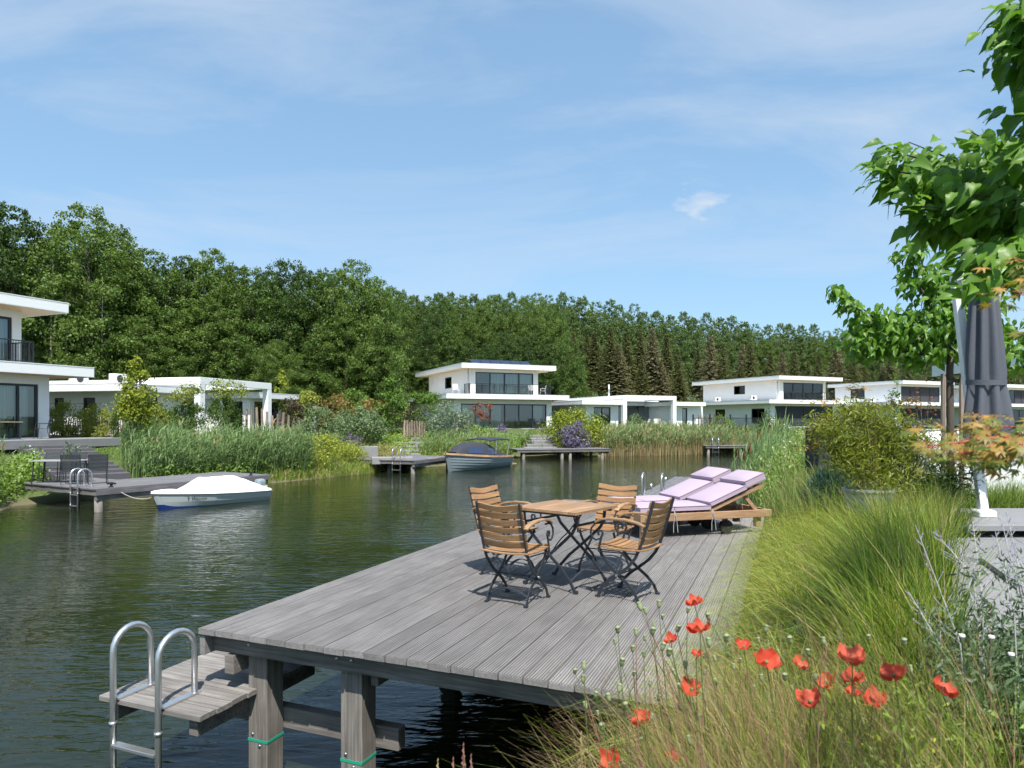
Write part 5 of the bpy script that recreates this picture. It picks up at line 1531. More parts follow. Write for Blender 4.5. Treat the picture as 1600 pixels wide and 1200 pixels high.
# bare and pale stems in the left wood
mb = trunk_mb(77, 20, 0.16, 6, 0.5, 0.16); me_b = mb.mesh('trunk', M['bark_pale'])
for px, Y, yt, lb in ((78,59,400,'pale bare birch stem standing out at the left of the wood'),(104,59.5,420,'shorter pale bare stem beside the bare birch'),(158,60,430,'pale straight trunk showing through the left wood')):
    X = (px-800)/FOC*Y; zb = h1(X,Y)
    e = empty('birch', (X,Y,zb), 0.3*px, lb, 'tree'); s = (CAM_Z+(HOR-yt)*Y/FOC-zb)/18.4; e.scale = (s,s,s)
    o = bpy.data.objects.new('trunk', me_b); link(o, e)
    q = crown_quads(px, 20, 1.6, 11, 16, 60, 0.34, clump=0.4)
    o = bpy.data.objects.new('crown', quads_to_mesh('crown', q, M['lf_mid'])); link(o, e)

# ------------------------------------------------------------------ shrubs and young trees of the gardens
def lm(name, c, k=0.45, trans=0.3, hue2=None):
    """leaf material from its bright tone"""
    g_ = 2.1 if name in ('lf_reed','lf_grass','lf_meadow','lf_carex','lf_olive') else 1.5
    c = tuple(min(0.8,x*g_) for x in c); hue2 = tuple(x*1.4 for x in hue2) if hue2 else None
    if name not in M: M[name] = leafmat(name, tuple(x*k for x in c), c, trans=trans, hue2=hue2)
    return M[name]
lm('lf_yellow', (0.21,0.25,0.025)); lm('lf_lime', (0.26,0.30,0.04)); lm('lf_willow', (0.14,0.20,0.085)); lm('lf_silver', (0.17,0.22,0.14)); lm('lf_fresh', (0.11,0.19,0.03))
M['lf_copper'] = leafmat('lf_copper', (0.13,0.15,0.03), (0.34,0.17,0.06), trans=0.3); lm('lf_redmaple', (0.23,0.07,0.035)); lm('lf_hedge', (0.085,0.14,0.025)); lm('lf_hedge_y', (0.20,0.23,0.035), hue2=(0.09,0.14,0.03)); M['lf_purple'] = leafmat('lf_purple', (0.075,0.105,0.05), (0.30,0.22,0.42), trans=0.3)
lm('lf_darkred', (0.07,0.055,0.03)); lm('lf_tan', (0.40,0.31,0.17)); lm('lf_grass', (0.13,0.20,0.035)); lm('lf_reed', (0.135,0.195,0.075)); lm('lf_reedtan', (0.40,0.30,0.16)); lm('lf_meadow', (0.14,0.20,0.05)); lm('lf_blue', (0.05,0.105,0.07))
lm('lf_white', (0.5,0.5,0.46), k=0.8); lm('lf_olive', (0.20,0.22,0.04)); lm('lf_cattail', (0.20,0.085,0.03), k=0.7)
def shrub(name, label, px, Y, ytop, wpx, mat, n=1400, leaf=0.10, z0=0.05, nclump=22, cat='shrub', group=None, trunk=0.03, flat=False, base=None, point=0.0, asp=0.75, clump=0.30, depth=1.0):
    X = (px-800)/FOC*Y; zb = h1(X,Y) if base is None else base
    H = max(0.3, CAM_Z+(HOR-ytop)*Y/FOC-zb); R = wpx/2*Y/FOC
    e = empty(name, (X,Y,zb), random.uniform(0,6.28) if not flat else 0, label, cat, group)
    q = crown_quads(int(px*7+Y*13), H, R, H*z0, nclump, max(12,int(1.3*n/nclump)), leaf, ragged=0.12, point=point, clump=clump*1.4)
    q[:,:,1] *= depth
    o = bpy.data.objects.new('crown', quads_to_mesh('crown', q, mat)); link(o, e)
    mb = MB(); k = 5 if cat == 'shrub' else 1
    for j in range(k):
        a = j*6.28/k
        tr = trunk if k == 1 else trunk*0.6
        mb.tube([(0.03*math.cos(a),0.03*math.sin(a),-0.15),(R*0.25*math.cos(a)*(k > 1),R*0.25*math.sin(a)*(k > 1),H*0.45),(R*0.4*math.cos(a)*(k > 1),R*0.4*math.sin(a)*(k > 1),H*0.85)], [tr,tr*0.7,tr*0.2], 6)
    mb.build('trunk' if cat == 'tree' else 'stems', M['bark'], e)
    return e
T = 'tree'; 
shrub('young_tree', 'small yellow-green tree standing in front of the left bungalow', 213,27.5,556,56, M['lf_yellow'], 6500, 0.10, 0.36, 60, T, trunk=0.045, point=0.35, clump=0.34)
shrub('young_tree', 'slender yellow-green tree just right of the left bungalow portal', 440,50,577,30, M['lf_yellow'], 1300, 0.15, 0.3, 18, T, point=0.3, clump=0.36)
shrub('young_tree', 'upright fresh green tree between the copper shrub and the middle house', 611,46.5,584,50, M['lf_fresh'], 5200, 0.14, 0.12, 30, T, point=0.4, clump=0.32)
shrub('young_tree', 'flat-topped green parasol tree at the left of the middle house', 664,52,617,50, M['lf_fresh'], 3500, 0.12, 0.80, 22, T, clump=0.22)
shrub('young_tree', 'spreading pruned tree under the portal of the left bungalow', 358,36.8,598,84, M['lf_hedge_y'], 900, 0.12, 0.72, 18, T, clump=0.2)
shrub('young_tree', 'thin-crowned tree left of the portal column of the left bungalow', 286,35.0,602,60, M['lf_hedge_y'], 800, 0.11, 0.62, 16, T, clump=0.22)
shrub('young_tree', 'small red-leaved maple in front of the middle house windows', 755,56,630,36, M['lf_redmaple'], 700, 0.13, 0.45, 18, T, clump=0.28)
shrub('willow_shrub', 'round grey-green willow shrub by the lavender-grey post', 500,38.5,636,66, M['lf_willow'], 6500, 0.11, 0.02, 34, group=None)
shrub('willow_shrub', 'grey-green willow shrub left of the slab steps', 566,42,640,66, M['lf_willow'], 6500, 0.12, 0.02, 34)
shrub('willow_shrub', 'silvery willow shrub in front of the middle house wall', 702,47,632,72, M['lf_silver'], 6500, 0.13, 0.02, 34)
shrub('shrub', 'greenish bronze shrub behind the grey-green willow', 527,49,616,58, M['lf_copper'], 1800, 0.15)
shrub('shrub', 'copper orange shrub left of the upright green tree', 585,48,624,50, M['lf_copper'], 1900, 0.15)
shrub('shrub', 'tall fresh green shrub behind the copper shrubs', 555,52,608,50, M['lf_fresh'], 3600, 0.15)
shrub('shrub', 'yellowish shrub behind the round willow', 480,50,612,44, M['lf_olive'], 3000, 0.15)
shrub('shrub', 'dark leafy shrub under the flat roof end of the left bungalow', 456,47,624,50, M['lf_darkred'], 1500, 0.15)
shrub('shrub', 'dark purple-brown hedge shrub behind the oak posts by the slab steps', 640,50,636,60, M['lf_darkred'], 1600, 0.15)
shrub('shrub', 'dark green shrub below the parasol tree', 662,49.5,634,52, M['lf_hedge'], 1600, 0.14)
shrub('shrub', 'bright yellow-green maple bush right of the middle house terrace', 893,52.5,638,72, M['lf_yellow'], 7000, 0.15, 0.0, 34)
shrub('shrub', 'smaller yellow-green bush beside the left wing of the tan-reed bungalow', 928,55,648,40, M['lf_fresh'], 1500, 0.15)
shrub('flower_clump', 'purple flowering clump below the yellow-green maple bush', 900,50.5,660,46, M['lf_purple'], 5200, 0.11, 0.0, 40, cat='flowers')
shrub('flower_clump', 'low purple flowers at the foot of the middle house terrace', 786,57,663,24, M['lf_purple'], 700, 0.10, 0.1, 12, cat='flowers')
shrub('flower_clump', 'purple flowers right of the wide slab steps', 852,58,668,14, M['lf_purple'], 400, 0.10, 0.1, 10, cat='flowers')
shrub('flower_clump', 'lavender drift below the row of tall oak posts', 474,36.0,684,50, M['lf_purple'], 900, 0.08, 0.1, 16, cat='flowers')
shrub('flower_clump', 'lavender drift between the two willow shrubs', 549,39.5,680,36, M['lf_purple'], 900, 0.08, 0.1, 16, cat='flowers')
shrub('shrub', 'leafy climber covering the fence near the left house corner', 100,32.5,632,60, M['lf_hedge_y'], 5200, 0.09, 0.0, 26, depth=0.35)
shrub('shrub', 'leafy climber covering the middle of the paling fence', 150,32.4,634,60, M['lf_hedge_y'], 5200, 0.09, 0.0, 26, depth=0.35)
shrub('shrub', 'leafy climber at the right end of the paling fence', 190,32.2,630,50, M['lf_hedge'], 5200, 0.09, 0.0, 26, depth=0.35)
for i, (px, wd, yt, lb) in enumerate(((245,58,632,'clipped hornbeam hedge left of the portal'),(290,60,630,'clipped hornbeam hedge behind the reeds by the portal column'),(350,66,620,'tall clipped hornbeam hedge between the portal columns'))):
    shrub('hedge', lb, px,34.2+i*0.9,yt,wd, M['lf_hedge' if i else 'lf_hedge_y'], 6000, 0.10, 0.0, 36, cat='hedge', depth=0.5, clump=0.26)
shrub('shrub', 'round green shrub in front of the screened house', 1205,60,643,42, M['lf_hedge'], 1500, 0.16)
shrub('shrub', 'low bright green hedge right of the round shrub', 1252,58,658,60, M['lf_fresh'], 1400, 0.14, 0.0, 20)
shrub('shrub', 'green bushes by the gate of the portal bungalow', 1128,62,650,36, M['lf_fresh'], 900, 0.15)
shrub('shrub', 'dark planted shrub under the portal of the tan-reed bungalow', 994,66,648,26, M['lf_willow'], 800, 0.14)
shrub('young_tree', 'slim young green tree before the dark-windowed house', 1397,13.0,582,34, M['lf_fresh'], 900, 0.055, 0.05, 26, T, trunk=0.015, clump=0.36, point=0.3)
shrub('twiggy_shrub', 'reddish twiggy shrub right of the slim young tree', 1442,13.2,592,46, M['lf_redmaple'], 420, 0.045, 0.1, 34)
shrub('mound', 'lime yellow mound of lady\'s mantle on the bank', 505,34.0,684,92, M['lf_lime'], 5600, 0.08, 0.0, 36, cat='plant', clump=0.26)
shrub('mound', 'second lime green mound nearer the short jetty', 550,35.8,694,64, M['lf_lime'], 3600, 0.08, 0.0, 30, cat='plant', clump=0.26)
shrub('fern_clump', 'dark green round tuft beside the wide slab steps', 820,52.5,683,22, M['lf_hedge'], 700, 0.12, 0.0, 14, cat='plant')

# ------------------------------------------------------------------ reeds, meadow and other uncountable growth
def in_poly(x, y, P):
    ins = np.zeros(x.shape, bool); n = len(P)
    for i in range(n):
        a, b = P[i], P[(i+1)%n]
        c = ((a[1] > y) != (b[1] > y)) & (x < (b[0]-a[0])*(y-a[1])/((b[1]-a[1]) if b[1] != a[1] else 1e-9)+a[0])
        ins ^= c
    return ins
def sample(poly, n, rng=RNG):
    P = np.array(poly, float); lo, hi = P.min(0), P.max(0); X = []; Yv = []
    got = 0
    while got < n:
        x = rng.uniform(lo[0],hi[0],n*2); y = rng.uniform(lo[1],hi[1],n*2); k = in_poly(x,y,P)
        X.append(x[k]); Yv.append(y[k]); got += k.sum()
    x = np.concatenate(X)[:n]; y = np.concatenate(Yv)[:n]
    z = height(x,y)
    return np.stack([x,y,np.maximum(z,-0.05)], axis=1)
def tuft_noise(p, s=0.9):
    return 0.5+0.5*np.sin(p[:,0]*s*2.1+1.3*np.sin(p[:,1]*s*1.7))*np.sin(p[:,1]*s*1.9+np.sin(p[:,0]*s*2.7))
def reed_bed(label, poly, n, h, mats, wd=0.03, stems=0.5, plume=0.0, lean=0.35, wind=(0.25,0.0), name='reeds', leaf_per=5):
    """reed stems with long leaves leaving them at several heights"""
    parts = []
    b = sample(poly, n); H = h*RNG.uniform(0.65,1.1,n)*(0.8+0.35*tuft_noise(b,0.7))
    ln = RNG.normal(size=(n,2))*0.10+np.array(wind)*0.4
    v, q = blades(b, ln*H[:,None], H, np.full(n,wd*0.6), 3, 0.2); parts.append((v,q,1))
    for k in range(leaf_per):
        f = RNG.uniform(0.25,0.92,n)
        bb_ = b.copy(); bb_[:,2] += H*f; bb_[:,:2] += ln*H[:,None]*(f**2)[:,None]
        a = RNG.uniform(0,6.28,n); L = H*RNG.uniform(0.22,0.40,n)
        d = np.stack([np.cos(a),np.sin(a)],axis=1)*lean+np.array(wind)
        v, q = blades(bb_, d*L[:,None]*2.0, L*RNG.uniform(0.5,1.0,n), np.full(n,wd), 3, 0.8); parts.append((v,q,0))
    if plume:
        m = int(n*plume); idx = RNG.choice(n,m,replace=False)
        pb_ = b[idx].copy(); pb_[:,2] += H[idx]*0.93; pb_[:,:2] += ln[idx]*H[idx][:,None]*0.9
        v, q = blades(pb_, RNG.normal(size=(m,2))*0.05+np.array(wind)*0.12, np.full(m,0.28)*RNG.uniform(0.7,1.3,m), np.full(m,wd*2.0), 3, 0.3); parts.append((v,q,2))
    V_, Q_, Mi = join_np(parts)
    o = bpy.data.objects.new(name, np_mesh(name, V_, Q_, mats, Mi)); link(o); tag(o, label, kind='stuff'); return o
def grass(label, poly, n, h, mats, wd=0.02, lean=0.4, wind=(0,0), name='grass', mix=(0.7,0.3), seg=3, clump=0.9, hvar=0.5):
    b = sample(poly, n); H = h*RNG.uniform(0.5,1.1,n)*((1-hvar)+2*hvar*0.8*tuft_noise(b,clump))
    a = RNG.uniform(0,6.28,n)
    d = (np.stack([np.cos(a),np.sin(a)],axis=1)*lean*RNG.uniform(0.2,1.2,(n,1))+np.array(wind))*H[:,None]
    v, q = blades(b, d, H, wd*RNG.uniform(0.7,1.2,n), seg, 0.8)
    mi = np.repeat(RNG.choice(len(mats), n, p=np.array(mix)/np.sum(mix)), seg)
    o = bpy.data.objects.new(name, np_mesh(name, v, q, mats, mi)); link(o); tag(o, label, kind='stuff'); return o
def herb(label, poly, n, h, mat, leaf=0.08, name='undergrowth', per=7, flowers=None):
    b = sample(poly, n); H = h*(0.5+0.9*tuft_noise(b,0.8))*RNG.uniform(0.6,1.1,n)
    P = np.repeat(b,per,axis=0); t = RNG.uniform(0.05,1,n*per)
    P = P+RNG.normal(size=P.shape)*np.array([0.07,0.07,0.0])*(h/0.6); P[:,2] += np.repeat(H,per)*t
    ax = RNG.normal(size=P.shape)+np.array([0,0,0.3]); nr = RNG.normal(size=P.shape)*0.6+np.array([0,-0.25,0.8])
    L = leaf*RNG.uniform(0.6,1.4,len(P)); Qs = leaves(P,ax,nr,L,L*0.5); mats = [mat]; mi = np.zeros(len(P))
    if flowers:
        m = int(n*flowers[1]); idx = RNG.choice(n,m,replace=False); k = 4
        F_ = np.repeat(b[idx],k,axis=0); F_[:,2] += np.repeat(H[idx],k)*1.03; F_ += RNG.normal(size=F_.shape)*flowers[2]*0.7
        Qf = leaves(F_, RNG.normal(size=F_.shape)*np.array([1,1,0.2]), np.tile([0,-0.4,1.0],(len(F_),1))+RNG.normal(size=F_.shape)*0.2, np.full(len(F_),flowers[2]), np.full(len(F_),flowers[2]*0.9))
        Qs = np.concatenate([Qs,Qf]); mi = np.concatenate([mi,np.ones(len(F_))]); mats.append(flowers[0])
    o = bpy.data.objects.new(name, quads_to_mesh(name, Qs, mats, mi)); link(o); tag(o, label, kind='stuff'); return o

reed_bed('tall green reed bed on the left bank beside the steps', [(-13.7,25.4),(-12.2,28.0),(-10.4,30.0),(-9.3,31.6),(-11.2,34.3),(-14.3,31.4),(-16.6,28.9),(-15.0,26.6)], 3000, 1.75, [M['lf_reed'],M['lf_reed'],M['lf_reedtan']], 0.034, lean=0.35, wind=(0.22,0.05), plume=0.03)
herb('leafy undergrowth at the foot of the left reeds', [(-13.7,25.6),(-10.6,30.0),(-9.3,31.6),(-10.6,32.6),(-14.6,28.4)], 2600, 0.75, M['lf_grass'], 0.12)
grass('yellow-green grasses along the waterline of the left bank', [(-10.6,29.2),(-8.9,31.9),(-7.2,34.7),(-6.7,36.5),(-8.4,37.2),(-11.2,32.5)], 5200, 0.62, [M['lf_grass'],M['lf_olive'],M['lf_reedtan']], 0.024, 0.5, mix=(0.55,0.3,0.15))
grass('tan fountain grass beside the grey planter', [(-7.7,36.9),(-6.3,37.5),(-6.2,39.6),(-8.0,39.4)], 2600, 0.95, [M['lf_tan'],M['lf_olive']], 0.02, 0.7, mix=(0.6,0.4))
grass('pale pinkish grasses below the willow shrubs', [(-12.2,36.5),(-7.0,40.5),(-8.0,43),(-13.5,39)], 3000, 0.75, [M['lf_tan'],M['lf_olive'],M['lf_grass']], 0.024, 0.55, mix=(0.4,0.3,0.3))
herb('mixed low garden plants behind the short jetty', [(-6.6,37.2),(-4.5,40.4),(-2.0,44),(-5.5,49),(-10,46),(-10.5,40)], 4200, 0.55, M['lf_grass'], 0.12, flowers=(M['lf_lime'],0.10,0.10))
reed_bed('pale flowering reeds behind the moored sloop', [(-5.0,40.1),(-2.6,42.4),(-0.8,44.6),(0.0,48.2),(-1.5,49.6),(-4.2,46.0),(-6.0,42.0)], 1150, 1.45, [M['lf_reed'],M['lf_olive'],M['lf_tan']], 0.032, plume=0.05)
herb('green plants between the sloop and the middle house', [(-4.5,45),(0,49.5),(1.5,55),(-4,57),(-7,50)], 2600, 0.8, M['lf_grass'], 0.13, flowers=(M['lf_purple'],0.08,0.10))
reed_bed('tan and green reed belt before the portal bungalow', [(6.9,51.0),(9.0,51.8),(11.0,52.4),(15.0,54.2),(20.0,56.3),(20.0,58.5),(12.0,56.5),(6.3,54.4)], 2100, 1.9, [M['lf_reed'],M['lf_reedtan'],M['lf_reedtan']], 0.042, plume=0.16)
grass('dry tan reed stalks along the far waterline', [(6.8,50.9),(9.0,51.6),(11.0,52.2),(15.0,54.0),(20,56.2),(20,57.0),(11,53.2),(6.7,52.0)], 2600, 1.25, [M['lf_reedtan'],M['lf_reed']], 0.035, 0.18, mix=(0.8,0.2))
grass('rough green grass on the bank beyond the stone steps', [(0.6,50.2),(6.8,51.3),(6.2,56),(14,62),(24,66),(24,62),(20,58),(30,64),(28,70),(4,61),(0.5,55)], 5000, 0.7, [M['lf_grass'],M['lf_meadow'],M['lf_tan']], 0.04, 0.45, mix=(0.5,0.3,0.2))
herb('wild herbs on the bank below the left house', [(-16.8,16.0),(-15.1,19.1),(-15.9,21.5),(-16.2,23.6),(-17.6,25.4),(-20.5,24),(-21,17)], 4200, 1.0, M['lf_grass'], 0.11, flowers=(M['lf_white'],0.03,0.07))
reed_bed('scattered reeds on the bank below the left house', [(-16.4,16.6),(-15.0,19.2),(-15.9,21.4),(-17.6,25),(-19.5,22),(-18,17)], 420, 1.35, [M['lf_reed'],M['lf_olive'],M['lf_cattail']], 0.03, plume=0.05)
grass('lawn edge grass above the steps', [(-18.5,27.4),(-16.2,29.4),(-17.0,31.0),(-20,29.5)], 1800, 0.12, [M['lf_grass'],M['lf_fresh']], 0.03, 0.4, mix=(0.5,0.5))
reed_bed('pale reed tuft beside the garden steps', [(-16.9,25.3),(-16.4,25.7),(-16.6,26.2),(-17.2,25.9)], 26, 1.5, [M['lf_silver'],M['lf_silver'],M['lf_silver']], 0.045)
grass('wild meadow growth on the near right bank', [(4.7,12.6),(6.0,17.3),(7.9,22),(10.8,28.3),(15,36.3),(23,47.4),(28,47),(20,33),(14.5,23),(10.5,15),(7.0,11.0)], 15000, 0.95, [M['lf_meadow'],M['lf_grass'],M['lf_tan']], 0.022, 0.45, wind=(-0.12,0), mix=(0.45,0.35,0.20))
herb('flowering meadow herbs on the near right bank', [(4.8,12.8),(6.2,17.3),(8.1,22),(11,28.3),(15,36),(19,36),(14,24),(9.5,15),(7.0,11.5)], 4200, 0.95, M['lf_meadow'], 0.07, flowers=(M['lf_white'],0.05,0.035))
reed_bed('cattail leaves standing in the water by the right bank', [(4.9,15.8),(6.3,18.8),(7.7,22.0),(10.2,27.8),(11.4,28.2),(9.2,22.4),(7.2,18.4),(5.8,15.6)], 330, 1.55, [M['lf_reed'],M['lf_reed'],M['lf_cattail']], 0.026, lean=0.12, wind=(0.03,0), leaf_per=4)
mb = MB(); mb.tube([(0,0,0),(0.02,0,0.8),(0.03,0,1.42)], 0.006, 5); mb.tube([(0.03,0,1.40),(0.033,0,1.62)], 0.022, 7, mi=1); mb.tube([(0.033,0,1.62),(0.034,0,1.72)], 0.004, 4)
me_c = mb.mesh('cattail', [M['lf_reed'], M['lf_cattail']])
cats = sample([(5.1,16.2),(6.4,18.9),(7.6,21.4),(9.8,26.8),(10.8,27.6),(8.6,21.8),(7.0,18.2),(5.8,15.8)], 22)
for k, p in enumerate(cats):
    o = bpy.data.objects.new('cattail', me_c); link(o); o.location = (p[0],p[1],p[2]-0.05); o.rotation_euler = (RNG.normal()*0.05,RNG.normal()*0.05,RNG.uniform(0,6)); s = RNG.uniform(0.75,1.05); o.scale = (s,s,s)
    tag(o, 'brown cattail spike standing by the right bank', 'cattail', 'cattails by the right bank')
grass('tall grass on the embankment behind the houses', [(-26,73),(-8,85),(10,95),(28,104),(55,117),(58,124),(28,112),(8,103),(-12,92),(-30,80)], 9000, 1.3, [M['lf_reed'],M['lf_grass']], 0.09, 0.35, mix=(0.7,0.3))
# ------------------------------------------------------------------ growth on the near bank
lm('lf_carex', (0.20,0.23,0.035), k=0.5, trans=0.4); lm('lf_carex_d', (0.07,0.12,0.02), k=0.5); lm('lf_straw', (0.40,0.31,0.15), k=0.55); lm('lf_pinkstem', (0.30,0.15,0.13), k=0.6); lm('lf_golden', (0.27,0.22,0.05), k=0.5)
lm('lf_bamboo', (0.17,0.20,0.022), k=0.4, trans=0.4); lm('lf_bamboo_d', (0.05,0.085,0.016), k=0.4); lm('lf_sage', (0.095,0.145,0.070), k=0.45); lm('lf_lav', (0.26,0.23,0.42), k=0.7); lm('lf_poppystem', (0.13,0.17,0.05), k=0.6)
def L2W(x, y):
    return (DECK_O[0]+DF[0]*x+DP[0]*y, DECK_O[1]+DF[1]*x+DP[1]*y)
def arch_grass(name, label, poly, n, h, mats, wd, lean_dir, lean, mix, seg=5, kind='stuff', hv=(0.55,1.1), zoff=0.0, spread=0.6, curl=0.9):
    b = sample(poly, n); b[:,2] += zoff
    H = h*RNG.uniform(hv[0],hv[1],n)
    a = RNG.uniform(0,6.28,n)
    d = np.array(lean_dir)*RNG.uniform(0.2,1.3,(n,1))*lean+np.stack([np.cos(a),np.sin(a)],axis=1)*spread*RNG.uniform(0,1,(n,1))
    v, q = blades(b, d*H[:,None], H, wd*RNG.uniform(0.7,1.3,n), seg, curl)
    mi = np.repeat(RNG.choice(len(mats), n, p=np.array(mix)/np.sum(mix)), seg)
    o = bpy.data.objects.new(name, np_mesh(name, v, q, mats, mi)); link(o); tag(o, label, kind=kind); return o
strip = [L2W(3.55,-0.45), L2W(3.76,0.1), L2W(3.76,1.2), L2W(3.76,3.4), L2W(3.80,5.6), L2W(4.85,5.4), L2W(5.0,3.6), L2W(4.9,1.5), L2W(4.6,-0.4)]
arch_grass('sedge', 'big arching yellow-green sedge spilling over the deck edge', strip, 8200, 0.60, [M['lf_carex'],M['lf_carex_d'],M['lf_straw'],M['lf_grass']], 0.0062, (-0.85,-0.10), 0.85, (0.55,0.10,0.15,0.20), zoff=0.0, hv=(0.4,1.3), spread=0.75)
arch_grass('sedge', 'long arching bright sedge blades fanning over the planks', strip, 4800, 0.88, [M['lf_carex'],M['lf_lime'],M['lf_straw'],M['lf_grass']], 0.0085, (-0.75,-0.08), 0.95, (0.48,0.22,0.14,0.16), hv=(0.6,1.15), spread=0.7, curl=1.7)
fore = [(1.5,2.9),(1.9,3.6),(2.6,5.0),(3.0,5.3),(3.0,4.7),(2.35,3.6),(1.75,2.7)]
arch_grass('sedge', 'tall upright green sedge in front of the terrace', fore, 4200, 0.95, [M['lf_carex'],M['lf_carex_d'],M['lf_grass'],M['lf_straw']], 0.0075, (-0.50,0.0), 0.6, (0.40,0.25,0.27,0.08), zoff=0.0, hv=(0.6,1.2))
arch_grass('sedge', 'tall loose sedge blades before the grey pot', [L2W(4.9,2.6),L2W(4.95,4.6),L2W(5.6,4.6),L2W(5.4,3.0),L2W(5.2,2.2)], 2400, 0.80, [M['lf_carex'],M['lf_carex_d'],M['lf_straw']], 0.006, (-0.25,-0.1), 0.5, (0.55,0.25,0.2), zoff=0.0)
edge_ = [L2W(3.72,-0.3), L2W(3.76,2.0), L2W(3.76,5.0), L2W(4.0,5.0), L2W(4.05,2.0), L2W(4.0,-0.3)]
arch_grass('wispy_grass', 'pale wispy grass lying out over the right edge of the deck', edge_, 2600, 0.62, [M['lf_carex'],M['lf_straw'],M['lf_lime']], 0.0048, (-1.15,-0.15), 1.0, (0.5,0.25,0.25), hv=(0.5,1.25), spread=0.7, curl=1.15)
arch_grass('dry_grass', 'pale straw and pink grass stems at the lower edge left of the poppies', [(0.22,1.9),(0.42,2.7),(0.95,3.1),(1.15,2.3),(0.7,1.6)], 2600, 0.98, [M['lf_straw'],M['lf_pinkstem'],M['lf_carex']], 0.0042, (-0.45,0.05), 0.6, (0.45,0.30,0.25), zoff=-0.05, hv=(0.5,1.1), spread=0.5)
arch_grass('golden_sedge', 'golden sedge tuft at the end of the sun lounger', [(3.55,8.75),(4.2,8.55),(4.35,9.15),(3.75,9.4)], 2600, 0.36, [M['lf_golden'],M['lf_carex'],M['lf_straw']], 0.007, (-0.4,-0.25), 0.7, (0.55,0.25,0.2), zoff=0.05, spread=0.9)
arch_grass('meadow_grass', 'loose grass between the golden sedge and the meadow', [(3.9,9.4),(4.9,9.0),(6.6,11.2),(5.4,13.0),(4.4,12.0)], 3800, 0.75, [M['lf_meadow'],M['lf_grass'],M['lf_straw']], 0.010, (-0.2,0), 0.4, (0.5,0.3,0.2))
arch_grass('green_tuft', 'deep green ornamental grass behind the parasol foot', [(4.9,8.95),(7.6,8.95),(8.3,10.0),(5.4,10.0)], 5200, 0.62, [M['lf_grass'],M['lf_carex_d'],M['lf_carex']], 0.008, (0,-0.3), 0.6, (0.5,0.35,0.15), spread=0.8)
arch_grass('dark_tuft', 'dark green grass beside the pale blue pot', [(4.6,7.5),(5.0,7.4),(5.2,8.6),(4.7,8.8)], 1700, 0.60, [M['lf_carex_d'],M['lf_grass'],M['lf_straw']], 0.008, (0.1,-0.4), 0.6, (0.6,0.3,0.1), zoff=0.05)
arch_grass('dry_grass', 'dry straw and pinkish stems leaning below the poppies', [(0.40,1.9),(0.62,2.7),(1.35,3.0),(1.75,2.3),(1.3,1.6),(0.6,1.5)], 5200, 0.86, [M['lf_straw'],M['lf_pinkstem'],M['lf_carex'],M['lf_grass']], 0.0036, (-0.55,0.05), 0.60, (0.22,0.18,0.30,0.30), zoff=-0.05, hv=(0.45,1.15), spread=0.45)
arch_grass('under_grass', 'dense green grass below the poppies', [(0.85,1.75),(1.1,2.5),(1.9,2.6),(2.4,2.1),(1.9,1.5),(1.2,1.4)], 9500, 0.55, [M['lf_grass'],M['lf_carex_d'],M['lf_carex'],M['lf_straw']], 0.0042, (-0.2,0), 0.4, (0.4,0.3,0.22,0.08), zoff=-0.05, spread=0.6)
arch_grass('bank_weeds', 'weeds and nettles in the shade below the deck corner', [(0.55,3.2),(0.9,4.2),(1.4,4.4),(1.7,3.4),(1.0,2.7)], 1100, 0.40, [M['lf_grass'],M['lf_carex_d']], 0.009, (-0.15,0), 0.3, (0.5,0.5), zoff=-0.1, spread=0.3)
# pink seed spikes at the lower edge
for k, (px, py, Y) in enumerate(((724,1168,2.3),(736,1185,2.3),(708,1190,2.25),(908,1150,2.2),(684,1192,2.3))):
    tip = dp(px,py,Y); b0 = Vector((tip.x+0.10,tip.y-0.05,max(0.2,h1(tip.x+0.1,tip.y))-0.1)); mb = MB()
    b0.z = min(b0.z, tip.z-0.6)
    mb.tube([b0, b0.lerp(tip,0.6)+Vector((0.02,0,0)), tip], [0.002,0.0016,0.0008], 5)
    for j in range(26):
        t = j/25; c = tip-Vector((0,0,0.13*t)); a = j*2.4; w_ = 0.003+0.007*min(1,t*2)
        mb.add([c,c+Vector((math.cos(a)*w_,math.sin(a)*w_,0.012)),c+Vector((0,0,0.02))], [(0,1,2)], 1)
    o = mb.build('seed_spike', [M['lf_straw'], M['lf_pinkstem'] if k < 3 else M['lf_straw']]); tag(o, ('reddish' if k < 3 else 'straw coloured')+' grass seed spike at the lower edge, '+('tallest of three by the dark water','right one of the dark-water group','shorter one left of the tallest','standing alone below the deck corner','farthest left of the spikes')[k], 'grass spike')

# ------------------------------------------------------------------ poppies
def poppy_petal_material():
    m, n, l, b = new_mat('poppy_petal')
    oi = n.new('ShaderNodeObjectInfo'); cr = n.new('ShaderNodeValToRGB')
    cr.color_ramp.elements[0].color = (0.66,0.065,0.028,1); cr.color_ramp.elements[1].color = (0.82,0.17,0.09,1)
    l.new(oi.outputs['Random'], cr.inputs['Fac']); l.new(cr.outputs['Color'], b.inputs['Base Color']); b.inputs['Roughness'].default_value = 0.6
    tr = n.new('ShaderNodeBsdfTranslucent'); l.new(cr.outputs['Color'], tr.inputs['Color'])
    mx = n.new('ShaderNodeMixShader'); mx.inputs['Fac'].default_value = 0.5
    l.new(b.outputs['BSDF'], mx.inputs[1]); l.new(tr.outputs['BSDF'], mx.inputs[2]); l.new(mx.outputs['Shader'], n['Material Output'].inputs['Surface'])
    return m
M['poppy'] = poppy_petal_material()
M['pod'] = plain('seed_pod', (0.28,0.32,0.16), rough=0.7, var=0.2, scale=20)
M['pod_dark'] = plain('poppy_centre', (0.16,0.19,0.08), rough=0.8)
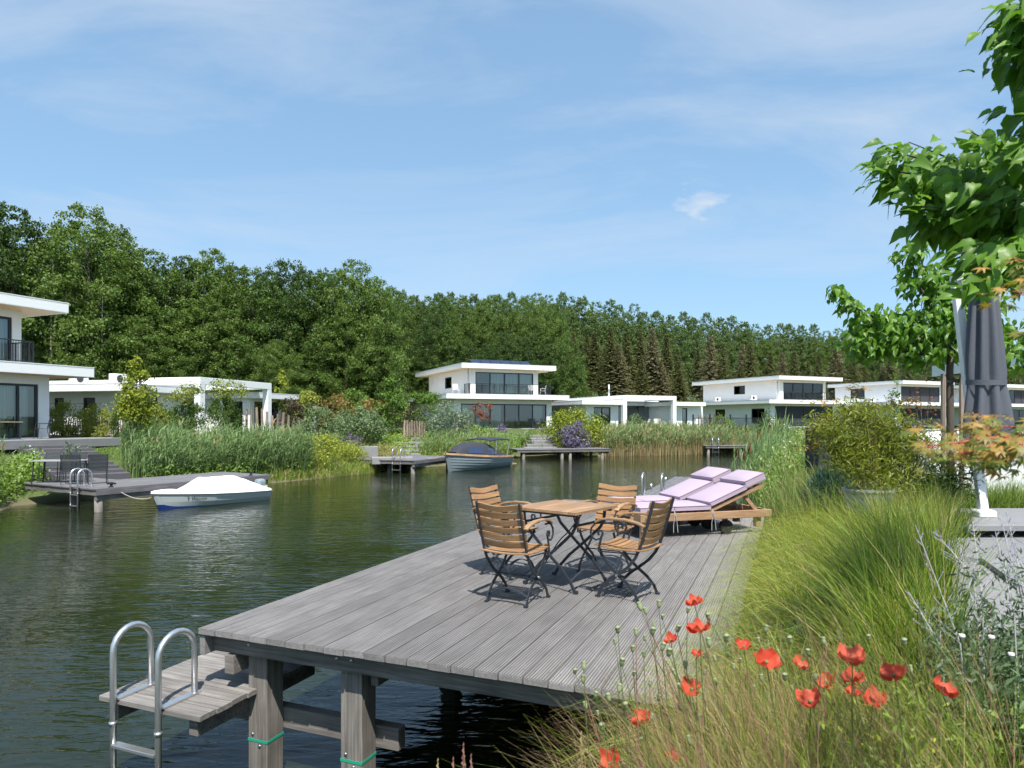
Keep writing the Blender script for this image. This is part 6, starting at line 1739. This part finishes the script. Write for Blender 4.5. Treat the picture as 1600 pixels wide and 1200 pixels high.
def petal_mesh(seed, cup):
    rg_ = random.Random(seed); nu, nv = 7, 8; vs = []
    for i in range(nu+1):
        u = i/nu
        for j in range(nv+1):
            v = -1+2*j/nv
            w_ = 0.036*math.sin(math.pi*min(1,0.14+0.62*u))**0.7*1.1
            x = v*w_; y = 0.004+0.036*u*(1-0.18*v*v)
            z = cup*0.030*u**1.4+0.012*v*v*u+0.0055*math.sin(5*v+seed*1.7)*u+0.0040*math.sin(11*v-2*seed)*u*u+0.003*math.sin(8*u+4*v+seed)*u+rg_.uniform(-.003,.003)*u
            vs.append((x,y,z))
    mb = MB(); mb.add(vs, [(i*(nv+1)+j,(i+1)*(nv+1)+j,(i+1)*(nv+1)+j+1,i*(nv+1)+j+1) for i in range(nu) for j in range(nv)])
    return mb.mesh('petal', M['poppy'], smooth=True)
petals = [petal_mesh(k, c) for k, c in enumerate((0.5,0.75,0.35,0.95,0.6))]
mb = MB(); mb.lathe([(0.001,-0.004),(0.005,0.0),(0.0065,0.008),(0.006,0.013),(0.0075,0.0145),(0.0,0.016)], 10); me_pod = mb.mesh('pod', M['pod'], smooth=True)
mb = MB(); mb.lathe([(0.001,-0.002),(0.0065,0.002),(0.0065,0.008),(0.0,0.011)], 10); me_cen = mb.mesh('centre', M['pod_dark'], smooth=True)
def stem_mb(tip, base, r=0.0016, bend=0.06, seed=0):
    rg_ = random.Random(seed); tip = Vector(tip); base = Vector(base); pts = []
    sx, sy = rg_.uniform(-bend,bend), rg_.uniform(-bend,bend)
    for i in range(8):
        t = i/7; p = base.lerp(tip,t); p += Vector((sx,sy,0))*math.sin(math.pi*t)*0.8; pts.append(p-tip)
    mb = MB(); mb.tube(pts, [r*1.2]*7+[r*0.8], 5); return mb
POP = [(1085,943,30,'topmost poppy, above the plank deck'),(1094,986,40,'large poppy just below the topmost one, over the deck'),(1048,1001,24,'small half-hidden poppy at the left of the upper group'),(1088,1023,20,'small poppy bud-like bloom under the large upper one'),
       (1081,1078,36,'poppy seen edge-on, leaning left over the deck corner'),(1162,1011,26,'small dark poppy between the upper group and the wide open one'),(1197,1036,45,'wide open poppy facing us, left of the cluster'),(1248,1041,31,'small poppy right of the wide open one'),
       (1332,1034,47,'broad flat poppy at the top of the right cluster'),(1398,1057,45,'round red poppy right of the cluster'),(1294,1067,34,'poppy at the left of the right cluster'),(1332,1064,38,'poppy tucked under the broad flat one'),
       (1330,1084,26,'small pale poppy in the middle of the right cluster'),(1364,1096,38,'drooping poppy at the lower right of the cluster'),(1267,1098,44,'lone round poppy below the right cluster'),(1472,1082,42,'ragged poppy farthest right, with spread petals'),
       (1004,1127,38,'lone poppy below the deck corner'),(1048,1184,26,'small poppy near the bottom edge'),(955,1194,40,'poppy cut by the bottom edge')]
GP_ = 'red poppies on the near bank'
for k, (px, py, wd, lb) in enumerate(POP):
    Y = min(2.65, max(1.65, 0.078*FOC/wd)); 
    if wd < 32: Y = 2.25+0.01*(k % 5)
    s = wd*Y/FOC/0.094
    c = dp(px,py,Y)
    rg_ = random.Random(k*3+1)
    e = empty('poppy', c, 0, lb, 'poppy', GP_)
    fl = [0.6,0.35,0.9,1.0,1.35,0.9,0.95,0.7,0.55,0.6,0.9,0.6,0.8,1.1,0.5,0.8,0.6,0.8,0.4][k]
    tilt = Matrix.Rotation(fl*0.42-0.05, 4, 'X') @ Matrix.Rotation(rg_.uniform(-0.5,0.5), 4, 'Y') @ Matrix.Rotation(rg_.uniform(0,6.28), 4, 'Z')
    for j in range(4):
        o = bpy.data.objects.new('petal', petals[(k+j*2) % 5]); link(o, e)
        ss = s*(1.0 if j % 2 == 0 else 0.9)
        o.matrix_local = tilt @ Matrix.Rotation(j*math.pi/2+rg_.uniform(-.2,.2), 4, 'Z') @ Matrix.Rotation(rg_.uniform(-0.15,0.35), 4, 'X') @ Matrix.Diagonal((ss,ss,ss,1))
    o = bpy.data.objects.new('centre', me_cen); link(o, e); o.matrix_local = tilt @ Matrix.Diagonal((s,s,s,1))
    g0 = c+Vector((rg_.uniform(0.05,0.22),rg_.uniform(-0.08,0.08),0)); g0.z = max(0.3,h1(g0.x,g0.y))-0.05
    stem_mb(c, g0, 0.0017, 0.05, k).build('stem', M['lf_poppystem'], e)
# seed heads on wiry stems
rg_ = random.Random(33)
heads = [(910,1062),(897,1052),(914,1045),(915,1104),(932,1121),(1002,955),(1013,962),(1030,948),(1022,975),(990,990),(1005,1000),(1040,968),(1060,985),(985,1015),(1010,1028),(1030,1012),(1040,1035),(975,1040),(995,1060),(1055,1055),
         (1075,1040),(1110,1010),(1120,1030),(1130,1000),(1100,1050),(1230,1005),(1260,1018),(1290,1010),(1200,990),(1180,1000),(1310,1000),(1415,1010),(1360,1000),(1150,1050),(1175,1080),(1210,1120),(1240,1080),(1390,1090),(1420,1120),(1350,1130),
         (1305,1120),(1280,1140),(1120,1100),(1090,1120),(1060,1105),(1030,1090),(950,1090),(945,1140),(1000,1160),(1080,1160),(1150,1150),(1320,1165),(1250,1165),(1420,1050),(1440,1140),(960,1010),(970,985),(1018,990),(1048,1020),(1062,1070),(1012,1075),(930,1085),(968,1075),(1140,1020),(1160,1035),(1095,1085),(1115,1065),(1190,1060),(1225,1060),(1275,1060),(1020,1120),(1045,1140),(980,1105),(1070,960),(1105,965)]
for k, (px, py) in enumerate(heads):
    Y = rg_.uniform(1.9,2.6); c = dp(px+rg_.uniform(-5,5),py+rg_.uniform(-5,5),Y)
    e = empty('poppy_seed_head', c, 0, 'green poppy seed head on a wiry stem among the poppies', 'seed head', 'poppy seed heads on the near bank')
    o = bpy.data.objects.new('pod', me_pod); link(o, e); o.rotation_euler = (rg_.uniform(-.3,.3),rg_.uniform(-.3,.3),0); s = rg_.uniform(0.8,1.35); o.scale = (s,s,s*1.15)
    g0 = c+Vector((rg_.uniform(0.08,0.40),rg_.uniform(-0.10,0.10),0)); g0.z = max(0.3,h1(g0.x,g0.y))-0.05
    stem_mb(c, g0, 0.0013, 0.09, k+100).build('stem', M['lf_poppystem'] if k % 3 else M['lf_pinkstem'], e)
# finely cut leaves of the poppies
def fine_leaves(name, label, poly, n, h, mat, leaf, asp=0.28, zoff=0.0, vert=0.5):
    b = sample(poly, n); b[:,2] += RNG.uniform(0.1,1,n)*h+zoff
    ax = RNG.normal(size=(n,3))+np.array([0,0,vert]); nr = RNG.normal(size=(n,3))*0.7+np.array([0,-0.4,0.7]); L = leaf*RNG.uniform(0.5,1.4,n)
    o = bpy.data.objects.new(name, quads_to_mesh(name, leaves(b,ax,nr,L,L*asp), mat)); link(o); tag(o, label, kind='stuff'); return o
fine_leaves('poppy_foliage', 'finely cut poppy foliage at the bottom of the picture', [(0.65,1.7),(0.85,2.6),(1.9,2.6),(2.3,2.0),(1.7,1.45),(1.0,1.4)], 5200, 0.50, [M['lf_grass']], 0.045)
fine_leaves('poppy_foliage', 'yellowing feathery leaves among the dry stems', [(0.5,1.9),(0.8,2.7),(1.3,2.7),(1.4,1.9),(0.9,1.6)], 1300, 0.62, [M['lf_lime']], 0.028)
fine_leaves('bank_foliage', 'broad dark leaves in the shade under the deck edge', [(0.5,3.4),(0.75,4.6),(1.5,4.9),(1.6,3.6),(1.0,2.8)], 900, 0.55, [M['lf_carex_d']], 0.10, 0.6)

# ------------------------------------------------------------------ russian sage and thistles at the lower right
SG = 'pale-stemmed russian sage plants'
sage_lb = ('russian sage stem leaning left at the left of the group','tall russian sage stem in front of the parasol plinth','russian sage stem leaning over the shaded paving','russian sage stem close to the right edge','second russian sage stem at the right edge','short russian sage stem low in the leaves','branching russian sage stem right of the sedge','thin russian sage stem crossing the paving','russian sage stem farthest right')
sg = [((1430,820),(1500,1005)),((1520,815),(1535,940)),((1500,850),(1532,1000)),((1562,800),(1592,930)),((1573,800),(1605,950)),((1420,925),(1470,1010)),((1460,830),(1520,900)),((1585,850),(1600,960)),((1555,830),(1585,960))]
for k, (t, b) in enumerate(sg):
    Y = 2.5+0.12*(k % 4); tip = dp(*t,Y); mid = dp(*b,Y-0.1); base = mid+(mid-tip)*0.5; base.z = h1(base.x,base.y)-0.02
    rg_ = random.Random(k+50); e = empty('russian_sage', base, 0, sage_lb[k], 'plant', SG)
    mb = MB(); mb.tube([Vector((0,0,0)), mid-base, tip-base], [0.0032,0.0024,0.0009], 6)
    d = (tip-mid)
    tw = MB(); fl_ = MB()
    for j in range(16):
        u = j/16; p = mid-base+d*(u)
        a = rg_.uniform(0,6.28); L = 0.07*(1-u)+0.012
        q = p+d.normalized()*L*0.8+Vector((math.cos(a),math.sin(a)*0.6,0))*L*0.7
        mb.tube([p,q], [0.0010,0.0005], 4)
        for m_ in range(3):
            c = p.lerp(q,0.4+0.3*m_); a2 = rg_.uniform(0,6.28); w_ = 0.0035
            fl_.add([c, c+Vector((math.cos(a2)*w_,0,w_)), c+Vector((0,math.sin(a2)*w_,w_*1.8)), c+Vector((-math.cos(a2)*w_,0,w_))], [(0,1,2,3)])
    mb.build('stem', plain('sage_stem',(0.42,0.41,0.38),rough=0.8) if 'sage_stem' not in bpy.data.materials else bpy.data.materials['sage_stem'], e)
    tag(fl_.build('flower_spike', M['lf_lav'], e), kind='stuff')
    n = 150; P = np.array(mid-base)[None,:]*RNG.uniform(0.05,1.25,(n,1))+RNG.normal(size=(n,3))*np.array([0.035,0.03,0.01])
    Lf = leaves(P, RNG.normal(size=(n,3))+np.array([0,0,0.6]), RNG.normal(size=(n,3))+np.array([0,-0.5,0.5]), np.full(n,0.034)*RNG.uniform(0.6,1.3,n), np.full(n,0.009))
    o = bpy.data.objects.new('leaves', quads_to_mesh('leaves', Lf, M['lf_sage'])); link(o, e)
fine_leaves('sage_foliage', 'grey-green sage foliage filling the lower right', [(1.45,2.35),(1.75,3.0),(2.6,3.0),(2.7,2.2),(2.1,1.8),(1.6,1.9)], 11000, 0.66, [M['lf_sage']], 0.042, 0.26)
fine_leaves('weed_foliage', 'darker broad weeds at the right bottom corner', [(1.35,1.75),(1.6,2.1),(2.2,2.0),(2.0,1.5)], 1800, 0.62, [M['lf_grass']], 0.07, 0.45)
lmw = plain('thistle_fluff', (0.75,0.68,0.66), rough=0.9)
for k, (px, py) in enumerate(((1503,998),(1549,1000),(1580,1027))):
    c = dp(px,py,2.2); mb = MB(); mb.lathe([(0.001,-0.016),(0.007,-0.012),(0.008,0.0),(0.006,0.004)], 8); e = mb.build('thistle', M['lf_sage']); e.location = c; tag(e, 'white-tufted thistle head, '+('left','middle','right lower')[k]+' one of three among the sage', 'thistle')
    mb = MB(); mb.lathe([(0.005,0.002),(0.010,0.008),(0.009,0.014),(0.001,0.016)], 9); mb.build('tuft', lmw, e)
    g0 = c+Vector((0.05,0.05,0)); g0.z = h1(g0.x,g0.y)
    stem_mb(c, g0, 0.002, 0.04, k).build('stem', M['lf_sage'], e)

# ------------------------------------------------------------------ bamboo, pine tuft
bm = empty('bamboo', (4.10,7.85,1.88), 0, 'bushy yellow-green bamboo in the large grey pot', 'bamboo')
def narrow_cloud(n, boxes, leaf, asp, seed, down=-0.5):
    r = np.random.default_rng(seed); P = []
    for (c, s, w_) in boxes:
        m = int(n*w_); d = unit(r.normal(size=(m,3)))*(r.uniform(0.1,1.25,(m,1))**0.8); P.append(np.array(c)+d*np.array(s))
    P = np.concatenate(P); m = len(P)
    ax = unit(r.normal(size=(m,3))*np.array([1,1,0.6])+np.array([0,-0.1,down])); nr = r.normal(size=(m,3))*0.6+np.array([0,-0.3,0.7]); L = leaf*r.uniform(0.6,1.3,m)
    return leaves(P, ax, nr, L, L*asp)
o = bpy.data.objects.new('leaves', quads_to_mesh('leaves', narrow_cloud(7200, [((-0.05,0,0.50),(0.50,0.38,0.36),0.28),((-0.48,-0.05,0.72),(0.28,0.30,0.22),0.13),((-0.15,0,0.88),(0.30,0.30,0.20),0.15),((0.15,0,0.80),(0.28,0.3,0.18),0.10),((0.48,-0.05,0.60),(0.34,0.3,0.26),0.12),((0.05,-0.2,0.18),(0.42,0.3,0.24),0.12),((-0.30,-0.1,0.42),(0.28,0.3,0.2),0.12)], 0.085, 0.15, 3), M['lf_bamboo'])); link(o, bm)
mb = MB(); rg_ = random.Random(9)
for k in range(26):
    a = rg_.uniform(0,6.28); rr_ = rg_.uniform(0.1,0.55); mb.tube([(0.1*math.cos(a),0.1*math.sin(a),-0.05),(rr_*0.5*math.cos(a),rr_*0.5*math.sin(a),0.45),(rr_*math.cos(a)-0.1,rr_*math.sin(a),0.9*rg_.uniform(0.7,1.15))], [0.006,0.004,0.0015], 5)
mb.build('canes', M['lf_straw'], bm)
bd = empty('bamboo', (4.75,8.35,1.42), 0, 'darker green bamboo to the right of the potted one', 'bamboo')
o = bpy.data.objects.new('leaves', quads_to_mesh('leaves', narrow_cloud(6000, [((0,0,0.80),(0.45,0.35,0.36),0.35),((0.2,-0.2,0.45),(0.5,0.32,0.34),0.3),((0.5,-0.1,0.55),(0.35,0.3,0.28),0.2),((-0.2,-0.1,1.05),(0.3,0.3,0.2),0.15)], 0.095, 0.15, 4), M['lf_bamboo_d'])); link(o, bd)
mb = MB()
for k in range(18):
    a = rg_.uniform(0,6.28); rr_ = rg_.uniform(0.1,0.5); mb.tube([(0.1*math.cos(a),0.1*math.sin(a),-0.05),(rr_*0.6*math.cos(a),rr_*0.6*math.sin(a),0.6),(rr_*math.cos(a),rr_*math.sin(a),1.1)], [0.006,0.004,0.0015], 5)
mb.build('canes', M['lf_straw'], bd)
pt = empty('dwarf_pine', tuple(dp(1297,657,9.9)[:2])+(1.36,), 0, 'rounded blue-green dwarf pine left of the potted bamboo', 'shrub')
n = 4200; d_ = unit(RNG.normal(size=(n,3))); d_[:,2] = np.abs(d_[:,2]); P = d_*np.array([0.36,0.36,0.55])*RNG.uniform(0.55,1.0,(n,1))+np.array([0,0,0.12])
o = bpy.data.objects.new('needles', quads_to_mesh('needles', leaves(P, d_+RNG.normal(size=(n,3))*0.35, RNG.normal(size=(n,3)), np.full(n,0.12), np.full(n,0.010)), M['lf_blue'])); link(o, pt)
mb = MB(); mb.tube([(0,0,-0.1),(0,0,0.45)], 0.03, 6); mb.build('trunk', M['bark'], pt)

# ------------------------------------------------------------------ broad-leaved roof trees and the maple twig
def leafmat_broad(name, c1, c2, trans=0.3, rough=0.38):
    m = leafmat(name, c1, c2, trans=trans, rough=rough, spec=0.5, obj=True); return m
M['mulberry'] = leafmat_broad('mulberry_leaf', (0.085,0.19,0.020), (0.185,0.345,0.045), trans=0.45, rough=0.45)
M['mulberry_isl'] = leafmat('mulberry_leaf_mass', (0.075,0.17,0.020), (0.18,0.335,0.045), trans=0.45, rough=0.45, spec=0.4)
M['maple'] = leafmat_broad('maple_leaf', (0.13,0.17,0.025), (0.50,0.29,0.07), trans=0.4, rough=0.5)
M['maple_g'] = leafmat_broad('green_maple_leaf', (0.06,0.12,0.012), (0.20,0.24,0.03), trans=0.4, rough=0.5)
M['twig_red'] = plain('red_petiole', (0.45,0.06,0.06), rough=0.5)
ST = [(0,0.03),(0.06,0.22),(0.18,0.34),(0.30,0.30),(0.42,0.37),(0.55,0.26),(0.70,0.20),(0.86,0.07),(1.0,0.0)]
def big_leaf(seed, fold=0.5, droop=0.5, wavy=0.05):
    """heart-shaped, slightly toothed leaf along +y from its stalk, unit length"""
    rg_ = random.Random(seed); vs = []; fs = []
    for i, (u, w_) in enumerate(ST):
        z = -droop*u*u; tooth = 1.0+(0.07 if i % 2 else -0.05)
        wl_ = w_*tooth*0.92*rg_.uniform(0.94,1.06); wr = w_*tooth*0.92*rg_.uniform(0.94,1.06)
        back = -0.05 if i == 1 else 0.0
        vs += [(0,u,z),(-wl_*0.5,u+back*0.5,z+fold*wl_*0.35+rg_.uniform(-wavy,wavy)*0.5),(-wl_,u+back,z+fold*wl_*0.62+rg_.uniform(-wavy,wavy)),(wr*0.5,u+back*0.5,z+fold*wr*0.35+rg_.uniform(-wavy,wavy)*0.5),(wr,u+back,z+fold*wr*0.62+rg_.uniform(-wavy,wavy))]
    for i in range(len(ST)-1):
        a = i*5; b = a+5
        fs += [(a,b,b+1,a+1),(a+1,b+1,b+2,a+2),(a+3,b+3,b,a),(a+4,b+4,b+3,a+3)]
    fs = [f[::-1] for f in fs]
    return vs, fs
def leaf_mesh(seed, mat, **kw):
    vs, fs = big_leaf(seed, **kw); mb = MB(); mb.add(vs, fs); mb.tube([(0,-0.28,0.03),(0,-0.1,0.02),(0,0.02,0)], 0.012, 4); return mb.mesh('leaf', mat, smooth=True)
mul = [leaf_mesh(k, M['mulberry'], fold=f, droop=d) for k, (f, d) in enumerate(((0.45,0.55),(0.8,0.7),(0.3,0.4),(0.65,0.3),(0.5,0.9)))]
def orient(axis, nrm):
    y = Vector(axis).normalized(); x = y.cross(Vector(nrm)).normalized(); z = x.cross(y)
    return Matrix(((x.x,y.x,z.x,0),(x.y,y.y,z.y,0),(x.z,y.z,z.z,0),(0,0,0,1)))
def put_leaf(parent, me, pos, axis, nrm, s, base):
    o = bpy.data.objects.new('leaf', me); link(o, parent)
    o.matrix_local = Matrix.Translation(Vector(pos)-Vector(base)) @ orient(axis,nrm) @ Matrix.Diagonal((s,s,s,1))
    return o
# nearest tree: its trunk stands just outside the picture on the right
tb_ = Vector((3.6,2.9,1.40))
t1 = empty('roof_tree', tb_, 0, 'large-leaved tree hanging into the upper right corner', 'tree')
rg_ = random.Random(21)
twigs = [((1700,330,3.1),(1500,262,3.0),(1372,232,2.9)),((1700,345,3.0),(1530,300,2.9),(1402,292,2.8)),((1690,300,3.2),(1580,240,3.1),(1518,206,3.0)),((1700,350,2.9),(1560,335,2.8),(1440,322,2.75)),
         ((1700,370,2.8),(1590,370,2.7),(1492,398,2.65)),((1710,390,2.7),(1620,400,2.65),(1560,425,2.6)),((1700,360,3.3),(1560,300,3.3),(1450,268,3.3)),((1700,340,3.0),(1620,280,3.0),(1568,236,2.95)),
         ((1760,200,2.7),(1660,110,2.6),(1580,40,2.55)),((1740,120,2.6),(1660,50,2.5),(1592,0,2.45)),((1740,220,2.6),(1660,180,2.55),(1606,170,2.5)),((1710,320,3.4),(1600,330,3.4),(1500,345,3.4)),((1700,380,2.9),(1640,330,2.8),(1600,300,2.75))]
twigs += [((1700,335,3.0),(1510,285,2.9),(1362,262,2.85)),((1700,340,3.1),(1540,270,3.0),(1420,222,2.95)),((1700,350,2.8),(1580,310,2.75),(1480,300,2.7)),((1700,380,2.7),(1600,390,2.6),(1520,430,2.55)),((1740,300,2.6),(1650,240,2.55),(1592,215,2.5)),
          ((1760,150,2.7),(1670,80,2.6),(1600,90,2.55)),((1740,130,2.6),(1650,70,2.55),(1562,75,2.5)),((1740,100,2.6),(1650,30,2.5),(1566,30,2.45)),((1740,190,2.6),(1660,150,2.55),(1585,140,2.5)),((1740,230,2.6),(1670,215,2.55),(1600,235,2.5)),((1720,60,2.6),(1650,10,2.5),(1580,-10,2.45)),((1700,365,3.0),(1550,355,2.9),(1425,336,2.85))]
br = MB(); cand = []
top_pt = dp(1740,330,3.0)
br.tube([(0,0,-0.1),(0.02,0.0,1.2),top_pt-tb_+Vector((0.2,0,0))], [0.07,0.06,0.045], 10)
for (a, b, c) in twigs:
    A, B, C = dp(*a), dp(*b), dp(*c)
    br.tube([top_pt-tb_+Vector((0.2,0,0)), A-tb_, B-tb_, C-tb_], [0.03,0.012,0.006,0.002], 6)
    Lg = (B-A).length+(C-B).length; k = max(10, int(Lg/0.0105))
    for j in range(k):
        t = 0.12+0.88*j/(k-1)
        p = A.lerp(B, t*2) if t < 0.5 else B.lerp(C, t*2-1)
        cl_ = lambda m_, s_: max(m_-1.4*s_, min(m_+1.4*s_, rg_.gauss(m_,s_)))
        q = p+Vector((cl_(0,0.03),cl_(0,0.07),cl_(-0.025,0.03)))
        ax = Vector((rg_.gauss(-0.6,0.45),rg_.gauss(-0.1,0.5),rg_.gauss(-0.5,0.35)))
        nr = Vector((rg_.gauss(-0.15,0.35),rg_.gauss(-0.55,0.35),rg_.gauss(0.8,0.3)))
        if t > 0.93: ax = Vector((rg_.gauss(-0.9,0.3),rg_.gauss(0,0.3),rg_.gauss(0.0,0.4)))
        s = rg_.uniform(0.055,0.115)*(0.8 if t > 0.9 else 1.0)
        if q.x/q.y*FOC+800 < 1660: cand.append((q, ax, nr, s))
cand.sort(key=lambda t: -t[3]/t[0].y)
rest = MB()
for i, (p, ax, nr, s) in enumerate(cand):
    if i < 300: put_leaf(t1, rg_.choice(mul), p, ax, nr, s, tb_)
    else:
        vs, fs = big_leaf(i); Mx = Matrix.Translation(p-tb_) @ orient(ax,nr) @ Matrix.Diagonal((s,s,s,1))
        rest.add([Mx @ Vector(v) for v in vs], fs)
ro = rest.build('foliage', M['mulberry_isl'], t1, smooth=True); tag(ro, kind='stuff')
br.build('trunk', M['bark'], t1, smooth=True)
# second tree beyond the parasol
tb2_ = dp(1484,657,9.3); tb2_.z = 1.38
t2 = empty('roof_tree', tb2_, 0, 'large-leaved tree with stakes standing behind the folded parasol', 'tree')
blobs = [((1308,456),0.14,14),((1328,478),0.14,16),((1352,500),0.22,30),((1385,505),0.32,60),((1345,532),0.24,34),((1420,398),0.22,30),((1432,380),0.15,12),((1440,440),0.30,60),((1400,525),0.34,70),((1455,500),0.40,110),((1500,520),0.42,120),((1545,525),0.42,90),((1590,540),0.38,70),((1480,440),0.32,50),((1530,470),0.34,50),((1360,545),0.2,24),((1440,545),0.3,60)]
cand = []; 
for (pp, r_, m_) in blobs:
    c = dp(pp[0],pp[1],9.3)
    for j in range(int(m_*2.3)):
        d_ = Vector((rg_.gauss(0,1),rg_.gauss(0,1.3),rg_.gauss(0,0.8))).normalized()*r_*rg_.uniform(0.5,1.05)
        cand.append((c+d_, Vector((rg_.gauss(d_.x/r_*0.5-0.15,0.5),rg_.gauss(d_.y/r_*0.4,0.5),rg_.gauss(-0.6,0.35))), Vector((rg_.gauss(0,0.4),rg_.gauss(-0.4,0.4),0.8)), rg_.uniform(0.085,0.15)))
cand.sort(key=lambda t: t[0].y-t[3]*2)
rest = MB()
for i, (p, ax, nr, s) in enumerate(cand):
    if i < 300: put_leaf(t2, rg_.choice(mul), p, ax, nr, s, tb2_)
    else:
        vs, fs = big_leaf(i); Mx = Matrix.Translation(p-tb2_) @ orient(ax,nr) @ Matrix.Diagonal((s,s,s,1))
        rest.add([Mx @ Vector(v) for v in vs], fs)
ro = rest.build('foliage', M['mulberry_isl'], t2, smooth=True); tag(ro, kind='stuff')
mb = MB(); mb.tube([(0,0,-0.1),(0.01,0,1.0),(0,0,2.0),(0.02,0,2.35)], [0.055,0.05,0.045,0.04], 10)
cc = Vector((0.02,0,2.3))
for (pp, r_, m_) in blobs:
    c = dp(pp[0],pp[1],9.3)-tb2_; mb.tube([cc, cc.lerp(c,0.55)+Vector((0,0,-0.12)), c], [0.028,0.016,0.005], 6)
mb.build('trunk', M['bark'], t2, smooth=True)
for dx in (0.13, -0.12):
    mb = MB(); mb.tube([(dx,-0.05,-0.1),(dx,-0.05,1.95)], 0.032, 8); mb.build('stake', M['paling'], t2)
mb = MB(); mb.bar((-0.14,-0.055,1.86),(0.15,-0.055,1.86),0.012,0.05); mb.build('strap', M['rubber'], t2)

# the twig of japanese maple that crosses the picture close to us
def maple_leaf(seed, mat):
    rg2 = random.Random(seed); mb = MB()
    for k, (a, L) in enumerate(((-1.9,0.55),(-1.15,0.82),(-0.55,0.95),(0,1.0),(0.55,0.95),(1.15,0.82),(1.9,0.55))):
        d_ = Vector((math.sin(a),math.cos(a),0)); s_ = Vector((d_.y,-d_.x,0)); dz = rg2.uniform(-0.28,-0.05)
        mb.add([(0,0,0), d_*L*0.42+s_*L*0.13+Vector((0,0,0.02)), d_*L+Vector((0,0,dz)), d_*L*0.42-s_*L*0.13+Vector((0,0,0.02))], [(3,2,1,0)])
    mb.tube([(0,-0.55,0.05),(0,-0.25,0.03),(0,0,0)], 0.02, 4, mi=1)
    return mb.mesh('leaf', [mat, M['twig_red']])
mpl = [maple_leaf(k, M['maple']) for k in range(3)]; mpg = [maple_leaf(k+9, M['maple_g']) for k in range(3)]
mt = empty('japanese_maple', dp(1760,760,1.5), 0, 'orange and green japanese maple twig close to us at the right', 'tree'); mb_ = Vector(mt.location)
tw = MB(); mtw = [((1720,700),(1560,682),(1440,700),1.45),((1720,710),(1600,700),(1500,708),1.40),((1720,690),(1610,668),(1545,665),1.5),((1720,720),(1620,710),(1555,720),1.4),((1700,560),(1640,460),(1575,455),1.5),((1700,500),(1640,420),(1590,405),1.5)]
tw.tube([(0.05,0,-1.2),(0.02,0,0.0),(-0.05,0,0.35)], [0.016,0.012,0.007], 7)
for (a, b, c, Y) in mtw:
    A, B, C = dp(a[0],a[1],Y), dp(b[0],b[1],Y), dp(c[0],c[1],Y)
    tw.tube([Vector((-0.02,0,0.1)), A-mb_, B-mb_, C-mb_], [0.006,0.004,0.0025,0.0012], 6)
    k = 58 if a[1] > 600 else 24
    for j in range(k):
        t = 0.25+0.75*j/(k-1); p = A.lerp(B,t*2) if t < 0.5 else B.lerp(C,t*2-1)
        p = p+Vector((rg_.gauss(0,0.026),rg_.gauss(0,0.06),rg_.gauss(0.0,0.018)))
        ax = Vector((rg_.gauss(-0.8,0.4),rg_.gauss(-0.2,0.5),rg_.gauss(-0.35,0.25))); nr = Vector((rg_.gauss(0,0.2),rg_.gauss(-0.35,0.25),1))
        green = (rg_.random() < (0.75 if p.z < dp(1500,705,Y).z and p.x > dp(1530,0,Y).x else 0.18))
        put_leaf(mt, rg_.choice(mpg if green else mpl), p, ax, nr, rg_.uniform(0.021,0.034), mb_)
tw.build('twig', M['twig_red'], mt, smooth=True)
# orange maple sprays beside the bamboo
sp = empty('japanese_maple', dp(1345,657,10.4)-Vector((0,0,1.34)), 0, 'small orange-tipped maple behind the potted bamboo', 'tree'); sb = Vector(sp.location)
mb = MB(); P = []
for (px, py) in ((1395,632),(1370,636),(1345,634),(1420,628),(1290,668),(1280,690),(1300,655),(1330,645),(1340,606),(1286,630),(1270,700)):
    c = dp(px,py,10.4); mb.tube([Vector((0,0,0)), (c-sb)*0.55+Vector((0,0,0.15)), c-sb], [0.012,0.006,0.002], 5)
    for j in range(16): P.append(np.array(c-sb)+RNG.normal(size=3)*np.array([0.12,0.12,0.035]))
mb.build('trunk', M['bark'], sp)
P = np.array(P); P = np.repeat(P,4,axis=0)+RNG.normal(size=(len(P)*4,3))*0.02; n = len(P)
o = bpy.data.objects.new('crown', quads_to_mesh('crown', leaves(P, RNG.normal(size=(n,3))*np.array([1,1,0.4]), np.tile([0,-0.4,1.0],(n,1))+RNG.normal(size=(n,3))*0.3, np.full(n,0.06), np.full(n,0.02)), lm('lf_orange',(0.38,0.22,0.035),k=0.5,hue2=(0.2,0.22,0.03)) or M['lf_orange'])); link(o, sp)
